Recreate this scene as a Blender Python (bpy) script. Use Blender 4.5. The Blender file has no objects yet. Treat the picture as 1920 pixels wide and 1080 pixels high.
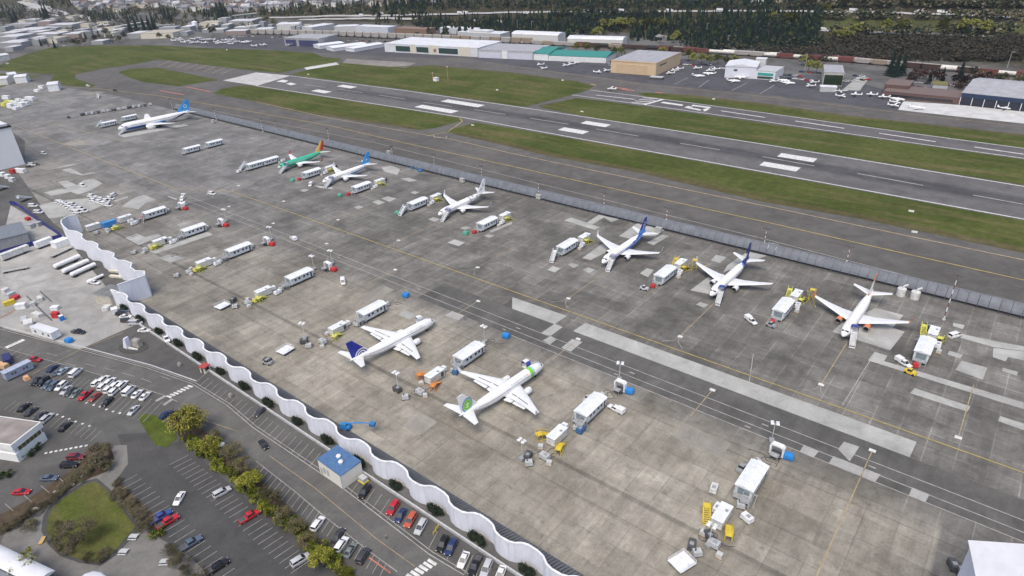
import bpy, math, random
from mathutils import Vector, Matrix
R=math.radians
# ------------------------------------------------------------------ camera, sky, sun, exposure
SC=bpy.context.scene
COL=SC.collection
F,PITCH,ROLL,YAW,HC=1224.6,.4957,-.0371,.6907,134.64
_cp,_sp,_cy,_sy=math.cos(PITCH),math.sin(PITCH),math.cos(YAW),math.sin(YAW)
FWD=Vector((-_sy*_cp,_cy*_cp,-_sp)); _r=Vector((_cy,_sy,0)); _u=_r.cross(FWD)
RGT=math.cos(ROLL)*_r+math.sin(ROLL)*_u; UPV=-math.sin(ROLL)*_r+math.cos(ROLL)*_u
CAM=Vector((0,0,HC))
cd=bpy.data.cameras.new('camera'); co=bpy.data.objects.new('camera',cd); COL.objects.link(co)
m=Matrix((RGT,UPV,-FWD)).transposed().to_4x4(); m.translation=CAM; co.matrix_world=m
cd.sensor_width=36; cd.lens=F/1920*36; cd.clip_start=1; cd.clip_end=20000; SC.camera=co
SUN_EL,SUN_AZ=R(62),R(285)      # azimuth of the sun, measured from +X anticlockwise
W=bpy.data.worlds.new('World'); SC.world=W; W.use_nodes=True
nt=W.node_tree; bg=nt.nodes['Background']; sky=nt.nodes.new('ShaderNodeTexSky'); sky.sky_type='NISHITA'
sky.sun_disc=False; sky.sun_elevation=SUN_EL; sky.sun_rotation=R(90)-SUN_AZ
sky.air_density=1.0; sky.dust_density=4.0; sky.ozone_density=1.0; sky.altitude=100
nt.links.new(sky.outputs[0],bg.inputs[0]); bg.inputs[1].default_value=.14
sd=bpy.data.lights.new('sun','SUN'); sd.energy=1.35; sd.angle=R(40); sd.color=(1,.93,.80)
so=bpy.data.objects.new('sun',sd); COL.objects.link(so)
so.rotation_euler=Vector((-math.cos(SUN_EL)*math.cos(SUN_AZ),-math.cos(SUN_EL)*math.sin(SUN_AZ),-math.sin(SUN_EL))).to_track_quat('-Z','Y').to_euler()
SC.view_settings.view_transform='Standard'; SC.view_settings.look='None'; SC.view_settings.exposure=0.48; SC.view_settings.gamma=1
# ------------------------------------------------------------------ measuring: photo pixel (1920x1080) -> point on the ground
def ray(px,py): return FWD+RGT*((px-960)/F)+UPV*((540-py)/F)
def G(px,py,z=0.0):
    d=ray(px,py); t=(z-HC)/d.z
    return (CAM.x+d.x*t,CAM.y+d.y*t)
FOOT=[(-3200,620),(-2600,640),(-1700,760),(-1300,790),(-1000,800),(-700,850),(-450,870),(-250,860),(0,815),(400,800)]
def foot(x):
    for (a,b),(c,d) in zip(FOOT,FOOT[1:]):
        if x<c: return b+(d-b)*max(0,(x-a))/(c-a)
    return FOOT[-1][1]
def hgt(x,y):
    d=y-foot(x)
    if d<=0: return 0.
    return 78*(1-math.exp(-d/300.))*min(1,d/60)**.5
def T(px,py):
    d=ray(px,py).normalized(); t=150.
    while t<6000:
        p=CAM+d*t
        if p.z<=hgt(p.x,p.y): return (p.x,p.y,max(0,hgt(p.x,p.y)))
        t+=4
    return (p.x,p.y,hgt(p.x,p.y))
def scrx(p):
    d=Vector(p)-CAM; w=d.dot(FWD); return 960+F*d.dot(RGT)/w, 540-F*d.dot(UPV)/w
def ang(a,b,z=0):
    A,B=G(*a,z),G(*b,z); return math.atan2(B[1]-A[1],B[0]-A[0])
# ------------------------------------------------------------------ materials
MATS={}
def nodes(mt):
    mt.use_nodes=True; n=mt.node_tree; return n,n.nodes,n.links,n.nodes['Principled BSDF']
class NB:
    """tiny node-graph writer"""
    def __init__(s,mt): s.t,s.n,s.l,s.b=nodes(mt)
    def new(s,ty,**k):
        x=s.n.new('ShaderNode'+ty)
        for a,v in k.items(): setattr(x,a,v)
        return x
    def put(s,sock,v):
        if hasattr(v,'is_output'): s.l.new(v,sock)
        else: sock.default_value=v
    def math(s,op,a,b=0,c=None):
        x=s.new('Math',operation=op); s.put(x.inputs[0],a); s.put(x.inputs[1],b)
        if c is not None: s.put(x.inputs[2],c)
        return x.outputs[0]
    def pos(s,scale=(1,1,1),rz=0):
        g=s.new('TexCoord'); m=s.new('Mapping'); m.inputs['Scale'].default_value=scale; m.inputs['Rotation'].default_value=(0,0,rz)
        s.l.new(g.outputs['Object'],m.inputs[0]); return m.outputs[0]
    def noise(s,vec,scale,detail=4,rough=.55,dist=0):
        x=s.new('TexNoise'); s.l.new(vec,x.inputs['Vector']); x.inputs['Scale'].default_value=scale; x.inputs['Detail'].default_value=detail
        x.inputs['Roughness'].default_value=rough; x.inputs['Distortion'].default_value=dist; return x.outputs[0]
    def rng(s,v,a,b,c=0.,d=1.):
        x=s.new('MapRange'); s.put(x.inputs[0],v)
        for i,q in zip((1,2,3,4),(a,b,c,d)): s.put(x.inputs[i],q)
        return x.outputs[0]
    def mix(s,f,a,b,mode='MIX'):
        x=s.new('Mix',data_type='RGBA',blend_type=mode); s.put(x.inputs[0],f)
        s.put(x.inputs[6],a if hasattr(a,'is_output') else (*a,1)); s.put(x.inputs[7],b if hasattr(b,'is_output') else (*b,1)); return x.outputs[2]
    def gray(s,v):
        x=s.new('CombineColor'); 
        for i in range(3): s.put(x.inputs[i],v)
        return x.outputs[0]
    def xyz(s,vec):
        x=s.new('SeparateXYZ'); s.l.new(vec,x.inputs[0]); return x.outputs
    def white(s,x,y,z=0.):
        c=s.new('CombineXYZ'); s.put(c.inputs[0],x); s.put(c.inputs[1],y); s.put(c.inputs[2],z)
        w=s.new('TexWhiteNoise'); s.l.new(c.outputs[0],w.inputs[0]); return w.outputs[0]
    def base(s,c): s.l.new(c,s.b.inputs['Base Color'])
    def bump(s,h,st=.3,d=.05):
        x=s.new('Bump'); s.l.new(h,x.inputs['Height']); x.inputs['Strength'].default_value=st; x.inputs['Distance'].default_value=d
        s.l.new(x.outputs[0],s.b.inputs['Normal'])
def M(name,col,rough=.6,metal=0.,var=.16,sc=.8,spec=.3,streak=False):
    if name in MATS: return MATS[name]
    mt=bpy.data.materials.new(name); MATS[name]=mt; b=NB(mt)
    b.b.inputs['Roughness'].default_value=rough; b.b.inputs['Metallic'].default_value=metal; b.b.inputs['Specular IOR Level'].default_value=spec
    v=b.pos((1,1,.25) if streak else (1,1,1)); n=b.noise(v,sc,5,.6); f=b.rng(n,.3,.7,1-var,1+var)
    b.base(b.mix(1.,col,b.gray(f),'MULTIPLY')); mt.diffuse_color=(*col,1)
    return mt
def c8(r,g,b):
    f=lambda v:(v/255/12.92) if v<10.3 else ((v/255+.055)/1.055)**2.4
    return (f(r),f(g),f(b))
white=M('white_paint',(.72,.73,.74),.45); white2=M('weathered_white',(.58,.58,.56),.6,var=.25); cream=M('cream_paint',(.60,.56,.47),.6)
lilac=M('pale_wall_paint',(.66,.68,.75),.6,var=.08,sc=.9,streak=True); grey=M('grey_metal',(.30,.31,.32),.5); lgrey=M('light_grey',(.45,.46,.47),.6); dgrey=M('dark_grey',(.085,.085,.09),.6)
black=M('black_rubber',(.02,.02,.022),.7); glass=M('window_glass',(.025,.03,.04),.12,var=.1,spec=.6); steel=M('steel',(.36,.37,.39),.35,.6)
yellow=M('yellow_paint',(.62,.47,.05),.5); lime=M('lime_paint',(.62,.60,.12),.5); orange=M('orange_paint',(.62,.24,.06),.5); red=M('red_paint',(.46,.035,.035),.45); blue=M('blue_paint',(.03,.22,.58),.45)
navy=M('navy_paint',(.03,.035,.13),.45); teal=M('teal_paint',(.05,.33,.30),.5); green=M('green_paint',(.10,.36,.25),.5); brown=M('brown_rust',(.16,.06,.045),.8,var=.3)
concrete=M('concrete',(.40,.40,.385),.9,var=.15); roofg=M('grey_roof',(.33,.335,.36),.8,var=.15,sc=.2); roofw=M('white_roof',(.62,.63,.66),.6,var=.12,sc=.15); brick=M('brick_red',(.14,.085,.078),.9,var=.25)
tan=M('tan_wall',(.60,.45,.29),.8,var=.06,sc=.1); tan2=M('tan_door',(.53,.40,.26),.8,var=.06,sc=.1); chrome=M('bare_metal',(.6,.6,.6),.25,.9)
# ------------------------------------------------------------------ mesh builder
class MB:
    def __init__(s,T=None): s.v=[];s.f=[];s.m=[];s.mats=[];s.T=T or Matrix()
    def mi(s,mt):
        if mt not in s.mats: s.mats.append(mt)
        return s.mats.index(mt)
    def add(s,pts): 
        n=len(s.v); s.v+=[tuple(s.T@Vector(p)) for p in pts]; return n
    def face(s,idx,mt): s.f.append(tuple(idx)); s.m.append(s.mi(mt))
    def poly(s,pts,mt): n=s.add(pts); s.face(range(n,n+len(pts)),mt); return s
    def prism(s,base,z0,z1,mt,top=None,bot=True):
        a=sum(base[i][0]*base[(i+1)%len(base)][1]-base[(i+1)%len(base)][0]*base[i][1] for i in range(len(base)))
        if a<0: base=base[::-1]
        k=len(base); n=s.add([(x,y,z0) for x,y in base]+[(x,y,z1) for x,y in base])
        for i in range(k): j=(i+1)%k; s.face((n+i,n+j,n+k+j,n+k+i),mt)
        s.face(range(n+k,n+2*k),top or mt)
        if bot: s.face(range(n+k-1,n-1,-1),mt)
        return s
    def box(s,x0,x1,y0,y1,z0,z1,mt,top=None): return s.prism([(x0,y0),(x1,y0),(x1,y1),(x0,y1)],z0,z1,mt,top)
    def taper(s,x0,x1,y0,y1,z0,z1,dx,dy,mt,top=None):
        n=s.add([(x0,y0,z0),(x1,y0,z0),(x1,y1,z0),(x0,y1,z0),(x0+dx,y0+dy,z1),(x1-dx,y0+dy,z1),(x1-dx,y1-dy,z1),(x0+dx,y1-dy,z1)])
        for q in ((0,1,5,4),(1,2,6,5),(2,3,7,6),(3,0,4,7),(3,2,1,0)): s.face([n+i for i in q],mt)
        s.face([n+4,n+5,n+6,n+7],top or mt); return s
    def loft(s,rings,mt,cap=True,closed=True):
        k=len(rings[0]); n=s.add([p for r in rings for p in r])
        for i in range(len(rings)-1):
            for j in range(k if closed else k-1):
                j2=(j+1)%k; q=(n+i*k+j,n+i*k+j2,n+(i+1)*k+j2,n+(i+1)*k+j)
                s.face(q,mt(i,j) if callable(mt) else mt)
        if cap:
            m0=mt(0,0) if callable(mt) else mt; m1=mt(len(rings)-2,0) if callable(mt) else mt
            s.face(range(n+k-1,n-1,-1),m0); s.face(range(n+(len(rings)-1)*k,n+len(rings)*k),m1)
        return s
    def tube(s,p,q,r,mt,n=6,r2=None):
        p,q=Vector(p),Vector(q); d=(q-p).normalized(); a=d.orthogonal().normalized(); b=d.cross(a); r2=r if r2 is None else r2
        return s.loft([[tuple(c+(a*math.cos(t)+b*math.sin(t))*rr) for t in [2*math.pi*i/n for i in range(n)]] for c,rr in ((p,r),(q,r2))],mt)
    def path(s,pts,r,mt,n=5):
        for a,b in zip(pts,pts[1:]): s.tube(a,b,r,mt,n)
        return s
    def ball(s,c,r,mt,nu=10,nv=6,sz=1.):
        rings=[]
        for i in range(nv+1):
            t=math.pi*i/nv; rr=max(.01,math.sin(t))*r
            rings.append([(c[0]+rr*math.cos(2*math.pi*j/nu),c[1]+rr*math.sin(2*math.pi*j/nu),c[2]-math.cos(t)*r*sz) for j in range(nu)])
        return s.loft(rings,mt)
    def mesh(s,name,smooth=False):
        me=bpy.data.meshes.new(name); me.from_pydata(s.v,[],s.f)
        for mt in s.mats: me.materials.append(mt)
        me.polygons.foreach_set('material_index',s.m)
        if smooth:
            me.polygons.foreach_set('use_smooth',[True]*len(s.f))
            try: me.set_sharp_from_angle(angle=R(40))
            except Exception: pass
        me.update(); return me
    def build(s,name,parent=None,smooth=False,loc=(0,0,0),rz=0):
        o=bpy.data.objects.new(name,s.mesh(name,smooth)); COL.objects.link(o); o.location=loc; o.rotation_euler=(0,0,rz)
        if parent is not None: o.parent=parent; KIDS.setdefault(parent.name,[]).append(o)
        return o
KIDS={}; TOP=[]
def struct(name,mb,z=0.):
    o=mb.build(name); o['kind']='structure'; return o
def tag(o,label,cat,group=None,kind=None):
    o['label']=label; o['category']=cat
    if group: o['group']=group
    if kind: o['kind']=kind
    TOP.append(o); return o
def thing(name,label,cat,loc,rz=0,group=None):
    o=bpy.data.objects.new(name,None); COL.objects.link(o); o.location=loc if len(loc)==3 else (*loc,0); o.rotation_euler=(0,0,rz); o.empty_display_size=.5
    return tag(o,label,cat,group)
def copy_tree(o,parent=None):
    c=o.copy(); COL.objects.link(c)
    if parent is not None: c.parent=parent; KIDS.setdefault(parent.name,[]).append(c)
    for ch in KIDS.get(o.name,()): copy_tree(ch,c)
    return c
PROTO={}
def put(key,builder,loc,rz,label,cat,group=None,scale=None):
    """first call builds the thing with its parts, later calls copy thing and parts"""
    if len(loc)==2: loc=(*loc,0)
    if key not in PROTO:
        o=builder(); PROTO[key]=o
    else: o=copy_tree(PROTO[key])
    o.location=loc; o.rotation_euler=(0,0,rz)
    for k in ('group','kind'):
        if k in o: del o[k]
    if scale: o.scale=(scale,)*3 if not isinstance(scale,tuple) else scale
    return tag(o,label,cat,group)
def empty(name):
    o=bpy.data.objects.new(name,None); COL.objects.link(o); o.empty_display_size=.5; return o
ORD=['','first','second','third','fourth','fifth','sixth','seventh','eighth','ninth','tenth','eleventh','twelfth','thirteenth','fourteenth','fifteenth','sixteenth','seventeenth','eighteenth','nineteenth','twentieth']
def finish_labels():
    by={}
    for o in TOP: by.setdefault(o['label'],[]).append(o)
    for lab,os_ in by.items():
        if len(os_)<2: continue
        os_.sort(key=lambda o:scrx(o.location)[0]); n=len(os_)
        for i,o in enumerate(os_):
            k=i+1; r=n-i
            if k<=r: w=('leftmost' if k==1 else ORD[k]+' from left') if k<=20 else '%dth from left'%k
            else: w=('rightmost' if r==1 else ORD[r]+' from right') if r<=20 else '%dth from right'%r
            o['label']=lab+', '+w
            if 'group' not in o: o['group']=lab
    for o in TOP:
        while len(o['label'].split())>16 and (' the ' in o['label'] or ' a ' in o['label']): o['label']=o['label'].replace(' the ',' ',1) if ' the ' in o['label'] else o['label'].replace(' a ',' ',1)
        if len(o['label'].split())>16: print('LONG',len(o['label'].split()),o['label'])
# ------------------------------------------------------------------ ground and pavements
def ground_mat():
    mt=bpy.data.materials.new('ground_soil'); b=NB(mt); v=b.pos(); x,y,z=b.xyz(v)
    n=b.noise(v,.012,6,.65); n2=b.noise(v,.12,5,.7)
    c=b.mix(b.rng(n,.42,.58),(.09,.088,.085),(.145,.142,.137))
    hill=b.mix(b.rng(n2,.35,.65),(.030,.034,.018),(.075,.062,.042))
    c=b.mix(b.rng(z,.5,5),c,hill); b.base(b.mix(1.,c,b.gray(b.rng(n2,.3,.7,.75,1.2)),'MULTIPLY')); b.b.inputs['Roughness'].default_value=.95; b.b.inputs['Specular IOR Level'].default_value=.1
    return mt
def pave(name,c1,c2,slab=0,tint=.1,streak=0.,rough=.85,joint=0.,cracks=0.):
    mt=bpy.data.materials.new(name); b=NB(mt); v=b.pos(); x,y,z=b.xyz(v)
    n1=b.noise(v,.018,3,.6); n2=b.noise(v,.11,7,.68,.6); n3=b.noise(v,1.3,3,.6)
    c=b.mix(b.rng(b.math('ADD',b.math('MULTIPLY',n1,.6),b.math('MULTIPLY',n2,.4)),.40,.60),c1,c2)
    f=b.rng(n3,.3,.7,.92,1.08)
    f=b.math('MULTIPLY',f,b.rng(n2,.3,.7,.86,1.14))
    if slab:
        w=b.white(b.math('FLOOR',b.math('DIVIDE',x,slab)),b.math('FLOOR',b.math('DIVIDE',b.math('SUBTRACT',y,161.9),slab)))
        f=b.math('MULTIPLY',f,b.rng(w,0,1,1-tint,1+tint))
    if streak:
        s=b.noise(b.pos((.5,.045,1)),1.,4,.6,.3); f=b.math('MULTIPLY',f,b.rng(s,.35,.65,1-streak,1+streak))
    if joint:
        jx=b.math('LESS_THAN',b.math('FRACT',b.math('DIVIDE',x,slab)),.03); jy=b.math('LESS_THAN',b.math('FRACT',b.math('DIVIDE',b.math('SUBTRACT',y,161.9),slab)),.03)
        f=b.math('MULTIPLY',f,b.math('ADD',1.,b.math('MULTIPLY',b.math('MAXIMUM',jx,jy),joint)))
    if cracks:
        s=b.noise(v,.22,2,.5,1.2); k=b.math('LESS_THAN',b.math('ABSOLUTE',b.math('SUBTRACT',s,.5)),.006); f=b.math('ADD',f,b.math('MULTIPLY',k,cracks))
    b.base(b.mix(1.,c,b.gray(f),'MULTIPLY')); b.b.inputs['Roughness'].default_value=rough; b.b.inputs['Specular IOR Level'].default_value=.15
    return mt
def apron_mat():
    mt=bpy.data.materials.new('apron_concrete'); b=NB(mt); v=b.pos(); x,y,z=b.xyz(v)
    n0=b.noise(v,.012,3,.6); n1=b.noise(v,.05,5,.62,.5); n2=b.noise(v,.2,7,.7,.8); n3=b.noise(v,1.6,3,.6)
    S=7.62; sy=b.math('DIVIDE',b.math('SUBTRACT',y,161.9),S); sx=b.math('DIVIDE',x,S)
    w=b.white(b.math('FLOOR',sx),b.math('FLOOR',sy)); w2=b.white(b.math('FLOOR',b.math('DIVIDE',x,S*5)),b.math('FLOOR',b.math('DIVIDE',sy,3)),5.)
    yw=b.math('ADD',y,b.math('MULTIPLY',b.math('SUBTRACT',n1,.5),9.))
    ft=b.rng(yw,150,163,1,0); ft=b.math('MULTIPLY',ft,b.rng(x,-330,-190,.28,1)); ft=b.math('MULTIPLY',ft,b.rng(b.math('ADD',x,b.math('MULTIPLY',n1,2.)),9.5,10.5,1,0))
    dark=b.mix(b.rng(n1,.38,.62),(.114,.109,.099),(.180,.172,.156)); tn=b.mix(b.rng(n1,.36,.64),(.218,.199,.163),(.325,.302,.254))
    dark=b.mix(b.rng(x,-420,-250,1,0),dark,b.mix(b.rng(n1,.4,.6),(.158,.154,.147),(.21,.204,.194)))
    c=b.mix(ft,dark,tn)
    f=b.math('MULTIPLY',b.rng(w,0,1,.91,1.10),b.rng(w2,0,1,.86,1.12)); f=b.math('MULTIPLY',f,b.rng(n2,.32,.68,.80,1.18)); f=b.math('MULTIPLY',f,b.rng(n3,.3,.7,.88,1.12))
    st=b.noise(b.pos((.42,.04,1)),1.,5,.65,.4); f=b.math('MULTIPLY',f,b.rng(st,.36,.66,.87,1.10))
    st2=b.noise(b.pos((.035,.4,1)),1.,5,.65,.6); f=b.math('MULTIPLY',f,b.rng(st2,.55,.75,1,.80)); sq=b.noise(v,.085,4,.65,1.5); f=b.math('MULTIPLY',f,b.rng(sq,.58,.72,1,.78)); f=b.math('MULTIPLY',f,b.rng(sq,.28,.42,1.08,1))
    # tyre and fluid stains along the parking rows
    sp=b.noise(v,.34,3,.5,.3); f=b.math('MULTIPLY',f,b.rng(sp,.64,.74,1,.72))
    jx=b.math('LESS_THAN',b.math('FRACT',sx),.042); jy=b.math('LESS_THAN',b.math('FRACT',sy),.042); j=b.math('MAXIMUM',jx,jy)
    j=b.math('MULTIPLY',j,b.rng(n1,.38,.58)); f=b.math('MULTIPLY',f,b.math('ADD',1.,b.math('MULTIPLY',j,b.rng(ft,0,1,.5,-.22))))
    # a wide dark expansion strip and its kin parallel to the fence
    for yy,wd,k in ((117.3,.8,.66),(109.5,.35,.8),(131,.3,.8),(150.5,.3,.78),(154.4,.25,.82)):
        d=b.math('ABSOLUTE',b.math('SUBTRACT',y,yy)); f=b.math('MULTIPLY',f,b.rng(d,wd*.8,wd,k,1))
    b.base(b.mix(1.,c,b.gray(f),'MULTIPLY')); b.b.inputs['Roughness'].default_value=.8; b.b.inputs['Specular IOR Level'].default_value=.2
    return mt
def grass_mat(name,c1,c2,c3):
    mt=bpy.data.materials.new(name); b=NB(mt); v=b.pos()
    n=b.noise(v,.02,6,.62,.4); n2=b.noise(v,.22,6,.7); n3=b.noise(b.pos((.12,1,1)),.09,4,.6); n4=b.noise(v,2.2,2,.7)
    c=b.mix(b.rng(n,.42,.6),c1,c2); c=b.mix(b.rng(n3,.5,.68,0,.75),c,c3)
    f=b.math('MULTIPLY',b.rng(n2,.3,.7,.72,1.28),b.rng(n4,.3,.7,.8,1.2)); b.base(b.mix(1.,c,b.gray(f),'MULTIPLY')); b.b.inputs['Roughness'].default_value=1; b.b.inputs['Specular IOR Level'].default_value=.05
    b.bump(n4,.5,.1); return mt
GRASS=grass_mat('airfield_grass',(0.055,0.073,0.018),(0.082,0.096,0.028),(.135,.112,.055)); LAWN=grass_mat('lawn_grass',(.075,.095,.022),(.115,.110,.040),(.13,.105,.055))
LAWNB=grass_mat('bright_lawn',(.066,.092,.018),(.085,.108,.024),(.09,.092,.03))
HGRASS=grass_mat('hill_grass',(.070,.085,.025),(.060,.062,.028),(.095,.10,.035))
BED=M('planting_soil',(.075,.055,.035),.95,var=.4,sc=.5)
MK=M('marking_white',(.60,.60,.58),.7,var=.3,sc=.6); MKO=M('marking_worn',(.33,.32,.30),.8,var=.3,sc=.4); MKY=M('marking_yellow',(.40,.31,.11),.7,var=.3,sc=.3); MKT=M('marking_tan',(.34,.27,.17),.8,var=.3,sc=.4); MKR=M('marking_red',(.42,.17,.13),.8,var=.3)
PATCH=pave('patch_concrete',(0.313,0.313,0.299),(0.396,0.396,0.377)); PATCHD=pave('patch_dull',(.215,.20,.172),(.30,.285,.25),streak=.06)
ASPH=pave('asphalt_lot',(0.084,0.082,0.079),(0.113,0.111,0.105),cracks=0.); ASPHD=pave('asphalt_dark',(0.062,0.062,0.062),(0.082,0.080,0.079)); ROADM=pave('asphalt_road',(0.103,0.101,0.096),(0.135,0.132,0.123),streak=.05)
TAXI=pave('taxiway_asphalt',(0.095,0.090,0.084),(0.126,0.119,0.112),streak=.0); RUNW=pave('runway_asphalt',(0.112,0.108,0.107),(0.141,0.137,0.136)); RUNWD=pave('runway_rubber',(0.064,0.061,0.066),(0.089,0.086,0.091)); RUNS=pave('small_runway_asphalt',(0.098,0.092,0.095),(0.128,0.119,0.123)); EAST=pave('east_apron_asphalt',(0.066,0.066,0.075),(0.092,0.090,0.099))
CONC=pave('yard_concrete',(0.276,0.271,0.258),(0.368,0.359,0.340),slab=7.62,tint=.06); PATH=pave('path_concrete',(0.145,0.140,0.132),(0.196,0.191,0.178)); PADT=pave('brown_pad',(.20,.185,.17),(.25,.23,.21)); BRIGHT=pave('bright_concrete',(.48,.48,.47),(.56,.56,.55))
SERV=pave('service_road_asphalt',(0.088,0.086,0.081),(0.122,0.119,0.112),streak=.08)
# terrain
mb=MB(); g=ground_mat(); xs=list(range(-4600,-1600,80))+list(range(-1600,801,32)); ys=[-500,-100,100,400,560]+list(range(600,1400,25))+list(range(1400,4600,100))
n0=mb.add([(x,y,hgt(x,y)) for y in ys for x in xs]); k=len(xs)
for j in range(len(ys)-1):
    for i in range(k-1): a=n0+j*k+i; mb.face((a,a+1,a+1+k,a+k),g)
o=mb.build('ground',smooth=True); o['kind']='structure'
def pts(s,L,ox=0,oy=0): return [G(ox+a/s,oy+b/s) for a,b in L]
def sheet(name,polys,z,mt):
    mb=MB()
    for P in polys: mb.poly([(x,y,z) for x,y in P],mt)
    for i,f in enumerate(mb.f):   # face up
        P=[mb.v[q] for q in f]; a=sum(P[q][0]*P[(q+1)%len(P)][1]-P[(q+1)%len(P)][0]*P[q][1] for q in range(len(P)))
        if a<0: mb.f[i]=f[::-1]
    return struct(name,mb)
def strip(mb,P,w,z,mt):
    for (a,b) in zip(P,P[1:]):
        dx,dy=b[0]-a[0],b[1]-a[1]; L=math.hypot(dx,dy) or 1; nx,ny=-dy/L*w/2,dx/L*w/2
        mb.poly([(a[0]-nx,a[1]-ny,z),(b[0]-nx,b[1]-ny,z),(b[0]+nx,b[1]+ny,z),(a[0]+nx,a[1]+ny,z)],mt)
PX=lambda L: [(G(*q)[0]+(150 if q[0]>=1920 else 0),G(*q)[1]) for q in L]   # what leaves the frame on the right runs on
# airfield asphalt, apron, lots
sheet('taxiway',[PX([(0,215),(0,150),(110,140),(480,92),(640,104),(720,92),(900,104),(1150,120),(1280,118),(1420,150),(1540,165),(1700,190),(1920,205)])+[(400,600),(400,284),(-760,284)]],.03,TAXI)
sheet('east_apron',[PX([(320,82),(360,72),(480,68),(740,90),(900,106),(1148,116),(1290,110),(1440,140),(1560,140),(1700,180),(1690,208),(1440,178),(1200,155),(960,122),(860,108),(760,108),(620,100),(480,92),(330,84)])],.05,EAST)
sheet('apron',[[(-640,160),(-566,136),(-560,128),(-420,103),(-300,97),(-290,83.4),(300,83.4),(300,283.6),(-760,283.6),(-1000,260),(-1000,200)]],.05,apron_mat())
sheet('yard',[PX([(0,600),(0,470),(20,385),(118,440),(230,575),(262,606),(150,655),(95,640)])+[(-400,20)]],.05,CONC)
sheet('parking_lot',[[(-560,-60),(-560,120),(-420,102.8),(-392,99),(-292,96),(-284,80),(300,80),(300,-120),(-560,-120)]],.03,ASPH)
# grass
GR=[PX([(0,132),(0,122),(25,110),(62,98),(100,88),(170,86),(300,85),(400,91),(480,93),(587,99),(605,107),(640,110),(630,117),(570,127),(525,137),(480,133),(385,122),(322,114),(295,112),(250,121),(190,129),(142,140),(140,147),(180,160),(172,164),(91,157),(102,140),(32,135)]),
 PX([(222,135),(245,129),(297,127),(410,150),(335,162),(270,154),(240,145)]),
 PX([(415,167),(457,160),(480,162.5),(865,221.5),(864,227),(817,240),(787,244),(640,222),(555,210),(480,191),(400,175)]),
 PX([(835,246),(890,230),(960,241),(1140,272),(1440,326.5),(1925,418)])+PX([(1925,483),(1615,410),(1440,380),(1200,324),(1035,294),(960,276),(855,252)]),
 PX([(543,140),(590,128),(640,118),(760,127.5),(805,122),(960,136),(1080,152),(1115,161),(1100,170),(1070,179),(987,200),(960,197.5),(760,168)]),
 PX([(1010,201),(1080,184),(1135,190),(1440,232),(1710,270),(1925,303),(1925,352),(1440,270.5),(1120,222)]),
 PX([(1195,175),(1215,174),(1290,178),(1440,195),(1590,217),(1715,230),(1925,251),(1925,281),(1840,268.5),(1440,211.5),(1210,181)]),
 PX([(0,150),(0,138),(45,138),(78,143),(40,150),(0,165)])]
sheet('grass',GR,.09,GRASS)
VERGE=grass_mat('worn_verge',(.085,.075,.036),(.115,.10,.052),(.075,.078,.03))
mb=MB(); strip(mb,PX([(858,250),(960,272),(1035,290),(1200,320),(1440,376),(1615,406),(1925,477)]),7,.10,VERGE); strip(mb,PX([(480,188),(555,207),(640,219),(780,241)]),6,.10,VERGE); strip(mb,PX([(1010,199),(1075,186)]),2.5,.10,VERGE); strip(mb,PX([(660,128),(805,124),(960,138),(1075,153)]),5,.10,VERGE); strip(mb,PX([(1270,179),(1440,198),(1590,219),(1715,232),(1925,253)]),4,.10,VERGE)
struct('grass_verge',mb)
sheet('connector_pavement',[PX([(570,127),(630,117),(636,121),(575,131)])],.11,BRIGHT)
sheet('concrete_pad',[PX([(650,110),(780,118),(760,127),(640,120)])],.07,PADT)
sheet('runway_head',[PX([(418,151),(480,136),(545,142),(482,161)])],.12,pave('threshold_concrete',(.42,.41,.40),(.5,.49,.48)))
RN=[(480,161),(670,190),(865,220),(1140,270),(1440,324),(1925,416)]; RF=[(545,142.5),(760,170),(960,199),(1200,235),(1440,272),(1925,356)]
def lerp(a,b,t): return (a[0]+(b[0]-a[0])*t,a[1]+(b[1]-a[1])*t)
rn,rf=PX(RN),PX(RF)
sheet('runway',[rn+rf[::-1]],.10,RUNW)
CLN=PX([(640,168),(960,215),(1107,239),(1280,267),(1440,296),(1670,337),(1925,384)])
RUNWM=pave('runway_worn',(0.090,0.088,0.089),(0.119,0.115,0.117),streak=.05)
mb=MB(); strip(mb,CLN,19,.115,RUNWM); strip(mb,CLN,12,.12,RUNWD)
struct('runway_rubber',mb)
sn=PX([(1072,178),(1255,203),(1440,229),(1710,268),(1925,301)]); sf=PX([(1106,169),(1280,191),(1440,212.8),(1700,249),(1925,283)])
sheet('small_runway',[sn+sf[::-1]],.10,RUNS)
mb=MB()
strip(mb,rn,1.1,.14,MK); strip(mb,rf,1.1,.14,MK); strip(mb,sn,1.0,.14,MK); strip(mb,sf,1.0,.14,MK)
for (x,y) in ((1462,312.5),(1494.4,295.8),(1075,245.3),(1116.8,232.8),(602.5,171.5),(650.5,162.5)):
    a=G(x,y); strip(mb,[(a[0]-11.5,a[1]),(a[0]+11.5,a[1])],9.0,.15,MK)
for (x,y) in ((818,204.5),(867,193.8)):
    a=G(x,y); strip(mb,[(a[0]-23,a[1]),(a[0]+23,a[1])],10,.15,MK)
for a,b in (((1607.5,325.5),(1731,348)),((1824,366),(1919,383.5)),((1117.5,242),(1197.5,255.5)),((994,222),(1066,233)),((888,205.5),(948,215)),((793,192),(847,200)),((711,178.5),(759,186)),((636,167.5),(680,174)),((571,159),(610,164)),((1275,269),(1350,281.5)),((1430,294),(1527,311.5))):
    strip(mb,PX([a,b]),1.1,.15,MKO)
for a,b in (((1118,178.5),(1190,186.5)),((1491,227),(1583,241)),((1648,250),(1754,266)),((1827,276),(1919,289.5)),((1352,208),(1434,220.5))): strip(mb,PX([a,b]),1.6,.15,MK)
for a,b in (((1208,196.5),(1243,186.5)),): strip(mb,PX([a,b]),3,.16,MK)
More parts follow.
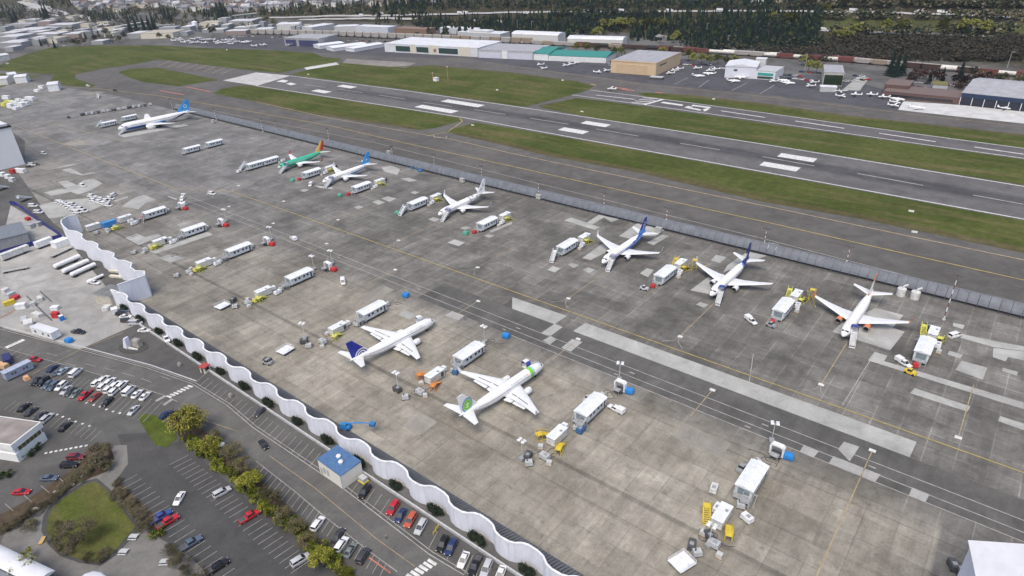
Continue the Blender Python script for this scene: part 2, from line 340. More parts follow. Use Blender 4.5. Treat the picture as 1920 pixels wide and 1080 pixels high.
for k in range(4): strip(mb,PX([(1184+7*k,190.5-3*k+2),(1214+7*k,194.5-3*k)]),1.9,.15,MK)
sheet_polys=[PX([(1238,193),(1244,191),(1281,196.5),(1279,199)]),PX([(1283,201.5),(1290,199),(1300,201),(1292,204)]),PX([(1292,204),(1295,202),(1320,206.5),(1318,208.5)]),PX([(1310,208),(1316,205.8),(1326,203),(1330,205),(1322,209)]),PX([(1296,198.5),(1299,196.5),(1333,201),(1331,203.5)]),
 PX([(518,153),(530,149.5),(541,151.5),(534,155)]),PX([(536,157),(546,155),(556,158),(545,160)])]
for P in sheet_polys: mb.poly([(x,y,.15) for x,y in P],MK)
struct('runway_markings',mb)
# taxiway lines
mb=MB()
strip(mb,PX([(0,157),(180,166),(300,180),(480,211),(620,236),(762,269),(960,312),(1200,365),(1440,417.5),(1680,472),(1925,530)]),.7,.12,MKY)
strip(mb,PX([(480,191),(620,222),(740,243),(850,262),(960,288),(1200,338),(1440,387.5),(1680,438),(1925,491)]),.9,.12,MKT)
strip(mb,PX([(400,208),(700,267),(1000,342),(1200,391),(1440,450),(1760,533),(1925,578)]),.5,.12,MKO)
strip(mb,PX([(800,255),(840,247),(867,228),(862,222)]),.8,.13,MKY); strip(mb,PX([(812,252),(815,258),(836,259),(838,255)]),.6,.13,MKO)
for a,b in (((350,163),(395,172)),((300,170),(345,178))): strip(mb,PX([a,b]),2,.13,MKR)
for k in range(8): a=296+17*k; strip(mb,PX([(a,124+2.2*k),(a+24,113.5+2.2*k)]),1.1,.13,MKT)
for a,b in (((1152,164),(1176,167)),((1165,167.5),(1190,170)),((1228,173),(1242,174.5))): strip(mb,PX([a,b]),3,.13,MKR)
strip(mb,PX([(1108,158),(1118,160)]),3,.13,MKT)
for a,b in (((1372,170),(1400,156)),((1425,176),(1452,160)),((1310,164),(1330,150)),((1265,158),(1290,146))): strip(mb,PX([a,b]),.7,.13,MKO)
strip(mb,PX([(960,124),(1200,157),(1440,182),(1690,212),(1925,240)]),.7,.13,MKT)
struct('taxiway_markings',mb)
sheet('east_apron_slab',[PX([(1684,206),(1694,190),(1800,197),(1925,212),(1925,231),(1800,219)])],.08,BRIGHT)
sheet('parking_slab',[PX([(1579,169),(1608,144),(1630,146),(1612,170)])],.08,PATCH)
# apron patches
sheet('service_road',[[(-186,162.0),(-2.2,162.0),(300,162.0),(300,177.9),(-186,177.9)]],.07,SERV)
sheet('service_strip',[[(-153.4,185.6),(-126,186.1),(-126.4,178.2),(-147.5,178)],[(-117.1,186),(-2.2,186.1),(-2.5,177.9),(-117.6,178.2)]],.09,PATCH)
P1=[(960,540,[(320,270),(380,295),(290,360),(215,340)]),(960,540,[(290,362),(337,385),(285,425),(230,395)]),(960,540,[(450,385),(530,405),(440,480),(370,450)]),
(1440,810,[(570,74),(685,112),(612,222),(525,130)]),(1440,810,[(490,182),(843,322),(800,380),(455,236)]),(1440,810,[(270,97),(380,147),(340,195),(235,150)]),(1440,810,[(1080,418),(1210,470),(1180,530),(1055,478)]),
(1440,540,[(810,150),(1015,205),(935,300),(1025,330),(915,470),(480,330),(545,270)]),(1440,540,[(750,545),(800,480),(895,510),(870,550),(1915,860),(1920,912)]),(1440,540,[(1100,752),(1515,890),(1495,930),(1065,790)]),(1440,540,[(1450,547),(1645,600),(1610,690),(1405,615)]),(1440,540,[(1360,472),(1462,500),(1440,530),(1345,500)]),(1440,540,[(1690,450),(1920,478),(1920,545),(1800,520),(1780,552),(1685,520)]),(1440,540,[(1450,345),(1700,400),(1920,440),(1920,475),(1690,445),(1440,375)]),(1440,540,[(1740,962),(1920,1020),(1920,1070),(1725,1000)]),(1440,540,[(1760,600),(1875,630),(1865,660),(1755,625)]),(1440,540,[(1390,262),(1475,280),(1460,310),(1385,287)]),
(960,270,[(800,692),(960,582),(1180,622),(1080,690),(1000,690),(900,717)]),(960,270,[(1180,692),(1060,760),(1010,740),(1130,680)]),(960,270,[(390,575),(445,552),(660,625),(620,645)]),(960,270,[(560,592),(650,532),(800,565),(745,588),(690,552),(600,605)]),(960,270,[(525,857),(680,747),(790,770),(590,872)]),(960,270,[(265,945),(305,915),(365,935),(320,965)]),(960,270,[(415,905),(450,892),(505,910),(465,932)]),(960,270,[(530,945),(570,927),(625,945),(580,970)]),(960,270,[(960,972),(1010,932),(1065,945),(1020,1000)]),
(480,270,[(870,435),(915,420),(970,440),(920,458)]),(480,270,[(940,410),(990,394),(1055,410),(1000,435)]),(480,270,[(735,475),(770,462),(808,475),(765,490)]),(480,270,[(1435,740),(1490,717),(1570,740),(1520,768)]),(480,270,[(325,350),(360,337),(400,345),(360,362)]),(480,270,[(1290,565),(1330,550),(1385,565),(1340,585)]),(480,270,[(440,312),(570,325),(580,340),(480,332)]),(480,270,[(1530,632),(1570,617),(1610,630),(1570,645)]),(480,270,[(1710,690),(1740,677),(1790,690),(1750,705)]),(480,270,[(1750,652),(1920,582),(1920,602),(1770,665)]),(480,270,[(1160,365),(1190,352),(1225,365),(1190,378)]),(480,270,[(940,175),(1020,165),(1080,190),(1060,235),(960,205)]),(480,270,[(1080,260),(1150,255),(1210,275),(1150,285)])]
P2=[(0,290,[(680,235),(1080,142),(1160,152),(750,225)]),(0,290,[(920,232),(1050,205),(1240,292),(1430,265),(1420,280),(1220,315)]),(0,290,[(870,412),(1000,387),(1160,460),(1250,387),(1400,362),(1540,430),(1380,530),(1180,600),(1060,560),(780,620),(660,572),(870,522),(1010,520)]),(0,290,[(580,762),(870,692),(1380,650),(1690,700),(1300,870),(740,960)]),(160,360,[(750,82),(880,42),(1070,120),(900,170),(800,260),(540,222),(640,150)]),(160,360,[(920,882),(1830,602),(1920,640),(1050,930)]),(160,360,[(600,692),(760,622),(900,680),(1090,632),(1150,660),(800,800)]),(160,360,[(1100,990),(1280,932),(1480,990),(1280,1065)]),(160,360,[(1370,490),(1500,452),(1570,480),(1430,525)]),(160,360,[(1230,72),(1260,62),(1390,105),(1360,120)]),(0,290,[(1700,692),(1920,622),(1920,650),(1740,705)])]
polys=[pts(4,L,ox,oy) for ox,oy,L in P1]+[pts(8,L,ox,oy) for ox,oy,L in P2]
polys+=[pts(4,[(880,1012),(1380,932),(1420,942),(930,1032)]),pts(6.62,[(690,692),(920,522),(970,560),(920,740)],1190,440),pts(6.62,[(1150,382),(1400,212),(1640,262),(1250,422),(1180,440),(1100,470)],1190,440),pts(6.62,[(940,322),(1010,252),(1140,282),(1060,350)],1190,440),pts(6.62,[(760,870),(810,837),(915,870),(860,910)],1190,440),pts(6.39,[(1070,190),(1130,140),(1290,190),(1200,250)],580,560),pts(6.39,[(1620,205),(1710,150),(1860,205),(1790,265)],580,560)]
sheet('concrete_patch',polys,.11,PATCH)
sheet('dull_patch',[pts(8,[(900,1080),(1180,1010),(1400,1080),(1100,1110)],0,135),pts(8,[(1100,345),(1450,290),(1600,300),(1400,330)],0,135)]+[[(x,y),(x+w,y),(x+w,y+h),(x,y+h)] for x,y,w,h in ((-60,146,15,7.6),(-130,101,7.6,7.6),(-22,101,15,7.6),(-207,146,7.6,15))],.08,PATCHD)
# apron lines
mb=MB()
for y0 in (161.95,165.3,169.8): strip(mb,[(-420 if y0>163 else -135,y0),(300,y0)],.32,.13,MKO)
strip(mb,[(-379.8,190.1),(-141,189.6),(300,189.4)],.42,.13,MKY); strip(mb,[(-379.8,190.1),(-407,176.8),(-413,172),(-711,174.4),(-700,195),(-560,206)],.6,.13,MKT)
for x0 in (-32.5,-83,-133.5,-184,-237.5,-286,-337,-386):
    strip(mb,[(x0,199),(x0,229)],.3,.13,MKT); mb.box(x0-.9,x0+.9,197.6,199,.06,.135,MK)
    strip(mb,[(x0,197.6),(x0-1,194.5),(x0-4,191.5)],.22,.13,MKO); strip(mb,[(x0,197.6),(x0+1,194.5),(x0+4,191.5)],.22,.13,MKO)
for x0 in (-11.5,-60,-113,-163,-214,-265,-312,-357):
    strip(mb,[(x0,118 if x0>-20 else 158),(x0,174)],.3,.13,MKT); mb.box(x0-.9,x0+.9,174,175.3,.06,.135,MK)
strip(mb,[(7,196),(7,227)],.3,.13,MKT); mb.box(6.1,7.9,194.6,196,.06,.135,MK)
strip(mb,[(-57,203),(-52,186)],.25,.13,MKO); strip(mb,[(-24,191),(-23,226)],.25,.13,MKO)
for x0 in (-14,-44,-90,-140,-195,-250): strip(mb,[(x0-.9,160.5+3.1),(x0+.9,163.6)],.5,.13,MKO); strip(mb,[(x0+3,167.5),(x0+5,167.5)],.5,.13,MKO)
struct('apron_markings',mb)
def text(mb,body,size,place,mt,z=.14):
    cu=bpy.data.curves.new('t','FONT'); cu.body=body; cu.size=size; cu.align_x='CENTER'; cu.align_y='CENTER'; cu.resolution_u=2
    ob=bpy.data.objects.new('t',cu); COL.objects.link(ob); dg=bpy.context.evaluated_depsgraph_get(); me=bpy.data.meshes.new_from_object(ob.evaluated_get(dg))
    n=mb.add([place(v.co.x,v.co.y) for v in me.vertices])
    for p in me.polygons: mb.face([n+i for i in p.vertices],mt)
    bpy.data.objects.remove(ob); bpy.data.meshes.remove(me)
mb=MB(); dk=M('marking_black',(.03,.03,.03),.8)
for (px,py),s in (((249,442.3),'11'),((325,478),'12')):
    c=G(px,py); text(mb,s,5.0,lambda a,b,c=c:(c[0]+b*-1,c[1]+a*1,.16) if False else (c[0]+a,c[1]+b,.16),dk)
struct('stand_numbers',mb)
# ------------------------------------------------------------------ the apron's walls
wave=thing('wave_wall','tall white zigzag blast wall between the parking road and the aircraft apron','wall',(-170,82,0))
def off(P): return [(x+170,y-82) for x,y in P]
bays=[]
X=-7.0+.05
line=[]
while X>-278:
    line+=[(X-.3,83.6),(X-11.0+7.1-.6,83.4)]
    # one period of 15.3 m: deep facet, return, shallow facet, return
    line=line[:-2]+[(X-9.6,83.55),(X-11.6,84.0),(X-14.4,84.05),(X-15.9,83.6),(X-17.3,82.5),(X-18.8,82.0),(X-21.4,81.9),(X-23.2,82.35)]
    bays.append(X-13.5); X-=15.35
line=[(x,y) for x,y in line]
front=[(0,84)]+line+[(-284.5,83.4)]
up=[(-284.5,83.4),(-283.8,94.6),(-288,96.4),(-292,94.2),(-297.4,94.6),(-301,96.9),(-307,96.3),(-310,94.6),(-315,94.7),(-319,96.9),(-325,96.2),(-328,94.8),(-333,95.1),(-337,97),(-343,96.8),(-346,95.2),(-352,95.4),(-357,97.6),(-364,97.4),(-369,95.6),(-376,96.2),(-383,97.4),(-388,99.4),(-390.5,103),(-390,107.5)]
def ribbon(P,h0,h1,th,mt,name):
    mb=MB()
    for i,(a,b) in enumerate(zip(P,P[1:])):
        dx,dy=b[0]-a[0],b[1]-a[1]; L=math.hypot(dx,dy); nx,ny=-dy/L*th/2,dx/L*th/2
        q=[(a[0]-nx-170*-1-0,a[1]-ny-82)]
        base=[(a[0]-nx+170,a[1]-ny-82),(b[0]-nx+170,b[1]-ny-82),(b[0]+nx+170,b[1]+ny-82),(a[0]+nx+170,a[1]+ny-82)]
        mb.prism(base,h0,h1,mt)
    return mb.build(name,wave)
ribbon(front,0,6.5,.3,lilac,'wall_panel'); ribbon(front,6.5,6.85,.5,white,'coping')
ribbon(up,0,10.2,.3,lilac,'wall_panel'); ribbon(up,10.2,10.55,.5,white,'coping')
mb=MB(); deck=M('deflector_grating',(.15,.155,.165),.7)
x=-284.
while x<0:   # sloping louvred back of the wall on the apron side
    mb.poly([(x+170,84.4-82,2.6),(x+.55+170,84.4-82,2.6),(x+.55+170,89.4-82,.1),(x+170,89.4-82,.1)][::-1],deck)
    mb.poly([(x+.55+170,84.4-82,2.2),(x+.95+170,84.4-82,2.2),(x+.95+170,89.4-82,.08),(x+.55+170,89.4-82,.08)][::-1],dgrey); x+=.95
mb.build('deflector_grating',wave)
bar=MB(); bx=-278.
while bx<0: bar.prism([(bx,79.55),(bx+5.9,79.55),(bx+5.9,80.0),(bx,80.0)],0,.95,lgrey); bx+=6
o=bar.build('concrete_barrier'); tag(o,'long pale grey concrete barrier at the foot of the white zigzag wall','barrier')
# north blast fence
bf=thing('blast_fence','long pale blue grey slatted blast fence between the apron and the taxiway','fence',(-280,285,0)); X0,X1=-640,120
pan=M('fence_panel',(.135,.148,.17),.55,var=.2,sc=.3); mb=MB(); pm=MB(); x=X0
while x<X1:
    a,b=x+280+.08,x+3.6+280-.08
    for (y0,z0),(y1,z1) in zip([(-.6,1.2),(-.1,2.2),(.7,3.3),(1.8,4.3)],[(-.1,2.2),(.7,3.3),(1.8,4.3),(2.6,4.8)]): mb.poly([(a,y0,z0),(b,y0,z0),(b,y1,z1),(a,y1,z1)],pan)
    mb.box(a,b,2.45,2.75,4.7,4.95,steel)
    pm.box(x+280-.12,x+280+.12,-.9,-.5,0,1.5,dgrey); pm.tube((x+280,2.4,0),(x+280,2.4,4.6),.1,dgrey,4); x+=3.6
mb.build('panel',bf); o=pm.build('post',bf); o['kind']='stuff'
mb=MB(); mb.box(X0+280,X1+280,.5,2.2,.05,.5,dgrey); mb.build('footing',bf)
# shrubs in the bays of the wall
leafd=M('dark_shrub_leaf',(.012,.020,.012),.9,var=.5,sc=2)
def leafball(mb,c,r,n,s,mts,rnd,sz=1.,hollow=.5):
    for i in range(n):
        t=rnd.uniform(0,6.283); u=rnd.uniform(-.7,1); q=math.sqrt(1-u*u); rr=r*rnd.uniform(hollow,1.05)
        p=Vector((c[0]+rr*q*math.cos(t),c[1]+rr*q*math.sin(t),c[2]+rr*u*sz)); a=Vector((rnd.uniform(-1,1),rnd.uniform(-1,1),rnd.uniform(-.5,.5))).normalized(); b=a.orthogonal().normalized(); ss=s*rnd.uniform(.6,1.3)
        mb.poly([p+a*ss,p+b*ss*.8,p-a*ss*.9,p-b*ss*.7],rnd.choice(mts))
def shrub_b(seed=1,mts=None,r=1.3,n=5,h=1.1):
    def f():
        rnd=random.Random(seed); mb=MB()
        for i in range(n):
            c=(rnd.uniform(-1.8,1.8),rnd.uniform(-.5,.6),r*h*.8); mb.ball(c,r*.72,mts[0],7,5,.9); leafball(mb,c,r,110,.26,mts,rnd,.95,.7)
        return mb.build('shrub')
    return f
for i,x in enumerate(bays):
    put('shrub%d'%(i%3),shrub_b(i%3,[leafd,leafd,M('dark_shrub_leaf_two',(.018,.032,.014),.9,var=.4)]),(x,81.6),0,'dark evergreen shrub clump in a bay of the white zigzag wall','shrub','shrubs along the zigzag wall',(1.05,.75,.9+.2*((i*7)%3)/2))
# ------------------------------------------------------------------ aircraft
def row_mat():
    mt=bpy.data.materials.new('cabin_window_row'); b=NB(mt); x=b.xyz(b.pos())[0]
    b.base(b.mix(b.math('LESS_THAN',b.math('FRACT',b.math('DIVIDE',x,.52)),.55),(.80,.80,.80),(.04,.045,.055))); b.b.inputs['Roughness'].default_value=.3; return mt
ROWM=row_mat()
def airplane(name,label,nose,heading,L=39.5,span=34.3,Rf=1.9,livery=None,fin=None,engine=None,winglet=None,wingm=None,stab=None,flaps=False,art=None,group=None,belly=None,wl=True,bigeng=1.):
    k=L/39.5; kr=Rf/1.9; ks=span/34.3
    t=thing(name,label,'airliner',nose,heading+math.pi,group)   # local +X runs from nose to tail, origin on ground below the nose
    zc=3.35*(k if k<1.2 else 1.35)
    prof=[(0,.06,-.5),(.25,.42,-.45),(.7,.78,-.36),(1.4,1.14,-.24),(2.3,1.42,-.14),(3.4,1.68,-.05),(4.8,1.84,0),(6,1.88,0)]+[(6+.75*i,1.88,0) for i in range(1,25)]+[(25,1.86,.02),(26.5,1.80,.08),(28,1.70,.18),(29.5,1.56,.32),(31,1.38,.48),(32.5,1.18,.66),(34,.98,.84),(35.5,.77,1.02),(37,.55,1.2),(38.3,.36,1.34),(39.5,.12,1.42)]
    rings=[];NS=28
    for s,r,dz in prof:
        rings.append([(s*k,r*kr*math.sin(2*math.pi*j/NS),zc+dz*kr+r*kr*1.06*math.cos(2*math.pi*j/NS)) for j in range(NS)])
    def fm(i,j):
        s=(prof[i][0]+prof[i+1][0])/2; a=2*math.pi*(j+.5)/NS
        return livery(s,math.cos(a)) if livery else white
    mb=MB(); mb.loft(rings,fm); fus=mb.build('fuselage',t,True)
    def rad(s):
        for (a,ra,za),(b_,rb,zb) in zip(prof,prof[1:]):
            if s<=b_: u=(s-a)/(b_-a); return (ra+(rb-ra)*u)*kr,(za+(zb-za)*u)*kr+zc
        return .1,zc
    def surf(s,phi,off_=.015):   # phi measured from the top, positive to starboard
        r,z=rad(s); return (s*k,(r+off_)*math.sin(phi),z+(r*1.06+off_)*math.cos(phi))
    mb=MB(); PH=[-1.02,-.85,-.66,-.45,-.2,0,.2,.45,.66,.85,1.02]; n=mb.add([surf(1.2+.55*abs(p)**1.5,p,.02) for p in PH]+[surf(1.85+.62*abs(p)**1.5,p,.02) for p in PH])
    for i in range(10): mb.face((n+i,n+i+1,n+12+i,n+11+i),glass)
    mb.build('cockpit_window',t)
    for side in (-1,1):
        mb=MB(); SS=[6.2+26*i/20 for i in range(21)]; n=mb.add([surf(q,side*1.24) for q in SS]+[surf(q,side*1.41) for q in SS])
        for i in range(20): mb.face((n+i,n+i+1,n+22+i,n+21+i)[::side],ROWM)
        mb.build('window_row',t)
        for s in (4.1,33.0): mb=MB(); mb.poly([surf(s,side*1.1,.02),surf(s+.85,side*1.1,.02),surf(s+.85,side*1.85,.02),surf(s,side*1.85,.02)][::side],lgrey); mb.build('door',t)
    wm=wingm or M('wing_grey',(.68,.69,.70),.4,var=.06); wt=M('wing_upper',(.62,.63,.64),.45)
    def section(le,chord,y,z,th):
        pr=[(0,0),(.08,.5),(.3,.6),(.65,.35),(1,0.02),(.65,-.2),(.3,-.4),(.08,-.32)]
        return [(le+c*chord,y,z+q*th*chord) for c,q in pr]
    for side in (-1,1):
        mb=MB(); zr=zc-1.1*kr
        W_=[(13.0,8.2,0,0,.13),(13.3,7.8,1.8,.02,.13),(15.3,5.6,5.8,.40,.11),(18.4,3.4,11.5,1.0,.1),(21.3,1.75,16.6*ks/k if False else 16.7,1.6,.09)]
        sec=[section(a*k,c*k,side*y*ks,zr+dz*k*1.05,th) for a,c,y,dz,th in W_]
        mb.loft(sec,wm); wing=mb.build('wing',t,True)
        if wl:
            mb=MB(); tip=W_[-1]; y0=tip[2]*ks; z0=zr+tip[3]*k*1.05; mm=winglet or wm
            q=[(21.3,1.75,y0,z0),(21.9,1.5,y0+.45,z0+.25),(22.5,1.2,y0+.68,z0+.9),(23.4,.6,y0+.95,z0+2.5)]
            rg=[]
            for a,c,y,z in q: rg.append([(a*k,side*(y-.05),z),(a*k+c*k*.5,side*(y-.1),z+.05),(a*k+c*k,side*(y-.05),z),(a*k+c*k*.5,side*(y+.04),z-.03)])
            mb.loft(rg,mm); mb.build('winglet',wing,True)
        mb=MB()
        if flaps:
            mb.loft([section(21.0*k-.3,1.9,side*2.4,zr-.18,.1),section(20.8*k,1.5,side*5.6,zr+.12,.1)],wm); mb.build('flap',wing); mb=MB(); mb.loft([section(20.9*k,1.4,side*6.0,zr+.16,.1),section(21.6*k,1.0,side*11.5,zr+.75,.1)],wm)
            mb.build('flap',wing)
            mb=MB(); mb.poly([(18.9*k,side*3.0,zr+.62),(19.15*k,side*3.0,zr+.6),(19.3*k,side*5.4,zr+.72),(19.05*k,side*5.4,zr+.76)][::side],dgrey); mb.build('spoiler_slot',wing); mb=MB(); mb.poly([(19.2*k,side*6.0,zr+.78),(19.45*k,side*6.0,zr+.76),(20.45*k,side*11.2,zr+1.2),(20.2*k,side*11.2,zr+1.23)][::side],dgrey); mb.build('spoiler_slot',wing)
        else:
            mb.loft([section(20.0*k,1.1*k,side*2.4*ks,zr-.02,.1),section(20.0*k,.9*k,side*5.6*ks,zr+.33*k,.1)],wm); mb.build('flap',wing); mb=MB(); mb.loft([section(20.1*k,.8*k,side*6.1*ks,zr+.36*k,.1),section(21.1*k,.55*k,side*11.3*ks,zr+.93*k,.1)],wm); mb.build('flap',wing)
        for yy,ss in ((3.9,20.4),(7.0,20.7),(10.0,21.1)):
            mb=MB(); mb.loft([[(ss*k-1.6+u*2.9,side*yy*ks+rr*math.cos(w),zr-.15+yy*.06+rr*math.sin(w)) for w in [i*1.047 for i in range(6)]] for u,rr in ((0,.03),(.4,.22),(.8,.16),(1,.03))],wm); mb.build('flap_fairing',wing)
        # engine
        er=1.06*k*bigeng; ex=12.1*k; ey=side*4.9*ks*(1 if k<1.2 else .98); ez=zc-1.75*kr*(1 if k<1.2 else 1.02)
        em=engine or white; EP=[(0,.93),(.15,1.02),(.9,1.1),(2.0,1.08),(3.1,.86),(3.5,.74)]
        mb=MB(); mb.loft([[(ex+a*k*bigeng,ey+er*b_*math.cos(w),ez+er*b_*math.sin(w)) for w in [i*math.pi/8 for i in range(16)]] for a,b_ in EP],em,cap=False)
        mb.loft([[(ex+a*k*bigeng,ey+er*b_*math.cos(w),ez+er*b_*math.sin(w)) for w in [-i*math.pi/8 for i in range(16)]] for a,b_ in ((0,.93),(.5,.82),(.8,.8))],M('intake_lining',(.12,.12,.12),.5),cap=False)
        eng=mb.build('engine',t,True)
        mb=MB(); mb.loft([[(ex+a*k*bigeng,ey+er*b_*math.cos(w),ez+er*b_*math.sin(w)) for w in [i*math.pi/8 for i in range(16)]] for a,b_ in ((-.08,.86),(-.12,.93),(.0,1.0),(.18,1.035))],chrome,cap=False); mb.build('intake_lip',eng,True)
        mb=MB(); mb.loft([[(ex+.75*k+a,ey+er*b_*math.cos(w),ez+er*b_*math.sin(w)) for w in [i*math.pi/8 for i in range(16)]] for a,b_ in ((-.35,.05),(0,.22),(.02,.8))],M('fan_dark',(.025,.025,.028),.4)); mb.build('fan',eng)
        mb=MB(); mb.loft([[(ex+a*k*bigeng,ey+er*b_*math.cos(w),ez+er*b_*math.sin(w)) for w in [i*math.pi/6 for i in range(12)]] for a,b_ in ((3.0,.62),(4.1,.5),(4.9,.15))],steel); mb.build('exhaust',eng,True)
        mb=MB(); mb.prism([(ex+.9*k,ey-.2),(ex+4.6*k,ey-.25),(ex+4.6*k,ey+.25),(ex+.9*k,ey+.2)],ez+er*.7,zr+.42*k,wm); mb.build('pylon',eng)
        # stabiliser
        mb=MB(); zs=zc+1.15*kr
        mb.loft([section(34.2*k,4.3*k,side*.5,zs,.09),section(38.1*k,1.6*k,side*7.1*ks**.9,zs+.75*k,.08)],stab or wm); mb.build('stabilizer',t,True)
        # main gear
        gx=19.8*k; gy=side*2.85*ks
        mb=MB(); mb.tube((gx,gy,.5),(gx,gy,zr),.14,steel); g=mb.build('main_gear',t)
        for dy in (-.42,.42):
            mb=MB(); mb.tube((gx,gy+dy-.17,.56),(gx,gy+dy+.17,.56),.56,black,12); mb.build('wheel',g)
    gx=4.3*k; mb=MB(); mb.tube((gx,0,.4),(gx,0,zc-1.6*kr),.1,steel); g=mb.build('nose_gear',t)
    for dy in (-.22,.22): mb=MB(); mb.tube((gx,dy-.1,.34),(gx,dy+.1,.34),.34,black,10); mb.build('wheel',g)
    # fin, split in slices so a livery can colour it
    zb=zc+1.45*kr; zt=zb+(7.3*k if k<1.2 else 9.6); le0,le1=30.6,37.4; c0,c1=7.7,2.5
    def finpt(u,v):   # u along chord 0..1, v up 0..1
        le=(le0+(le1-le0)*v+ (0 if v>.1 else -2.0*(1-v/.1)*.5))*k; ch=(c0+(c1-c0)*v)*k; 
        if v<=.1: ch+=1.0*(1-v/.1)*k
        return le+u*ch, zb-.5+(zt-zb+.5)*v
    NV,NU=14,12; mb=MB(); rg=[]
    US=[i/NU for i in range(NU+1)]
    for i in range(NV+1):
        v=i/NV; ring=[]; 
        for u in US: x,z=finpt(u,v); ring.append((x,.22*k*(1-.55*v)*math.sin(math.pi*min(1,u**.6))+.01,z))
        for u in US[::-1][1:-1]: x,z=finpt(u,v); ring.append((x,-.22*k*(1-.55*v)*math.sin(math.pi*min(1,u**.6))-.01,z))
        rg.append(ring)
    def fin_m(i,j):
        v=(i+.5)/NV; u=(j+.5)/NU if j<NU else (2*NU-j-.5)/NU
        return fin(u,v) if fin else white
    mb.loft(rg,fin_m); fo=mb.build('tail_fin',t,False)
    if art: art(t,fo,surf,finpt,k,kr)
    return t
def fin_disc(mb,finpt,k,cu,cv,r0,r1,mt,a0=0,a1=6.2832,off_=.26,sx=1.,sz=1.,par=None,nm='tail_emblem'):
    """ring sector lying on both faces of the fin"""
    x0,z0=finpt(cu,cv); n=28
    for side in (-1,1):
        y=side*off_
        for i in range(n):
            t0=a0+(a1-a0)*i/n; t1=a0+(a1-a0)*(i+1)/n
            mb.poly([(x0+r0*sx*math.cos(t0),y,z0+r0*sz*math.sin(t0)),(x0+r1*sx*math.cos(t0),y,z0+r1*sz*math.sin(t0)),(x0+r1*sx*math.cos(t1),y,z0+r1*sz*math.sin(t1)),(x0+r0*sx*math.cos(t1),y,z0+r0*sz*math.sin(t1))][::-side],mt)
W0=M('aircraft_white',(.80,.80,.80),.3,var=.05,sc=.3)
TB=M('tail_blue',(.022,.035,.30),.35,var=.05); LG=M('livery_green',(.22,.55,.05),.35,var=.05); LLB=M('livery_light_blue',(.35,.58,.72),.35,var=.05); LB=M('livery_blue',(.03,.13,.42),.35,var=.05); SKY=M('livery_sky_blue',(.05,.30,.68),.35,var=.05)
ORG=M('livery_orange',(.72,.20,.06),.35,var=.05); PRI=M('primer_green',(.05,.44,.28),.45,var=.08); NV=M('livery_navy',(.02,.035,.16),.35,var=.05); MID=M('livery_mid_blue',(.08,.22,.60),.35,var=.05); TXT=M('lettering_grey',(.42,.44,.48),.5); PAT=M('feather_grey',(.35,.35,.36),.5); YEL=M('livery_yellow',(.75,.52,.12),.4); RDD=M('livery_red',(.5,.05,.04),.4)
def letter(t,surf,body,size,s_mid,side,mt,par,phi=.86):
    r=1.9
    mb=MB(); text(mb,body,size,lambda a,b:surf(s_mid+a*(1 if side<0 else -1)*-1*(-1 if True else 1)*(1),side*(phi-b/r),.03),mt)
    mb.build('lettering',par)
def art_green(t,fo,surf,finpt,k,kr):
    mb=MB(); fin_disc(mb,finpt,k,.52,.36,0,1.62,LG,sx=1,sz=1.25,off_=.27); fin_disc(mb,finpt,k,.52,.36,1.62,1.86,LLB,sx=1,sz=1.25,off_=.27); fin_disc(mb,finpt,k,.52,.36,1.86,2.1,LB,sx=1,sz=1.25,off_=.27)
    x0,z0=finpt(.52,.36)
    for side in (-1,1):
        y=side*.285
        for P in ([(-.35,.85),(.0,1.0),(.05,-.35),(.3,-.6),(.7,-.45),(.7,-.75),(.2,-.95),(-.25,-.7),(-.35,-.3)],[(-.75,.35),(.65,.5),(.65,.2),(-.75,.05)]): mb.poly([(x0+a,y,z0+b) for a,b in (P if side<0 else P[::-1])],W0)
    mb.build('tail_emblem',fo)
    for side in (-1,1): letter(t,surf,'transavia.com',1.5,13.5,side,TXT,t)
def art_copa(t,fo,surf,finpt,k,kr):
    mb=MB()
    for r in (.5,1.45,2.4): fin_disc(mb,finpt,k,.5,.05,r,r+.5,W0,R(12),R(172),.27)
    mb.build('tail_emblem',fo)
    for side in (-1,1): letter(t,surf,'Copa Airlines',1.35,11.,side,TXT,t)
airplane('airliner','white airliner with green oval tail emblem and green and blue band behind the cockpit',(*G(1018,684.5,2.6),0),R(85.5),
  livery=lambda s,c: LB if 5.6<s<6.1 else (LLB if 6.1<s<6.9 else (LG if 6.9<s<8.4 else W0)),flaps=True,art=art_green,fin=lambda u,v:W0)
airplane('airliner','white airliner with dark blue tail crossed by white arcs, on the near apron',(*G(815,601.5,2.6),0),R(86),
  livery=lambda s,c:W0,fin=lambda u,v: TB if v>.02 else W0,flaps=True,art=art_copa,wl=False)
airplane('airliner','white airliner with orange engines and an orange tipped tail',(*G(1580,631,2.7),0),R(269),
  livery=lambda s,c: W0,fin=lambda u,v: ORG if (v>.72 or (v<.22 and u<.75) or u>.86) else W0,engine=ORG,winglet=ORG)
airplane('airliner','white airliner with a navy blue tail sweeping onto the rear body',(*G(1332,554.5,2.7),0),R(269),
  livery=lambda s,c: NV if s>29.6+1.6*c and c>-.8 else (MID if s>28.7+1.6*c and c>-.8 else W0),fin=lambda u,v: (W0 if .3<v<.5 and u<.45 else NV) if v>.0 else MID)
def art_ana(t,fo,surf,finpt,k,kr):
    mb=MB()
    for side in (-1,1):
        for i,v in enumerate((.42,.56,.70)):
            x0,z0=finpt(.5,v); y=side*.24
            P=[(-.75,-.42),(-.25,.42),(.25,.42),(.75,-.42),(.35,-.42),(0,.12),(-.35,-.42)] if i!=1 else [(-.7,-.42),(-.7,.42),(-.35,.42),(.3,-.1),(.3,.42),(.65,.42),(.65,-.42),(.3,-.42),(-.35,.1),(-.35,-.42)]
            mb.poly([(x0+a,y,z0+b) for a,b in (P if side<0 else P[::-1])],W0)
    mb.build('tail_lettering',fo)
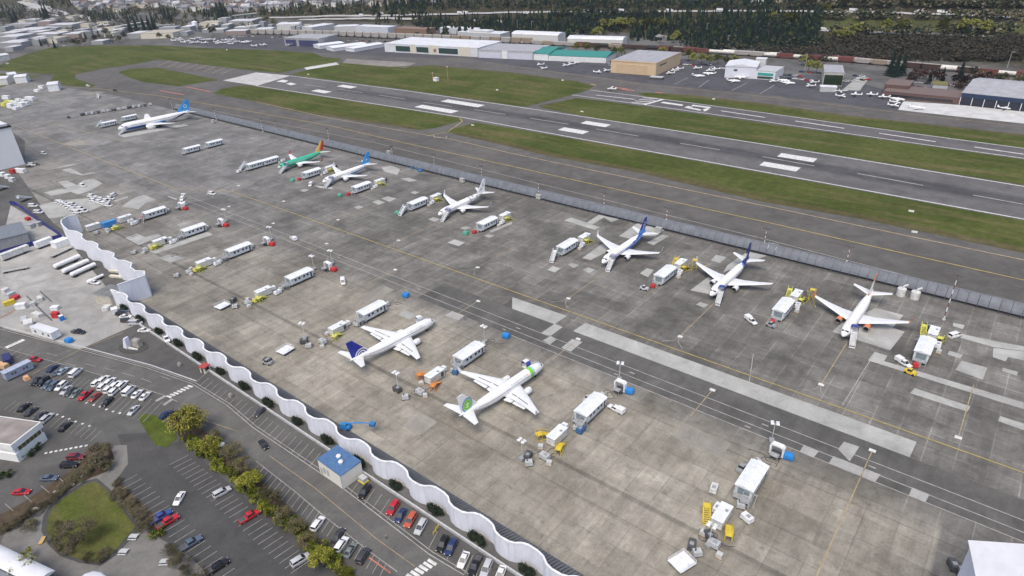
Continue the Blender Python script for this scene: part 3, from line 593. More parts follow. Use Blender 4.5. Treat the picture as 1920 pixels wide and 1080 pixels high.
airplane('airliner','white airliner with a blue swoosh rising along its side to a blue tail',(*G(1129,493.5,2.7),0),R(269),
  livery=lambda s,c: (TB if c>-.42+.058*(s-8)-.3 else MID) if (s>7 and c<-.42+.058*(s-8)) else W0,fin=lambda u,v: TB if v>.35 else MID,art=art_ana)
def art_plume(t,fo,surf,finpt,k,kr):
    mb=MB()
    for u,v,r in ((.45,.3,.8),(.55,.55,.6),(.35,.12,.6)): fin_disc(mb,finpt,k,u,v,r*.35,r,PAT,0,4.5,.25)
    mb.build('tail_emblem',fo)
rp=random.Random(4); PT={}
def pl(s,c):
    key=(int(s*1.4),int(c*4)); 
    if s<24: return W0
    if key not in PT: PT[key]=PAT if rp.random()<.45 else W0
    return PT[key]
airplane('airliner','all white airliner with grey leaf pattern on tail and rear body',(*G(822,403.5,2.7),0),R(270),livery=pl,art=art_plume,fin=lambda u,v:W0)
def art_bird(t,fo,surf,finpt,k,kr):
    mb=MB(); x0,z0=finpt(.5,.42)
    for side in (-1,1): mb.poly([(x0+a,side*.25,z0+b) for a,b in [(-1.1,-.2),(-.2,.1),(.5,.9),(.35,.15),(1.2,.2),(.5,-.3),(-.3,-.4)][::-side]],W0)
    mb.build('tail_emblem',fo)
airplane('airliner','white airliner with bright blue tail and blue patch on its rear belly',(*G(605,342,2.7),0),R(271),
  livery=lambda s,c: SKY if s>19 and c<-.25 and s<31 else W0,fin=lambda u,v: SKY if v>.03 else W0,art=art_bird)
airplane('airliner','unpainted green airliner with yellow and red tail','' and (0,0) or (*G(521,315.5,2.7),0),R(272),
  livery=lambda s,c: PRI if s>1.2 else M('nose_grey',(.5,.52,.5),.5),fin=lambda u,v: (YEL if u<.45 else (ORG if u<.62 else RDD)) if v>.02 else PRI,winglet=RDD,stab=M('wing_upper',(.62,.63,.64),.45))
def art_nine(t,fo,surf,finpt,k,kr):
    mb=MB(); fin_disc(mb,finpt,k,.55,.5,1.0,1.6,M('pale_blue',(.5,.75,.85),.4),0,6.2832,.4); fin_disc(mb,finpt,k,.62,.26,1.7,2.2,M('pale_blue',(.5,.75,.85),.4),3.6,6.0,.4); mb.build('tail_emblem',fo)
airplane('airliner','large twin aisle airliner, white over dark blue, with pale blue tail',(*G(221,241.5,4.2),0),R(268),L=62.8,span=57,Rf=2.95,wl=False,bigeng=1.25,
  livery=lambda s,c: (LB if c<-.22 and s>3 and s<17 else (SKY if c<-.3 and s>17 and s<24 else (NV if s>27 and c<-.1+(s-33)*.12 else W0))),fin=lambda u,v: SKY if v>.03 else W0,art=art_nine)
# ------------------------------------------------------------------ vehicles (local +X is forward)
def wheels(o,xs,w,r,tw=.22):
    for x in xs:
        for s in (-1,1):
            mb=MB(); mb.tube((x,s*w-tw/2,r),(x,s*w+tw/2,r),r,black,10); wh=mb.build('wheel',o)
            mb=MB(); y=s*(w+tw/2+.004); mb.poly([(x+.6*r*math.cos(i*.785),y,r+.6*r*math.sin(i*.785)) for i in (range(8) if s<0 else range(7,-1,-1))],steel); mb.build('rim',wh)
def lamps(o,L,w,z,fr=True):
    for s in (-1,1):
        mb=MB(); mb.box(L-.06,L+.02,s*w-.16,s*w+.16,z-.08,z+.08,M('headlight_glass',(.75,.76,.72),.2)); mb.build('headlight',o)
        mb=MB(); mb.box(-L-.02,-L+.06,s*w-.14,s*w+.14,z-.05,z+.12,M('tail_light_red',(.35,.02,.02),.3)); mb.build('tail_light',o)
def secs(st,paint):
    """st: list of (x, halfwidth, zbottom, zshoulder) -> lower car body"""
    rg=[]
    for x,w,zb,zt in st: rg.append([(x,-w*.94,zb),(x,-w,zb+(zt-zb)*.45),(x,-w*.97,zt-.07),(x,-w*.84,zt),(x,w*.84,zt),(x,w*.97,zt-.07),(x,w,zb+(zt-zb)*.45),(x,w*.94,zb)][::-1])
    return rg
def car(kind,paint):
    def f():
        o=empty('car' if kind in('sedan','suv','hatch') else {'pickup':'pickup_truck','van':'van','utility':'utility_truck'}[kind])
        if kind=='sedan':
            st=[(-2.3,.72,.35,.80),(-2.2,.84,.25,.92),(-1.5,.89,.22,.95),(.7,.90,.22,.93),(1.7,.87,.22,.84),(2.2,.80,.25,.70),(2.32,.66,.35,.60)]; cab=[(-1.75,.75,.93),(-1.05,.62,1.42),(.2,.62,1.44),(1.1,.74,.92)]; L=2.3;ax=(-1.4,1.42);r=.32;zl=.62
        elif kind=='suv':
            st=[(-2.35,.80,.40,1.05),(-2.25,.90,.32,1.10),(-1.4,.94,.3,1.10),(.9,.94,.3,1.08),(1.9,.91,.3,1.02),(2.3,.84,.34,.90),(2.38,.74,.45,.76)]; cab=[(-2.22,.80,1.09),(-2.0,.72,1.72),(.45,.70,1.76),(1.25,.80,1.07)]; L=2.38;ax=(-1.42,1.45);r=.37;zl=.78
        elif kind=='pickup':
            st=[(-2.8,.88,.5,1.05),(-2.7,.93,.42,1.05),(1.2,.94,.4,1.08),(2.3,.92,.4,1.05),(2.75,.86,.42,.95),(2.82,.78,.5,.82)]; cab=[(-.75,.80,1.07),(-.6,.72,1.76),(.75,.70,1.78),(1.45,.80,1.07)]; L=2.8;ax=(-1.75,1.8);r=.40;zl=.85
        elif kind=='utility':
            st=[(-2.9,.88,.5,1.05),(-2.7,.93,.42,1.05),(1.2,.94,.4,1.08),(2.3,.92,.4,1.05),(2.75,.86,.42,.95),(2.82,.78,.5,.82)]; cab=[(-.5,.80,1.07),(-.4,.72,1.76),(.75,.70,1.78),(1.45,.80,1.07)]; L=2.8;ax=(-1.75,1.8);r=.40;zl=.85
        else:
            st=[(-2.6,.92,.4,1.15),(-2.55,.98,.32,1.2),(1.6,.98,.32,1.2),(2.35,.94,.32,1.1),(2.6,.86,.36,.95),(2.66,.76,.45,.8)]; cab=[(-2.5,.92,1.19),(-2.4,.86,2.05),(1.0,.84,2.08),(1.95,.9,1.17)]; L=2.64;ax=(-1.6,1.7);r=.36;zl=.85
        mb=MB(); mb.loft(secs(st,paint),paint)
        # roof and pillars in body colour
        (xa,wa,za),(xb,wb,zb),(xc,wc,zc),(xd,wd,zd)=cab
        mb.loft([[(xb-.06,-wb,zb-.03),(xb-.06,wb,zb-.03),(xb+.05,wb*.9,zb+.04),(xb+.05,-wb*.9,zb+.04)][::-1],[(xc,-wc,zc-.03),(xc,wc,zc-.03),(xc-.1,wc*.9,zc+.04),(xc-.1,-wc*.9,zc+.04)][::-1]],paint)
        for s in (-1,1):
            for (p,q) in (((xa,s*wa,za-.05),(xb,s*wb,zb)),((xd,s*wd,zd-.05),(xc,s*wc,zc)),(((xa+xd)/2,s*(wa+wd)/2*.99,za-.05),((xb+xc)/2,s*wb,zb))): mb.tube(p,q,.055,paint,4)
        if kind=='pickup': mb.box(-2.65,-.85,-.78,.78,1.04,1.062,dgrey)
        if kind=='utility': mb.box(-2.85,-.55,-.98,.98,.75,2.0,paint)
        mb.build('body',o,True)
        pan=lambda P,n='window': MB().poly(P,glass).build(n,o)
        e=.012
        pan([(xd+e,-wd*.92,zd),(xd+e,wd*.92,zd),(xc+e,wc*.92,zc-.02),(xc+e,-wc*.92,zc-.02)],'windscreen')
        pan([(xa-e,wa*.92,za),(xa-e,-wa*.92,za),(xb-e,-wb*.92,zb-.02),(xb-e,wb*.92,zb-.02)],'rear_window')
        for s in (-1,1):
            if kind=='van': P=[(xd-.2,s*(wd+e),zd+.02),(xd-.95,s*(wd+e),zd+.1),(xc-.35,s*(wc+e),zc-.15),(xc+.05,s*(wc+e),zc-.12)]
            else: P=[(xd-.12,s*(wd+e),zd+.02),(xa+.12,s*(wa+e),za+.02),(xb+.02,s*(wb+e),zb-.04),(xc-.05,s*(wc+e),zc-.04)]
            pan(P[::s],'window')
        wheels(o,ax,st[2][1]-.12,r); lamps(o,L-.02,st[2][1]*.72,zl); return o
    return f
def paintm(n,c): return M('car_paint_'+n,c,.22,var=.04,spec=.5)
PC={'white':(.74,.74,.74),'black':(.015,.015,.017),'silver':(.45,.46,.48),'grey':(.15,.16,.17),'charcoal':(.05,.052,.056),'red':(.42,.02,.03),'maroon':(.18,.02,.035),'orange red':(.45,.09,.05),'navy':(.02,.035,.11),'blue':(.04,.07,.26),'slate blue':(.09,.12,.17),'brick red':(.28,.06,.05),'grey green':(.16,.19,.18),'pale blue':(.33,.40,.46)}
KN={'sedan':'sedan','suv':'sport utility car','pickup':'pickup truck','van':'van','utility':'service pickup with box bed'}
def vcar(kind,colr,px,py,a,where,group,z=.7,cat=None,state=''):
    loc=G(px,py,z); 
    o=put('car_%s_%s'%(kind,colr),car(kind,paintm(colr.replace(' ','_'),PC[colr])),loc,a,(colr+' '+KN[kind]+state+' '+where).strip(),cat or {'pickup':'pickup truck','utility':'pickup truck','van':'van'}.get(kind,'car'),group)
    o.scale=(1.04,)*3; return o
AN=R(110)
for px,py,k,c in ((684,922,'suv','black'),(737,952,'suv','red'),(751,966,'sedan','navy'),(770,975,'suv','orange red'),(789,988,'suv','silver'),(830,1020,'suv','black'),(846,1026,'suv','navy'),(869,1049,'sedan','white'),(891,1060,'pickup','black'),(912,1066,'suv','silver'),(938,1076,'sedan','white'),(487,772,'sedan','charcoal')):
    vcar(k,c,px,py,AN+math.pi,'parked between road and white wall','cars parked along the white wall')
for px,py,k,c in ((596,982,'suv','white'),(634,1003,'sedan','charcoal'),(640,1021,'suv','white'),(657,1031,'sedan','grey green'),(681,1042,'suv','charcoal')):
    vcar(k,c,px,py,AN,'parked between the hedge and the road','cars parked beside the hedge')
vcar('sedan','black',494,833,R(-12),'driving on the road beside the hedge',None)
for px,py,k,c,a in ((336,934,'sedan','white',-52),(416,923,'suv','silver',82),(468,968,'pickup','red',82),(563,1050,'suv','silver',80),(301,969,'pickup','blue',85),(314,978,'pickup','red',85),(357,1019,'pickup','slate blue',85),(407,1063,'pickup','black',84)):
    vcar(k,c,px,py,R(a),'in the lower lot by the island' if px not in (336,) else 'driving through the lower car park','cars in the lower car park')
for px,py,k,c in ((142,857,'suv','maroon'),(130,872,'suv','black'),(92,896,'sedan','slate blue'),(40,922,'sedan','red')):
    vcar(k,c,px,py,R(40),'parked nose to the brown shrubs','cars parked below the shrubs')
A1=R(121)
for px,py,k,c in ((98,690,'sedan','navy'),(109,697,'sedan','slate blue'),(118,695,'sedan','pale blue'),(142,699,'van','white'),(242,733,'van','white'),(257,738,'sedan','white'),(272,742,'sedan','white')):
    vcar(k,c,px,py,A1,'in the upper row of the side lot','cars in the side car park')
for px,py in ((183,717),(194,712),(194,724),(206,716),(205,729),(217,722),(215,733),(229,722)):
    vcar('suv','white',px,py,A1,'in the white cluster of the side lot','cars in the side car park')
for px,py,k,c in ((72,713,'pickup','black'),(81,715,'suv','black'),(90,720,'sedan','slate blue'),(100,724,'suv','slate blue'),(115,724,'suv','white'),(124,731,'sedan','silver'),(132,734,'sedan','charcoal'),(142,737,'sedan','grey green'),(160,740,'pickup','red'),(177,744,'sedan','brick red'),(201,753,'sedan','black'),(250,769,'sedan','silver')):
    vcar(k,c,px,py,A1+math.pi,'in the middle row of the side lot','cars in the side car park')
for px,py,k,c in ((45,763,'sedan','black'),(58,771,'sedan','charcoal'),(76,779,'sedan','charcoal'),(88,784,'suv','silver'),(122,799,'sedan','black')):
    vcar(k,c,px,py,A1,'in the bottom row of the side lot','cars in the side car park')
vcar('pickup','red',64,674,R(30),'parked beyond the small blue grey trailer',None)
for px,py,k,c,a in ((228,589,'suv','black',30),(235,593,'sedan','white',35),(238,601,'suv','charcoal',35),(254,606,'van','silver',35),(270,619,'sedan','white',35),(233,581,'sedan','slate blue',30),(312,635,'pickup','white',-15)):
    vcar(k,c,px,py,R(a),'at the corner of the yard by the wall','cars at the yard corner')
vcar('pickup','black',147,622,R(25),'parked beside the blue tarpaulin bin',None)
vcar('sedan','navy',312,776,R(100),'half hidden behind the yellow green tree',None); vcar('van','white',347,783,R(25),'glimpsed through the yellow green tree',None); vcar('sedan','white',405,833,R(35),'glimpsed between the hedge trees',None)
# airside vehicles
AW='on the aircraft apron'
vcar('van','white',643,528,R(-35),'alone on the apron road','apron service vehicles')
vcar('utility','white',1155,767,R(175),'beside the cabin right of green tailed airliner','apron service vehicles')
vcar('utility','white',1408,601,R(-32),'left of the orange engined airliner','apron service vehicles')
vcar('utility','white',1694,680,R(-30),'below the rightmost service cabin','apron service vehicles')
vcar('van','white',1790,629,R(60),'beside the yellow stands at the right edge','apron service vehicles')
vcar('van','white',397,363,R(10),'near the yellow line on the apron','apron service vehicles')
vcar('utility','white',550,447,R(170),'driving on the apron between red bins','apron service vehicles')
vcar('van','white',583,346,R(-50),'below the blue tailed airliner','apron service vehicles')
for px,py in ((345,384),(342,373)): vcar('van','white',px,py,R(-40),'beside the topmost red bin','apron service vehicles')
for px,py,a in ((172,368,-20),(176,376,-20),(181,372,-20),(186,379,-20),(190,374,-20),(195,382,-20),(199,377,-20),(203,385,-20),(213,366,70),(207,372,-20)): vcar('van','white',px,py,R(a+40),'in right van cluster by wall end','white vans on the apron')
for px,py in ((112,379),(117,381),(122,383),(127,386),(132,389),(138,392),(150,392),(156,396),(145,398)): vcar('van','white',px,py,R(35),'in left van cluster by wall end','white vans on the apron')
vcar('van','white',135,384,R(35),'in left van cluster by wall end','white vans on the apron')
for px,py,k,c in ((62,386,'van','white'),(72,398,'van','white'),(55,312,'sedan','black'),(60,309,'van','white'),(68,308,'sedan','charcoal')): vcar(k,c,px,py,R(35),'beside the blue fence' if py>330 else 'at the foot of the white hangar','vehicles by the blue fence')
vcar('sedan','black',129,220,R(5),'alone on the far apron',None)
for px,py,c in ((165,161,'white'),(216,170,'charcoal'),(82,288,'white'),(155,348,'white')): vcar('van',c,px,py,R(5),'at the far left end of the airfield','far airfield vehicles')
vcar('utility','white',177,530,R(20),'parked below the small tanker trailer',None)
# ------------------------------------------------------------------ apron equipment (long axis = local Y)
PANEL=M('cabin_panel',(.56,.59,.61),.5,var=.1); ROOFC=M('cabin_roof',(.68,.70,.72),.5,var=.12)
def cabin():
    o=empty('service_cabin')
    MB().box(-1.9,1.9,-6.2,6.2,1.05,3.7,PANEL).build('cabin_wall',o)
    mb=MB(); mb.loft([[(-2.15,y,3.702),(2.15,y,3.702),(2.15,y,3.85),(0,y,4.4),(-2.15,y,3.85)] for y in (-6.5,6.5)],ROOFC); mb.build('roof',o)
    for s in (-1,1):
        for y in (-4.2,-2.2,.6,2.6): mb=MB(); mb.box(s*1.9-.02,s*1.9+.02,y,y+1.1,2.2,3.1,glass); mb.build('window',o)
        mb=MB(); mb.box(s*1.9-.03,s*1.9+.03,4.6,5.5,1.15,3.2,dgrey); mb.build('door',o)
        mb=MB(); mb.path([(s*1.95,-6.0,1.0),(s*1.95,6.0,1.0)],.07,dgrey,4); mb.build('skirt_rail',o)
    MB().box(-1.6,1.6,-6,6,.7,1.04,dgrey).build('chassis',o)
    mb=MB(); mb.box(-1.3,1.3,-6.26,-6.2,1.3,3.3,M('tinted_end',(.20,.25,.27),.3)); mb.build('end_window',o)
    mb=MB(); mb.box(-1.8,1.8,-8.0,-6.3,1.0,1.12,grey); 
    for x in (-1.7,1.7): mb.path([(x,-6.4,3.4),(x,-7.9,2.2),(x,-7.9,0),],.06,white2,4); mb.path([(x,-6.4,2.1),(x,-7.9,2.1)],.05,white2,4)
    mb.build('porch',o)
    mb=MB()
    for i in range(5): mb.box(-.6,.6,-8.3-.3*i,-8.0-.3*i,.82-.2*i,.9-.2*i,grey)
    mb.tube((-.6,-8,1.05),(-.6,-9.5,.1),.06,grey,4); mb.tube((.6,-8,1.05),(.6,-9.5,.1),.06,grey,4); mb.build('steps',o)
    for y in (-4.5,4.5):
        for s in (-1,1): mb=MB(); mb.tube((s*1.45-.15,y,.45),(s*1.45+.15,y,.45),.45,black,10); mb.build('wheel',o)
    return o
def container(body=white2,dark=True):
    def f():
        o=empty('equipment_container'); MB().taper(-1.5,1.5,-3.4,3.4,.5,3.1,.04,.04,body).build('container_wall',o)
        mb=MB(); mb.box(-1.6,1.6,-3.5,3.5,3.102,3.26,ROOFC if body is white2 else body); mb.build('roof',o)
        mb=MB(); mb.box(.4,1.1,.6,1.4,3.27,3.45,grey); mb.build('roof_hatch',o)
        if dark: mb=MB(); mb.box(1.5,1.53,1.6,2.9,.8,2.6,dgrey); mb.build('doorway',o)
        for s in (-1,1): mb=MB(); mb.box(s*1.3-.12,s*1.3+.12,-3.2,3.2,.0,.5,dgrey); mb.build('skid',o)
        return o
    return f
def stand(mt):
    def f():
        o=empty('work_stand'); mb=MB()
        mb.box(-.8,.8,1.0,2.6,1.9,2.0,mt)
        for x in (-.75,.75):
            for y in (1.05,2.55): mb.tube((x,y,0),(x,y,2.95),.07,mt,4)
            mb.tube((x,1,2.0),(x,-2.4,.1),.09,mt,4); mb.tube((x,1,2.9),(x,-2.4,1.0),.06,mt,4); mb.tube((x,2.55,2.95),(x,1.05,2.95),.06,mt,4); mb.tube((x,2.5,.15),(x,-2.4,.12),.08,mt,4); mb.tube((x,1.05,.2),(x,2.55,1.9),.05,mt,4); mb.tube((x,-2.4,.1),(x,-2.4,1.0),.05,mt,4)
        mb.build('frame',o)
        mb=MB()
        for i in range(8): mb.box(-.72,.72,.75-.42*i-.17,.75-.42*i+.17,1.78-.235*i,1.84-.235*i,mt)
        mb.build('treads',o); return o
    return f
def boarding(canopy=None,canopy_top=False):
    def f():
        o=empty('boarding_stairs'); mb=MB(); mb.box(-1.1,1.1,2.4,4.4,3.0,3.15,white); mb.build('platform',o)
        for x in (-1.1,1.1): mb=MB(); mb.prism([(x-.05,2.4),(x+.05,2.4),(x+.05,4.4),(x-.05,4.4)],3.16,4.3,white); mb.build('platform_panel',o)
        for x in (-.95,.95):
            mb=MB(); n=mb.add([(x-.05,2.4,2.7),(x-.05,2.4,4.2),(x-.05,-3.6,1.2),(x-.05,-3.6,.1),(x+.05,2.4,2.7),(x+.05,2.4,4.2),(x+.05,-3.6,1.2),(x+.05,-3.6,.1)])
            for q in ((0,1,2,3),(7,6,5,4),(0,4,5,1),(1,5,6,2),(2,6,7,3),(3,7,4,0)): mb.face([n+i for i in q],white)
            mb.build('side_panel',o)
        mb=MB(); n=mb.add([(-.88,2.4,2.95),(.88,2.4,2.95),(.88,-3.6,.3),(-.88,-3.6,.3)]); mb.face((n,n+3,n+2,n+1),lgrey); mb.build('treads',o)
        mb=MB(); mb.box(-1,1,-3.0,3.6,.45,.75,dgrey); mb.tube((-.8,3.2,.7),(-.8,3.2,3.0),.12,grey,5); mb.tube((.8,3.2,.7),(.8,3.2,3.0),.12,grey,5); mb.build('chassis',o)
        for y in (-2.2,3.0):
            for s in (-1,1): mb=MB(); mb.tube((s*.95-.12,y,.4),(s*.95+.12,y,.4),.4,black,10); mb.build('wheel',o)
        if canopy:
            mb=MB(); mb.loft([[(-1.3,y,3.3),(-1.3,y,5.3),(-.8,y,5.75),(.8,y,5.75),(1.3,y,5.3),(1.3,y,3.3),(1.22,y,3.3),(1.22,y,5.25),(.75,y,5.67),(-.75,y,5.67),(-1.22,y,5.25),(-1.22,y,3.3)] for y in (2.5,4.5)],lambda i,j: white if (j in (2,) and canopy_top) else canopy); mb.build('canopy',o)
        return o
    return f
def arch():
    o=empty('access_arch'); mb=MB()
    prof=[(-2.0,.6),(-2.0,3.6),(-1.4,4.2),(1.4,4.2),(2.0,3.6),(2.0,.6),(1.5,.6),(1.5,3.4),(1.2,3.7),(-1.2,3.7),(-1.5,3.4),(-1.5,.6)]
    mb.loft([[(x,y,z) for x,z in prof] for y in (-.8,.8)],white); mb.build('arch_frame',o)
    mb=MB(); mb.box(-1.4,1.4,-1.4,1.4,.5,.7,dgrey); mb.box(-1.2,1.2,-3.2,-1.4,1.9,2.0,grey); mb.tube((-1.1,-3.1,0),(-1.1,-3.1,2.9),.06,grey,4); mb.tube((1.1,-3.1,0),(1.1,-3.1,2.9),.06,grey,4); mb.build('platform',o)
    for s in (-1,1):
        for y in (-1.2,1.2): mb=MB(); mb.tube((s*1.4-.12,y,.35),(s*1.4+.12,y,.35),.35,black,8); mb.build('wheel',o)
    return o
def cbin(mt):
    def f():
        o=empty('covered_bin'); mb=MB(); mb.loft([[(a*sx,b*sx,z) for a,b in ((-1.3,-1.1),(1.3,-1.1),(1.45,0),(1.3,1.1),(-1.3,1.1),(-1.45,0))] for z,sx in ((.15,.9),(.3,1.),(1.3,1.),(1.75,.85),(2.0,.45))],mt); mb.build('cover',o,True)
        for x in (-.9,.9): 
            for y in (-.8,.8): mb=MB(); mb.tube((x,y-.08,.16),(x,y+.08,.16),.16,black,8); mb.build('wheel',o)
        return o
    return f
def cart(mt):
    def f():
        o=empty('equipment_cart'); MB().taper(-.95,.95,-1.5,1.5,.5,1.9,.08,.1,mt).build('housing',o); MB().box(-.8,.8,-1.3,1.3,.35,.5,dgrey).build('chassis',o)
        mb=MB(); mb.path([(0,1.4,.45),(0,2.6,.35)],.05,dgrey,4); mb.build('tow_bar',o)
        mb=MB(); mb.box(-.5,.5,-.8,.2,1.902,2.02,grey); mb.build('vent',o)
        for y in (-1,1):
            for s in (-1,1): mb=MB(); mb.tube((s*.8-.1,y,.3),(s*.8+.1,y,.3),.3,black,8); mb.build('wheel',o)
        return o
    return f
def tower(h=7.5):
    def f():
        o=empty('light_tower'); mb=MB(); mb.box(-.7,.7,-1,1,.3,1.2,grey); mb.build('base_trailer',o); mb=MB(); mb.tube((0,0,1.2),(0,0,h),.09,white2,5); mb.build('pole',o)
        for x in (-.75,.75):
            for y in (-.45,.45): mb=MB(); mb.taper(x-.5,x+.5,y-.34,y+.34,h-.2,h+.12,.08,.05,white); mb.build('lamp',o)
        mb=MB(); mb.path([(-1.3,0,h-.3),(1.3,0,h-.3)],.05,dgrey,4); mb.build('crossbar',o)
        return o
    return f
def mast(h):
    def f():
        o=empty('light_mast'); mb=MB(); n=10
        for i in range(n): mb.tube((0,0,h*i/n),(0,0,h*(i+1)/n),.24-.012*i,(M('mast_rust',(.20,.09,.06),.6) if i%2 else white),6)
        mb.build('pole',o); mb=MB(); mb.box(-1.6,1.6,-.1,.1,h,h+.12,dgrey); mb.build('crossarm',o)
        for x in (-1.4,-.5,.5,1.4): mb=MB(); mb.taper(x-.3,x+.3,-.45,.25,h+.12,h+.5,.05,.1,dgrey); mb.build('lamp',o)
        mb=MB(); mb.prism([(math.cos(i*1.047)*.7,math.sin(i*1.047)*.7) for i in range(6)],0,.5,concrete); mb.build('footing',o); return o
    return f
def wplat():
    o=empty('work_platform'); MB().box(-2.2,2.2,-2.6,2.6,1.0,1.15,white).build('deck',o); mb=MB()
    for x,y in ((-2.1,-2.5),(2.1,-2.5),(2.1,2.5),(-2.1,2.5),(0,2.5),(2.1,0),(-2.1,0)): mb.tube((x,y,1.15),(x,y,2.1),.05,white,4)
    P=[(-2.1,-2.5,2.1),(-2.1,2.5,2.1),(2.1,2.5,2.1),(2.1,-2.5,2.1)]; mb.path(P,.05,white,4); mb.path([(a,b,1.6) for a,b,c in P],.04,white,4); mb.build('railing',o)
    MB().box(-1.9,1.9,-2.3,2.3,.45,.99,M('skirt_blue',(.05,.10,.20),.6)).build('skirt',o)
    for s in (-1,1):
        for y in (-1.9,1.9): mb=MB(); mb.tube((s*1.7-.12,y,.32),(s*1.7+.12,y,.32),.32,black,8); mb.build('wheel',o)
    return o
def dock():
    """small stack of engine ground power gear between cabin and container"""
    o=empty('ground_power_unit'); MB().taper(-1.1,1.1,-.9,.9,.5,1.7,.1,.1,lgrey).build('housing',o); mb=MB(); mb.tube((-.5,0,1.7),(-.5,0,2.5),.18,dgrey,6); mb.build('exhaust_stack',o); MB().box(-1,1,-.8,.8,.3,.49,dgrey).build('chassis',o)
    mb=MB(); mb.path([(1.0,.3,1.2),(1.5,.6,.9),(1.6,1.2,.1),(1.2,1.9,.05)],.09,black,5); mb.build('hose',o)
    for s in (-1,1):
        for y in (-.6,.6): mb=MB(); mb.tube((s*.9-.1,y,.25),(s*.9+.1,y,.25),.25,black,8); mb.build('wheel',o)
    return o
H90=R(90)
WHERE={-34.3:'nearest the bottom right hangar',-85.8:'right of green tailed airliner',-137.3:'between both near airliners',-190.1:'left of blue tailed near airliner',-241.2:'in first red bin row',-291.:'in second red bin row',-334.5:'in third red bin row',-378.4:'in farthest red bin row'}
BINC={-34.3:'blue',-85.8:'blue',-137.3:'blue',-190.1:'blue',-241.2:'red',-291.:'red',-334.5:'red',-378.4:'red'}
CB={'blue':blue,'red':red,'green':green}
def bn(c,x,y,rz,where): put('bin_'+c,cbin(CB[c]),(x,y),rz,c+' covered bin '+where,'bin','covered bins on the apron')
rnd=random.Random(11)
for x,w in WHERE.items():
    put('cabin',cabin,(x,140.5 if x>-200 else 141.8),0,'long white service cabin on wheels '+w,'service cabin','service cabins on the apron',(1.2,.93,1.06))
    if x not in (-137.3,-190.1):
        put('arch',arch,(x+1.5,156.5),0,'white wheeled access arch '+w.replace('in the ','in '),'access arch','access arches'); bn(BINC[x],x+4.6,157.2,.2,'under access arch '+w.replace('in the ','in '))
        put('tower',tower(),(x-1.5,161.0),.4,'portable light tower at the row head '+w.replace('in the ','in '),'light tower','portable light towers')
    else: bn('blue',x+(1.5 if x>-150 else -.8),159.6,.2,'at the head of the row '+w)
    put('gpu',dock,(x+.8,131.6),.3,'grey power unit between cabin and container '+w,'power unit','ground power units')
    put('gpu',dock,(x-1.7,149.6),1.2,'grey power unit behind near side cabin '+w,'power unit','ground power units')
    put('cart_white',cart(white),(x-2.6 if x!=-34.3 else x-3.6,129.2 if x!=-34.3 else 126.8),0,'white box cart beside container '+w,'equipment cart','equipment carts')
    put('cart_grey',cart(lgrey),(x+.2,115.6),H90,'grey equipment cart beyond container '+w,'equipment cart','equipment carts')
    if x!=-378.4: put('container_w%d'%(x in(-137.3,-190.1,-334.5)),container(white2,x in(-137.3,-190.1,-334.5)),(x-1.5,124.3),0,'white equipment container with stands '+w,'container','equipment containers')
    mt,nm=(yellow,'yellow') if x in (-34.3,-85.8) else ((orange,'orange') if x==-137.3 else (lime,'lime yellow'))
    put('stand_'+nm,stand(mt),(x+1.6,121.6),R(200),nm+' stepped stand right of container '+w,'work stand','stepped work stands',1.15)
    if x in (-34.3,-85.8,-137.3): put('stand_'+nm,stand(mt),(x-5.0,123.0),R(25 if x==-34.3 else 150),nm+' stepped stand left of container '+w,'work stand','stepped work stands',1.15)
    put('gpu',dock,(x-1.9,110.8),.8,'grey power unit at the wall end '+w,'power unit','ground power units')
put('cart_white',cart(white),(-30.6,128.3),R(70),'white box cart on the right of the bottom right container','equipment cart','equipment carts')
put('cart_open',cart(white2),(-41.5,132.8),R(10),'open white cage cart left of the bottom right cabin','equipment cart')
put('cart_navy',cart(M('cart_blue',(.05,.13,.28),.5)),(-83.6,131.6),0,'blue and white cart below the cabin right of the green tailed airliner','equipment cart'); put('cart_navy',cart(blue),(-135.5,131.5),.3,'blue cart under the cabin between the near airliners','equipment cart')
for (px,py,rz,w) in ((1279,1054,-.35,'nearest the camera at bottom right'),(535,656,.1,'left of the blue tailed near airliner'),(417,573,.1,'near the zigzag wall in the fourth row'),(1447,464,.1,'beside the blast fence behind the navy tailed airliner')): put('wplat',wplat,G(px,py,1.0),rz,'white railed work platform '+w,'work platform','railed work platforms')
for px,py,w in ((978,826,'left of the container right of the green tailed airliner'),(742,699,'beyond the orange stands'),(566,606,'in front of the left near container'),(907,612,'between the two blue bins'),(1335,985,'above the railed work platform'),(584,480,'by the fourth red bin row')): put('tower',tower(),G(px,py,7.4),rnd.uniform(-.5,.5),'portable light tower '+w,'light tower','portable light towers')
for px,py,w in ((437,563,'lower left row'),(745,730,'below the orange stands'),(502,676,'by the wall side tractor'),(570,640,'below the left near container'),(1297,1022,'beside the bottom right work platform'),(1330,1005,'beneath the bottom right light tower'),(990,855,'under the light tower')): put('cart_dark',cart(dgrey),G(px,py,.9),rnd.uniform(0,3),'dark equipment cart '+w,'equipment cart','equipment carts')
def scaffold():
    o=empty('access_scaffold'); mb=MB()
    for x in (-1.1,1.1):
        for y in (-1.6,0,1.6): mb.tube((x,y,0),(x,y,3.2),.07,lgrey,4)
        for z in (1.5,3.2): mb.tube((x,-1.6,z),(x,1.6,z),.06,lgrey,4)
        mb.tube((x,-1.6,.2),(x,1.6,1.5),.05,lgrey,4)
    for y in (-1.6,0,1.6): mb.tube((-1.1,y,3.2),(1.1,y,3.2),.06,lgrey,4); mb.tube((-1.1,y,1.5),(1.1,y,1.5),.06,lgrey,4)
    mb.build('frame',o); mb=MB(); mb.box(-1.05,1.05,-1.5,1.5,2.1,2.2,grey); mb.build('deck',o); return o
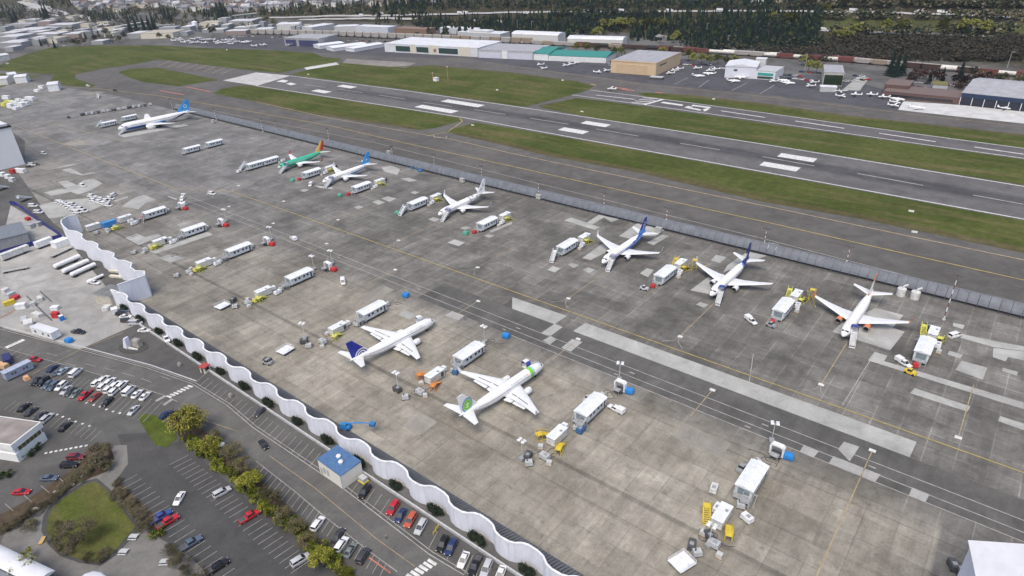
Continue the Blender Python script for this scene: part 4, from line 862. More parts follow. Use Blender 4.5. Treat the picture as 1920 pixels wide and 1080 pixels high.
def hoses():
    o=empty('hose_bundle'); mb=MB(); rr=random.Random(2)
    for k in range(4):
        a=rr.uniform(0,6); P=[(rr.uniform(-.3,.3),rr.uniform(-.3,.3),.12)]
        for i in range(8): a+=rr.uniform(-.9,.9); P.append((P[-1][0]+.7*math.cos(a),P[-1][1]+.7*math.sin(a),.1))
        mb.path(P,.1,dgrey,5)
    mb.build('hose',o); return o
def tug(mt):
    def f():
        o=empty('tow_tractor'); MB().taper(-1.9,1.9,-1.0,1.0,.4,1.2,.15,.08,mt).build('body',o); MB().taper(-.9,.5,-.8,.8,1.2,2.0,.15,.1,glass,mt).build('cab',o)
        for x in (-1.2,1.2):
            for s in (-1,1): mb=MB(); mb.tube((x,s*.95-.14,.42),(x,s*.95+.14,.42),.42,black,10); mb.build('wheel',o)
        return o
    return f
def ladder():
    o=empty('step_ladder'); mb=MB()
    for x in (-.4,.4): mb.tube((x,-1.2,0),(x,.9,2.6),.07,steel,4); mb.tube((x,1.3,0),(x,.9,2.6),.06,steel,4)
    for i in range(6): mb.tube((-.4,-1.1+.33*i,.3+.4*i),(.4,-1.1+.33*i,.3+.4*i),.06,steel,4)
    mb.build('frame',o); MB().box(-.5,.5,.6,1.2,2.55,2.65,grey).build('platform',o); return o
def pallet():
    o=empty('pallet_stack'); MB().box(-.9,.9,-.9,.9,0,.3,M('pallet_wood',(.28,.20,.12),.9)).build('pallet',o); MB().taper(-.8,.8,-.75,.75,.302,1.3,.08,.08,M('wrapped_load',(.48,.48,.46),.6)).build('load',o); return o
for i,(x,w) in enumerate(list(WHERE.items())):
    put('ladder',ladder,(x+3.0,134.5-i%3),i,'steel step ladder beside cabin '+w,'ladder','step ladders'); put('pallet',pallet,(x-3.4,117.5+i%4),i*.6,'wrapped pallet near container '+w,'pallet','pallet loads'); put('pallet',None,(x+2.6,113.5+i%3),i*.4,'wrapped pallet beyond the container '+w,'pallet','pallet loads')
    put('tow_'+'grw'[i%3],tug((grey,lgrey,white)[i%3]),(x-4.2,145+i%5),1.5,('grey','pale grey','white')[i%3]+' tow tractor left of cabin '+w,'tow tractor','tow tractors by the cabins')
for x,w in WHERE.items():
    put('scaf',scaffold,(x+1.4,134.0-1.0),.1,'grey pipe scaffold below the cabin '+w,'scaffold','grey scaffolds')
    put('hoses',hoses,(x-.5,153.8),x,'tangle of dark hoses behind the cabin '+w,'hoses','hose tangles'); put('hoses',hoses,(x-.8,117.6),x*2,'tangle of dark hoses beyond the container '+w,'hoses','hose tangles')
    if x<-200: put('pl_small',cart(lime),(x+.6,119.2),.3,'lime yellow cart against the container '+w,'equipment cart','equipment carts'); put('cart_white',cart(white2),(x+2.4,128.6),.1,'off white box cart close to container '+w,'equipment cart','equipment carts')
# north side stands
WN={-9.5:'at the right edge',-58.2:'left of the orange engined airliner',-108.9:'left of the navy tailed airliner',-160.2:'left of the swoosh striped airliner',-210.7:'right of the leaf patterned airliner',-262.6:'left of the leaf patterned airliner',-311.5:'right of the sky blue tailed airliner',-361.:'between green and sky blue tailed airliners',-408.8:'left of the green airliner'}
for x,w in WN.items():
    put('cabin',cabin,(x,236.6),0,'long white service cabin on wheels by the blast fence '+w,'service cabin','service cabins by the blast fence',(1.2,.93,1.06))
    mt,nm=(yellow,'yellow') if x<-60 and x>-120 else (lime,'lime yellow')
    if x>-400:
        put('container_w0',container(white2,False),(x+.6,250.6),0,'white equipment container behind the cabin '+w,'container','containers by the blast fence')
        put('stand_'+nm,stand(mt),(x+3.6,250.2),R(170),nm+' stepped stand right of fence side container '+w,'work stand','stepped work stands',1.15)
        if x>-110: put('stand_'+nm,stand(mt),(x-2.6,252.0),R(10),nm+' stepped stand left of fence side container '+w,'work stand','stepped work stands',1.15)
    put('scaf',scaffold,(x-1.2,244.0),0,'grey pipe scaffold at the fence end of cabin '+w,'scaffold','grey scaffolds'); put('hoses',hoses,(x+1,246.2),x,'tangle of dark hoses at the fence side cabin '+w,'hoses','hose tangles')
    put('ladder',ladder,(x-3.0,242.5),x,'steel step ladder at fence side cabin '+w,'ladder','step ladders'); put('pallet',pallet,(x+4.2,241),x,'wrapped pallet at fence side cabin '+w,'pallet','pallet loads')
    if x>-400: put('cart_dark',cart(dgrey),(x-1.5,256.5),.5,'dark equipment cart beyond fence side container '+w,'equipment cart','equipment carts')
    put('cart_white',cart(white),(x+3.3,244.6),.1,'white box cart behind fence side cabin '+w,'equipment cart','equipment carts')
    put('gpu',dock,(x-.6,244.8),.5,'grey power unit behind fence side cabin '+w,'power unit','ground power units')
    if x in (-160.2,-262.6): put('boarding',boarding(),(x+.4,224.5),R(20),'white boarding stairs apart before the cabin '+w,'boarding stairs','boarding stairs')
    else: put('gpu_red',lambda:(lambda o:(MB().taper(-.9,.9,-1.1,1.1,.4,1.5,.1,.1,red if True else red).build('housing',o),MB().box(-.8,.8,-1,1,.2,.39,dgrey).build('chassis',o),o)[-1])(empty('hose_reel_cart')),(x-.6,227.0),.2,'red hose cart before the cabin '+w,'hose cart','red hose carts')
put('cabin',cabin,(-409.3,225.5),0,'long white service cabin nearer the camera, left of the green airliner','service cabin'); put('boarding',boarding(),G(455,312,2),R(20),'white boarding stairs left of the two cabins beside the green airliner','boarding stairs','boarding stairs'); put('cart_white',cart(white),G(448,321,1),.3,'white box cart at the foot of the far boarding stairs','equipment cart')
for i,(x,y) in enumerate(((-486,238.9),(-485.8,220.9),(-628,221.1),(-634,241.4))): put('cabin',cabin,(x,y),0,'long white service cabin '+('alone between the blue airliner and green airliner' if i<2 else 'beside the large blue airliner'),'service cabin','far service cabins')
put('boarding',boarding(),G(187,232,2),R(20),'white boarding stairs left of the large blue airliner','boarding stairs','boarding stairs'); put('boarding',boarding(),G(184,180,2),R(60),'white boarding stairs alone on the far left apron','boarding stairs','boarding stairs')
for px,py,w in ((548,338,'below the green airliner'),(637,366,'below the sky blue tailed airliner'),(745,399,'left of the leaf patterned airliner'),(873,437,'right of the leaf patterned airliner')): bn('green',*G(px,py,.9),.2,w)
def bstair(key,mt,nose,heading,side,label):
    """boarding stairs set against the forward door of an airliner"""
    d=Vector((math.cos(heading),math.sin(heading),0)); s=Vector((-d.y,d.x,0))*side   # side +1 = port
    p=Vector((*nose,0))-d*4.6+s*3.4
    o=put(key,boarding(mt),(p.x-d.x*-3.2,p.y-d.y*-3.2),heading+math.pi/2 if False else heading+R(90)+0,label,'boarding stairs','boarding stairs'); return o
BLUC=M('canopy_blue',(.05,.07,.28),.5)
for key,mt,n,h,label in (('b_bl',BLUC,G(1580,631,2.7),R(269),'white boarding stairs with blue canopy at the door of the orange engined airliner'),('b_bl',BLUC,G(1332,554.5,2.7),R(269),'white boarding stairs with blue canopy at the door of the navy tailed airliner'),('b_lil',M('canopy_lilac',(.35,.34,.48),.5),G(1129,493.5,2.7),R(269),'white boarding stairs with lilac canopy at the swoosh striped airliner'),('b_lil',None,G(822,403.5,2.7),R(270),'white boarding stairs at the door of the leaf patterned airliner'),('b_lil',None,G(605,342,2.7),R(271),'white boarding stairs at the door of the sky blue tailed airliner'),('b_lil',None,G(521,315.5,2.7),R(272),'white boarding stairs at the door of the green airliner'),('b_lil',None,G(221,241.5,4.2),R(268),'white boarding stairs at the door of the large blue airliner')):
    d=Vector((math.cos(h),math.sin(h),0)); s=Vector((-d.y,d.x,0)); p=Vector((*n,0))-d*4.9+s*3.2
    # stairs run towards the nose, platform end against the door
    put(key,boarding(mt),(p.x+d.x*3.3,p.y+d.y*3.3),h+R(90)+R(14),label,'boarding stairs','boarding stairs at the airliners')
for n,h,mt,key,label in ((G(1018,684.5,2.6),R(85.5),BLUC,'b_bl','white boarding stairs with blue canopy beyond the green tailed airliner'),(G(815,601.5,2.6),R(86),lgrey,'b_gr','white boarding stairs with pale grey canopy on the far side of the blue tailed airliner')):
    d=Vector((math.cos(h),math.sin(h),0)); s=Vector((-d.y,d.x,0)); p=Vector((*n,0))-d*4.9+s*3.0
    put(key+'n',boarding(mt,True),(p.x+d.x*3.3,p.y+d.y*3.3),h+R(90)-R(4),label,'boarding stairs','boarding stairs at the airliners')
for px,py,ht in ((1769,600,19),(1583,510,12),(1431,470,11),(1248,428,11),(1132,395,10),(1010,372,10),(904,341,10),(815,318,10),(737,302,10),(617,266,10),(519,251,10),(493,247,10),(324,206,10),(406,226,10)):
    put('mast%d'%ht,mast(ht),G(px,py),0,'banded light mast standing at the blast fence' if ht<19 else 'tallest banded light mast, at the right edge of the apron','light mast','light masts along the blast fence')
def silo():
    o=empty('vent_silo'); mb=MB(); mb.loft([[(r*math.cos(i*.524),r*math.sin(i*.524),z) for i in range(12)] for z,r in ((0,1.7),(3.2,1.7),(3.4,1.5),(3.45,.9))],white2); mb.build('tank',o,True); mb=MB(); mb.path([(.4,.4,3.4),(.4,.4,4.3),(1.6,1.2,4.8)],.4,white2,6); mb.build('outlet_duct',o,True); return o
for px,py in ((1690,547),(1716,553)): put('silo',silo,G(px,py,1.7),0,'white cylindrical silo with bent duct beside the blast fence','silo','silos at the blast fence')
for px,py,w in ((1010,370,'by the sixth light mast'),(867,339,'right of the sky blue tailed airliner'),(729,287,'behind the sky blue tailed airliner'),(1235,432,'behind the swoosh striped airliner'),(400,228,'right of the large blue airliner')): put('cart_conc',container(concrete,False),G(px,py,1.3),H90,'pale grey plant box against the blast fence '+w,'plant box','plant boxes',(.6,.45,.9))
# boom lift, tractor, odd pieces
def boom():
    o=empty('boom_lift'); MB().taper(-1.7,1.7,-1.1,1.1,.5,1.5,.2,.1,blue).build('chassis',o); MB().taper(-1.5,.6,-.8,.8,1.5,2.3,.1,.1,M('lift_blue',(.05,.22,.42),.5)).build('turret',o); mb=MB(); mb.tube((-.8,0,2.2),(6.0,0,3.4),.22,blue,5); mb.tube((6,0,3.4),(8.6,0,3.1),.16,blue,5); mb.build('boom',o); MB().box(8.4,10,-.8,.8,2.6,3.7,M('lift_blue_two',(.04,.18,.40),.5)).build('basket',o)
    for x in (-1.2,1.2):
        for s in (-1,1): mb=MB(); mb.tube((x,s*1.15-.15,.5),(x,s*1.15+.15,.5),.5,black,10); mb.build('wheel',o)
    return o
put('boom',boom,G(648,801,.8),R(28),'blue boom lift with lowered basket near the zigzag wall','boom lift')
put('boom2',boom,G(788,320,.8),R(200),'blue boom lift beside the blast fence','boom lift',None,.7)
put('tug_y',tug(yellow),G(1707,697,.8),R(-10),'yellow tow tractor below the rightmost service cabin','tow tractor'); put('tug_g',tug(grey),G(502,679,.8),R(20),'grey tow tractor near the white zigzag wall','tow tractor'); put('tug_p',tug(lgrey),G(1208,540,.8),R(10),'pale grey tow tractor left of the navy tailed airliner','tow tractor')
put('tug_g',tug(grey),G(1446,609,.8),R(-10),'grey tow tractor beside a service pickup','tow tractor')
def stair_lattice():
    o=empty('lattice_stand'); mb=MB()
    for x in (-.9,.9):
        for y in (-1,1): mb.tube((x,y,0),(x,y,5),.09,yellow,4)
        mb.tube((x,-1,0),(x,1,5),.07,yellow,4); mb.tube((x,1,0),(x,-1,5),.07,yellow,4)
    mb.tube((-.9,-1,5),(.9,-1,5),.08,yellow,4); mb.tube((-.9,1,5),(.9,1,5),.08,yellow,4); mb.tube((-.9,-1,.2),(-6,-2.5,.2),.09,yellow,4); mb.tube((-.9,1,.2),(5.5,2.2,1.8),.1,yellow,4); mb.build('frame',o)
    mb=MB(); mb.box(-1,1,-1.1,1.1,4.95,5.05,yellow); mb.build('platform',o); return o
put('lattice',stair_lattice,G(1302,500,1.5),R(20),'tall yellow lattice stand left of the navy tailed airliner','work stand'); put('lattice',stair_lattice,G(1522,557,1.5),R(100),'tall yellow lattice stand left of the orange engined airliner','work stand')
# ------------------------------------------------------------------ roads, lots and planting in the near left
P4=lambda L,ox,oy:pts(4,L,ox,oy)
sheet('road',[P4([(0,320),(580,470),(1100,610),(1440,730),(1700,890),(1900,1055)],0,540)+P4([(660,435),(1300,925),(1560,1080)],480,810)+P4([(1060,1080),(860,905),(500,625),(300,455),(0,220)],480,810)+P4([(1560,980),(1330,855),(1240,810),(950,715),(640,620),(400,555),(0,445)],0,540)],.06,ROADM)
sheet('lower_lot',[P4([(880,20),(1150,0),(1180,120),(1350,70),(1920,560)],0,810)+P4([(330,820),(700,1080)],480,810)+P4([(1500,1080),(1330,930),(1200,790),(1000,640),(850,400),(960,240)],0,810)],.07,ASPHD)
sheet('median_bed',[PX([(322,765),(372,798),(420,838),(455,866),(490,898),(540,948),(590,1003),(625,1030),(675,1085),(640,1085),(560,1010),(480,930),(335,820),(330,800)])],.09,BED)
sheet('footpath',[PX([(10,1000),(100,940),(150,905),(205,835),(238,835),(240,870),(215,905),(260,975),(300,1010),(345,1035),(400,1085),(105,1085),(0,1020)])],.08,PATH)
LW=[(87,995),(90,970),(105,945),(130,928),(160,908),(180,903),(200,920),(225,950),(255,990),(235,1010),(215,1035),(185,1055),(150,1050),(118,1038),(100,1020)]
sheet('lawn',[PX(LW)],.16,LAWN); sheet('lawn_kerb',[PX([(85+(x-165)*1.10+80-0,y) if False else (165+(x-165)*1.12,978+(y-978)*1.08) for x,y in LW])],.12,ASPHD)
sheet('bright_lawn',[PX([(258,783),(268,776),(292,779),(322,800),(332,822),(312,839),(292,836),(276,812)])],.13,LAWNB)
sheet('shrub_bed',[PX([(0,965),(40,945),(100,905),(150,870),(165,838),(205,832),(215,860),(200,885),(150,905),(100,940),(10,1000),(0,1005)]),PX([(205,925),(225,905),(290,965),(310,1010),(275,985),(255,985)])],.10,BED)
mb=MB()
ROADU=P4([(0,310),(580,460),(1100,600),(1440,720),(1700,880),(1900,1050)],0,540)+P4([(660,430),(1300,920),(1560,1075)],480,810)
strip(mb,ROADU,.28,.14,MKO); strip(mb,[(x+.1,y+1.0) for x,y in ROADU],.22,.14,MKO)
ROADL=P4([(0,445),(400,555),(640,620),(950,715),(1240,810),(1330,855)],0,540)
strip(mb,ROADL,.2,.14,MKO); ROADL2=P4([(0,220),(300,455),(500,625),(860,905),(1060,1050)],480,810); strip(mb,ROADL2,.2,.14,MKO)
for a,b in (((490,565),(570,585)),((640,570),(720,590)),((780,600),(860,625)),((920,640),(1010,665)),((1060,680),(1140,710)),((1210,665),(1280,690)),((350,490),(430,510))): strip(mb,P4([a,b],0,540),.18,.14,MKO)
strip(mb,P4([(1520,990),(1780,1075)],0,540),.18,.14,MKT); strip(mb,P4([(100,180),(440,420),(900,800),(1190,1010)],480,810),.18,.14,MKT)
strip(mb,P4([(930,335),(600,465),(240,650)],0,540),.3,.145,MKT)
for k in range(7): u=k/6; a=lerp((1262,800),(1420,722),u); strip(mb,P4([(a[0]-12,a[1]+12),(a[0]+26,a[1]+22)],0,540),.75,.145,MK)
for k in range(6): u=k/5; a=lerp((1130,1070),(1290,960),u); strip(mb,P4([(a[0],a[1]),(a[0]+62,a[1]+38)],480,810),.85,.145,MK)
for k in range(6): u=k/5; a=lerp((55,445),(170,393),u); strip(mb,P4([(a[0]-10,a[1]-4),(a[0]+12,a[1]+5)],0,540),1.,.145,MK)
for k in range(9): u=k/8; a=lerp((345,160),(645,104),u); strip(mb,P4([(a[0]-10,a[1]+2),(a[0]+12,a[1]-2)],0,810),.8,.145,MK)
for a,b in (((1170,850),(1240,812)),((1228,880),(1290,838))): strip(mb,P4([a,b],0,540),1.2,.145,MKO)
def stalls(a,b,n,an,L,mt=MKO,w=.14):
    for k in range(n):
        c=lerp(a,b,k/(n-1)); strip(mb,[c,(c[0]+math.cos(an)*L,c[1]+math.sin(an)*L)],w,.14,mt)
x=-206.
while x<-60:
    if not (-138.5<x<-121) and not(-97<x<-93): strip(mb,[(x,72.4 if x>-185 else 73),(x-.34*5.8,72.4+.94*5.6)],.15,.14,MKO)
    x+=3.05
stalls(P4([(30,240)],480,810)[0],P4([(980,985)],480,810)[0],26,R(293),4.6)
stalls(G(62,724),G(268,792),24,R(121),10.4); stalls(G(30,752),G(190,808),19,R(301),5.0)
stalls(G(0,640),G(75,662),8,R(300),6.)
stalls(G(318,872),G(545,1076),27,R(84),5.4); stalls(G(258,890),G(440,1066),20,R(266),5.4)
stalls(G(140,880),G(10,945),5,R(5),5)
for q in ((162,756),(176,760),(188,763),(200,768),(212,772),(225,775),(107,778),(118,782),(130,786),(142,791),(155,795),(168,799)): c=G(*q); mb.box(c[0]-.35,c[0]+.35,c[1]-.35,c[1]+.35,.08,.15,MK)
strip(mb,P4([(850,945),(1010,1060)],480,810),.4,.145,MKR)
struct('lot_markings',mb)
k=MB(); 
for a,b in zip(ROADU[:4],ROADU[1:4]): 
    L=math.hypot(b[0]-a[0],b[1]-a[1]); nx,ny=-(b[1]-a[1])/L,(b[0]-a[0])/L
    k.prism([(a[0]+nx*1.6,a[1]+ny*1.6),(b[0]+nx*1.6,b[1]+ny*1.6),(b[0]+nx*2.0,b[1]+ny*2.0),(a[0]+nx*2.0,a[1]+ny*2.0)],.06,.22,lgrey)
struct('kerb',k)
# ------------------------------------------------------------------ trees and shrubs near
TR=M('bark',(.07,.055,.04),.9)
def leafm(n,c,v=.45): return M(n,c,.85,var=v,sc=1.2,spec=.1)
YG=[leafm('leaf_spring_a',(.22,.22,.035)),leafm('leaf_spring_b',(.29,.27,.05)),leafm('leaf_spring_c',(.16,.17,.026)),leafm('leaf_bronze',(.20,.155,.05))]
BR=[leafm('twig_brown_a',(.125,.105,.075)),leafm('twig_brown_b',(.18,.15,.11)),leafm('twig_brown_c',(.09,.08,.05)),leafm('twig_olive',(.125,.12,.055))]
GRN=[leafm('hedge_green_a',(.105,.14,.02)),leafm('hedge_green_b',(.18,.19,.028)),leafm('hedge_green_c',(.06,.09,.016))]
DUNB=leafm('leaf_dun_green',(.075,.085,.028))
DKC=[leafm('conifer_a',(.010,.022,.017)),leafm('conifer_b',(.017,.033,.022)),leafm('conifer_c',(.007,.014,.012))]
def limbs(mb,h,r,rnd,n=7):
    mb.tube((0,0,0),(0,0,h*.5),.18*h/8,TR,6,.1*h/8)
    for i in range(n):
        a=rnd.uniform(0,6.28); z=h*rnd.uniform(.3,.5); e=(r*.7*math.cos(a),r*.7*math.sin(a),h*rnd.uniform(.65,.9)); mid=(e[0]*.45,e[1]*.45,(z+e[2])/2+.2)
        mb.tube((0,0,z),mid,.07*h/8,TR,4,.05*h/8); mb.tube(mid,e,.05*h/8,TR,4,.02)
        for _ in range(2): q=(e[0]+rnd.uniform(-1,1)*r*.3,e[1]+rnd.uniform(-1,1)*r*.3,e[2]+rnd.uniform(.1,.6)); mb.tube(mid,q,.03*h/8,TR,3,.01)
def tree(mts,seed,h,r,n=900,s=.28,clumps=16,dens=.35):
    def f():
        rnd=random.Random(seed); o=empty('tree'); mb=MB(); limbs(mb,h,r,rnd,9); mb.build('trunk',o)
        mb=MB()
        for i in range(clumps):
            a=rnd.uniform(0,6.28); q=r*math.sqrt(rnd.random())*.85; c=(q*math.cos(a),q*math.sin(a),h*(.48+.42*rnd.random()*(1-(q/r)**2*.6))); leafball(mb,c,r*rnd.uniform(.26,.42),n//clumps,s,[rnd.choice(mts)]*3+mts,rnd,.8,dens)
        mb.build('crown',o); return o
    return f
def bush(mts,seed,r,h,n=500,s=.2,name='shrub'):
    def f():
        rnd=random.Random(seed); o=empty(name); mb=MB()
        for i in range(7): a=rnd.uniform(0,6.28); mb.tube((0,0,0),(r*.6*math.cos(a),r*.6*math.sin(a),h*.8),.06,TR,4,.02)
        mb.build('stems',o); mb=MB()
        for i in range(9):
            a=rnd.uniform(0,6.28); q=r*math.sqrt(rnd.random())*.8; leafball(mb,(q*math.cos(a),q*math.sin(a),h*rnd.uniform(.4,.75)),r*rnd.uniform(.3,.45),n//9,s,[rnd.choice(mts)]*2+mts,rnd,.8,.25)
        mb.build('foliage',o); return o
    return f
put('tree_yg1',tree(YG,1,9.0,5.8,5200,.27,34),G(350,790,4.5),0,'large yellow green spring tree at the road end of the hedge','tree')
put('tree_yg2',tree(YG[:3],2,7,3.6,2600,.24,20),G(392,838,3.5),0,'smaller yellow green tree in the hedge beside a white car','tree','hedge trees')
put('tree_yg2',None,G(468,905,3),1.5,'olive green tree in the middle of the parking hedge','tree','hedge trees',.9); put('tree_yg2',None,G(604,1052,2.5),2.2,'olive green tree at the near end of the hedge','tree','hedge trees',.85)
for i,(px,py) in enumerate(((402,815),(425,850),(440,845),(452,873),(480,893),(495,925),(515,935),(530,972),(555,985),(575,1012))): put('bare%d'%(i%3),tree(BR+[YG[3],GRN[2]],20+i%3,5.5,3.0,1900,.15,18,.1),G(px,py,2.5),i*.9,'brown budding bare tree in the parking hedge','tree','bare trees in the hedge',.8+.07*(i%4))
rnd=random.Random(5)
for i in range(34):
    u=i/33; px,py=lerp((352,822),(652,1075),u); put('hedge%d'%(i%3),bush(GRN+[YG[0]],30+i%3,2.0,1.9,900,.19,'hedge_shrub'),G(px+rnd.uniform(-4,4),py+rnd.uniform(-4,4),.8),i*1.3,'green clipped shrub in the hedge row along the lower car park','shrub','green hedge shrubs',(1.15,1.0,.9+rnd.random()*.4))
put('lump',bush(GRN,44,2.4,1.5,600,.2,'shrub'),G(293,998,.8),0,'square clipped green shrub beside the red pickup','shrub')
for i,(px,py,sc,w) in enumerate(((185,855,1.3,'beside the paved corner'),(205,870,1.0,'beside the paved corner'),(165,880,1.0,'behind the stone benches'),(140,900,.9,'behind the stone benches'),(115,915,.9,'behind the stone benches'),(90,940,.9,'opposite the parked red car'),(65,955,.95,'opposite the parked red car'),(40,975,.9,'opposite the parked red car'),(12,990,.9,'at the left edge'),(215,925,.8,'along the lawn'),(240,940,.9,'along the lawn'),(255,955,.9,'along the lawn'),(268,985,.8,'along the lawn'),(315,1035,1.,'below the picnic tables'),(345,1062,1.1,'below the picnic tables'),(370,1078,1.,'below the picnic tables'),(170,872,.9,'beside the paved corner'),(330,1050,.8,'below the picnic tables'),(55,985,.8,'at the left edge'),(192,838,.9,'beside the paved corner'))):
    put('bbush%d'%(i%3),bush(BR+[BR[0],DUNB],50+i%3,2.8,2.5,2400,.11),G(px,py,1.2),i*.8,'brown leafless shrub '+w,'shrub','brown shrubs',sc)
put('bare_big',tree(BR,61,7.0,4.6,5200,.13,34,.1),G(150,1000,3),0,'wide bare brown tree on the lawn island','tree'); put('bare_big2',tree(BR,62,6,3.4,2600,.14,20,.1),G(185,865,3),1,'bare brown tree rising above shrubs by the paved corner','tree')
put('tree_wht',tree([leafm('blossom',(.36,.37,.28)),leafm('leaf_pale',(.22,.26,.08)),YG[1]],63,7.5,3.4,1100,.2,18,.1),G(48,1062,4),0,'pale budding tree over the white barrel roof','tree'); put('tree_lime',tree(YG[:2]+[GRN[1]],64,3.5,1.8,400,.18,10),G(57,1040,1.5),0,'small lime green tree beside the barrel roof','tree')
for px,py in ((52,850),(65,838)): put('hedgebox',bush(GRN[2:]+[leafd],70,2.2,1.6,600,.2,'hedge_shrub'),G(px,py,.8),.6,'dark green hedge shrub under the white building windows','shrub')
put('hedgebox',None,G(10,889,.8),.6,'dark green hedge shrub at the front of the white building','shrub')
for i,(px,py) in enumerate(((100,1010),(112,1022),(130,1030),(118,995),(105,985),(160,1045),(185,1048),(140,1012),(128,985),(200,1036))): put('bbush%d'%(i%3),None,G(px,py,.8),i,'brown leafless shrub on the lawn island','shrub','brown shrubs',.62+.05*(i%4))
for i,(px,py) in enumerate(((222,905),(232,928),(248,945),(262,968),(275,980),(285,990),(178,840),(150,885),(128,905),(105,928))): put('bbush%d'%((i+1)%3),None,G(px,py,.8),i,'low brown shrub edging the footpath','shrub','brown shrubs',.7)
# small furniture on the lawn island
def bench(): o=empty('stone_bench'); MB().box(-1.3,1.3,-.4,.4,.35,.5,cream).build('seat',o); [MB().box(x-.2,x+.2,-.3,.3,0,.35,cream).build('leg',o) for x in (-.9,.9)]; return o
for px,py,w in ((109,922,'leftmost'),(131,909,'middle'),(146,894,'rightmost'),(66,953,'far left')): put('bench',bench,G(px,py,.4),R(40),w+' pale stone bench between brown shrubs and footpath','bench','stone benches')
def picnic():
    o=empty('picnic_table'); MB().box(-1.1,1.1,-.5,.5,.7,.78,lgrey).build('table_top',o)
    for s in (-1,1): MB().box(-1.1,1.1,s*.85-.16,s*.85+.16,.42,.48,lgrey).build('seat',o)
    for x in (-.8,.8): mb=MB(); mb.tube((x,-.8,0),(x,.35,.7),.06,grey,4); mb.tube((x,.8,0),(x,-.35,.7),.06,grey,4); mb.build('leg',o)
    return o
for px,py,w in ((250,1006,'upper'),(231,1034,'lower')): put('picnic',picnic,G(px,py,.6),R(35),w+' pale picnic table at the edge of the lawn island','picnic table','picnic tables')
put('picnic',picnic,G(308,1053,.6),R(40),'pale picnic table among the brown shrubs','picnic table','picnic tables')
tag(MB(Matrix.Translation((*G(80,1015),0))@Matrix.Rotation(R(50),4,'Z')).box(-.5,.5,-1.2,1.2,.06,.5,M('planter_tan',(.45,.28,.10),.8),M('planter_top',(.5,.34,.15),.8)).build('planter'),'tan wooden planter beside the lawn island kerb','planter')
# person on the road
def person(loc,rz,label):
    V=[(0,0,.95),(0,0,1.15),(0,0,1.38),(0,0,1.5),(0,.02,1.6),(0,.02,1.72),(.1,0,.9),(.13,.14,.5),(.13,.12,.06),(.13,.22,.04),(-.1,0,.9),(-.12,-.12,.5),(-.12,-.26,.08),(-.12,-.17,.04),(.2,0,1.4),(.26,-.08,1.14),(.25,.06,.92),(-.2,0,1.4),(-.26,.08,1.14),(-.25,.2,.95)]
    E=[(0,1),(1,2),(2,3),(3,4),(4,5),(0,6),(6,7),(7,8),(8,9),(0,10),(10,11),(11,12),(12,13),(2,14),(14,15),(15,16),(2,17),(17,18),(18,19)]
    rr=[.16,.15,.17,.06,.10,.085,.1,.07,.05,.045,.1,.07,.05,.045,.07,.05,.04,.07,.05,.04]
    me=bpy.data.meshes.new('person'); me.from_pydata(V,E,[]); o=bpy.data.objects.new('person',me); COL.objects.link(o); sm=o.modifiers.new('s','SKIN')
    for d,r in zip(me.skin_vertices[0].data,rr): d.radius=(r,r)
    me.skin_vertices[0].data[0].use_root=True
    o.modifiers.new('u','SUBSURF').levels=1; dg=bpy.context.evaluated_depsgraph_get(); m2=bpy.data.meshes.new_from_object(o.evaluated_get(dg)); o.modifiers.clear(); o.data=m2
    sk=M('skin',(.4,.25,.18),.6); m2.materials.clear()
    for mt in (M('clothes_dark',(.03,.03,.04),.9),M('jacket_grey',(.25,.25,.27),.9),sk): m2.materials.append(mt)
    for p in m2.polygons: z=p.center.z; p.material_index=2 if z>1.5 else (1 if z>.95 else 0)
    o.location=loc; o.rotation_euler=(0,0,rz); tag(o,label,'person')
person((*G(724,1007,.8),.14),R(200),'person in grey jacket walking across the road near the parked cars')
# blue roofed hut
h=thing('utility_hut','white walled hut with bright blue flat roof against the zigzag wall','hut',(-134.3,72.6,0),R(-1.5))
MB().box(0,10.7,0,7.1,0,5,M('hut_cream',(.68,.66,.60),.7,var=.05)).build('wall',h)
mb=MB(); mb.box(-.12,10.82,-.12,7.22,5.002,5.25,M('roof_blue',(.075,.155,.30),.7),M('roof_blue',(.075,.155,.30),.7)); mb.build('roof',h)
for x,y in ((4.4,4.2),(6.8,3.2)): mb=MB(); mb.tube((x,y,5.25),(x,y,5.7),.55,white,12); mb.ball((x,y,5.75),.75,white,12,6,.55); mb.build('roof_vent',h,True)
for x0,x1,z0,z1 in ((.6,1.6,.1,2.4),(2.2,3.2,1.2,3.4),(3.9,4.9,1.2,3.4)): MB().box(x0,x1,-.06,-.02,z0,z1,M('hut_louvre',(.40,.40,.37),.6)).build('louvre',h)
MB().box(10.65,10.75,-.08,.02,0,5,grey).build('downpipe',h)
u=thing('air_conditioner','grey air conditioning unit on a yellow frame beside the blue roofed hut','air conditioner',(*G(681,899,1),0),0)
MB().box(-1.1,1.1,-.8,.8,.75,2.0,lgrey).build('housing',u); mb=MB(); mb.box(-1.3,1.3,-1,1,.45,.74,yellow)
for x in (-1.2,1.2):
    for y in (-.9,.9): mb.tube((x,y,0),(x,y,.5),.08,yellow,4)
mb.build('frame',u)
def stake(): o=empty('safety_frame'); mb=MB(); [mb.tube((x,0,0),(x,0,1.2),.07,yellow,5) for x in (-.7,.7)]; mb.tube((-.7,0,1.2),(.7,0,1.2),.07,yellow,5); mb.tube((-.7,0,.6),(.7,0,.6),.05,yellow,5); mb.build('rail',o); return o
for px,py in ((815,998),(820,990)): put('stake',stake,G(px,py,.6),R(100),'yellow safety frame in an empty bay by the barrier','safety frame')
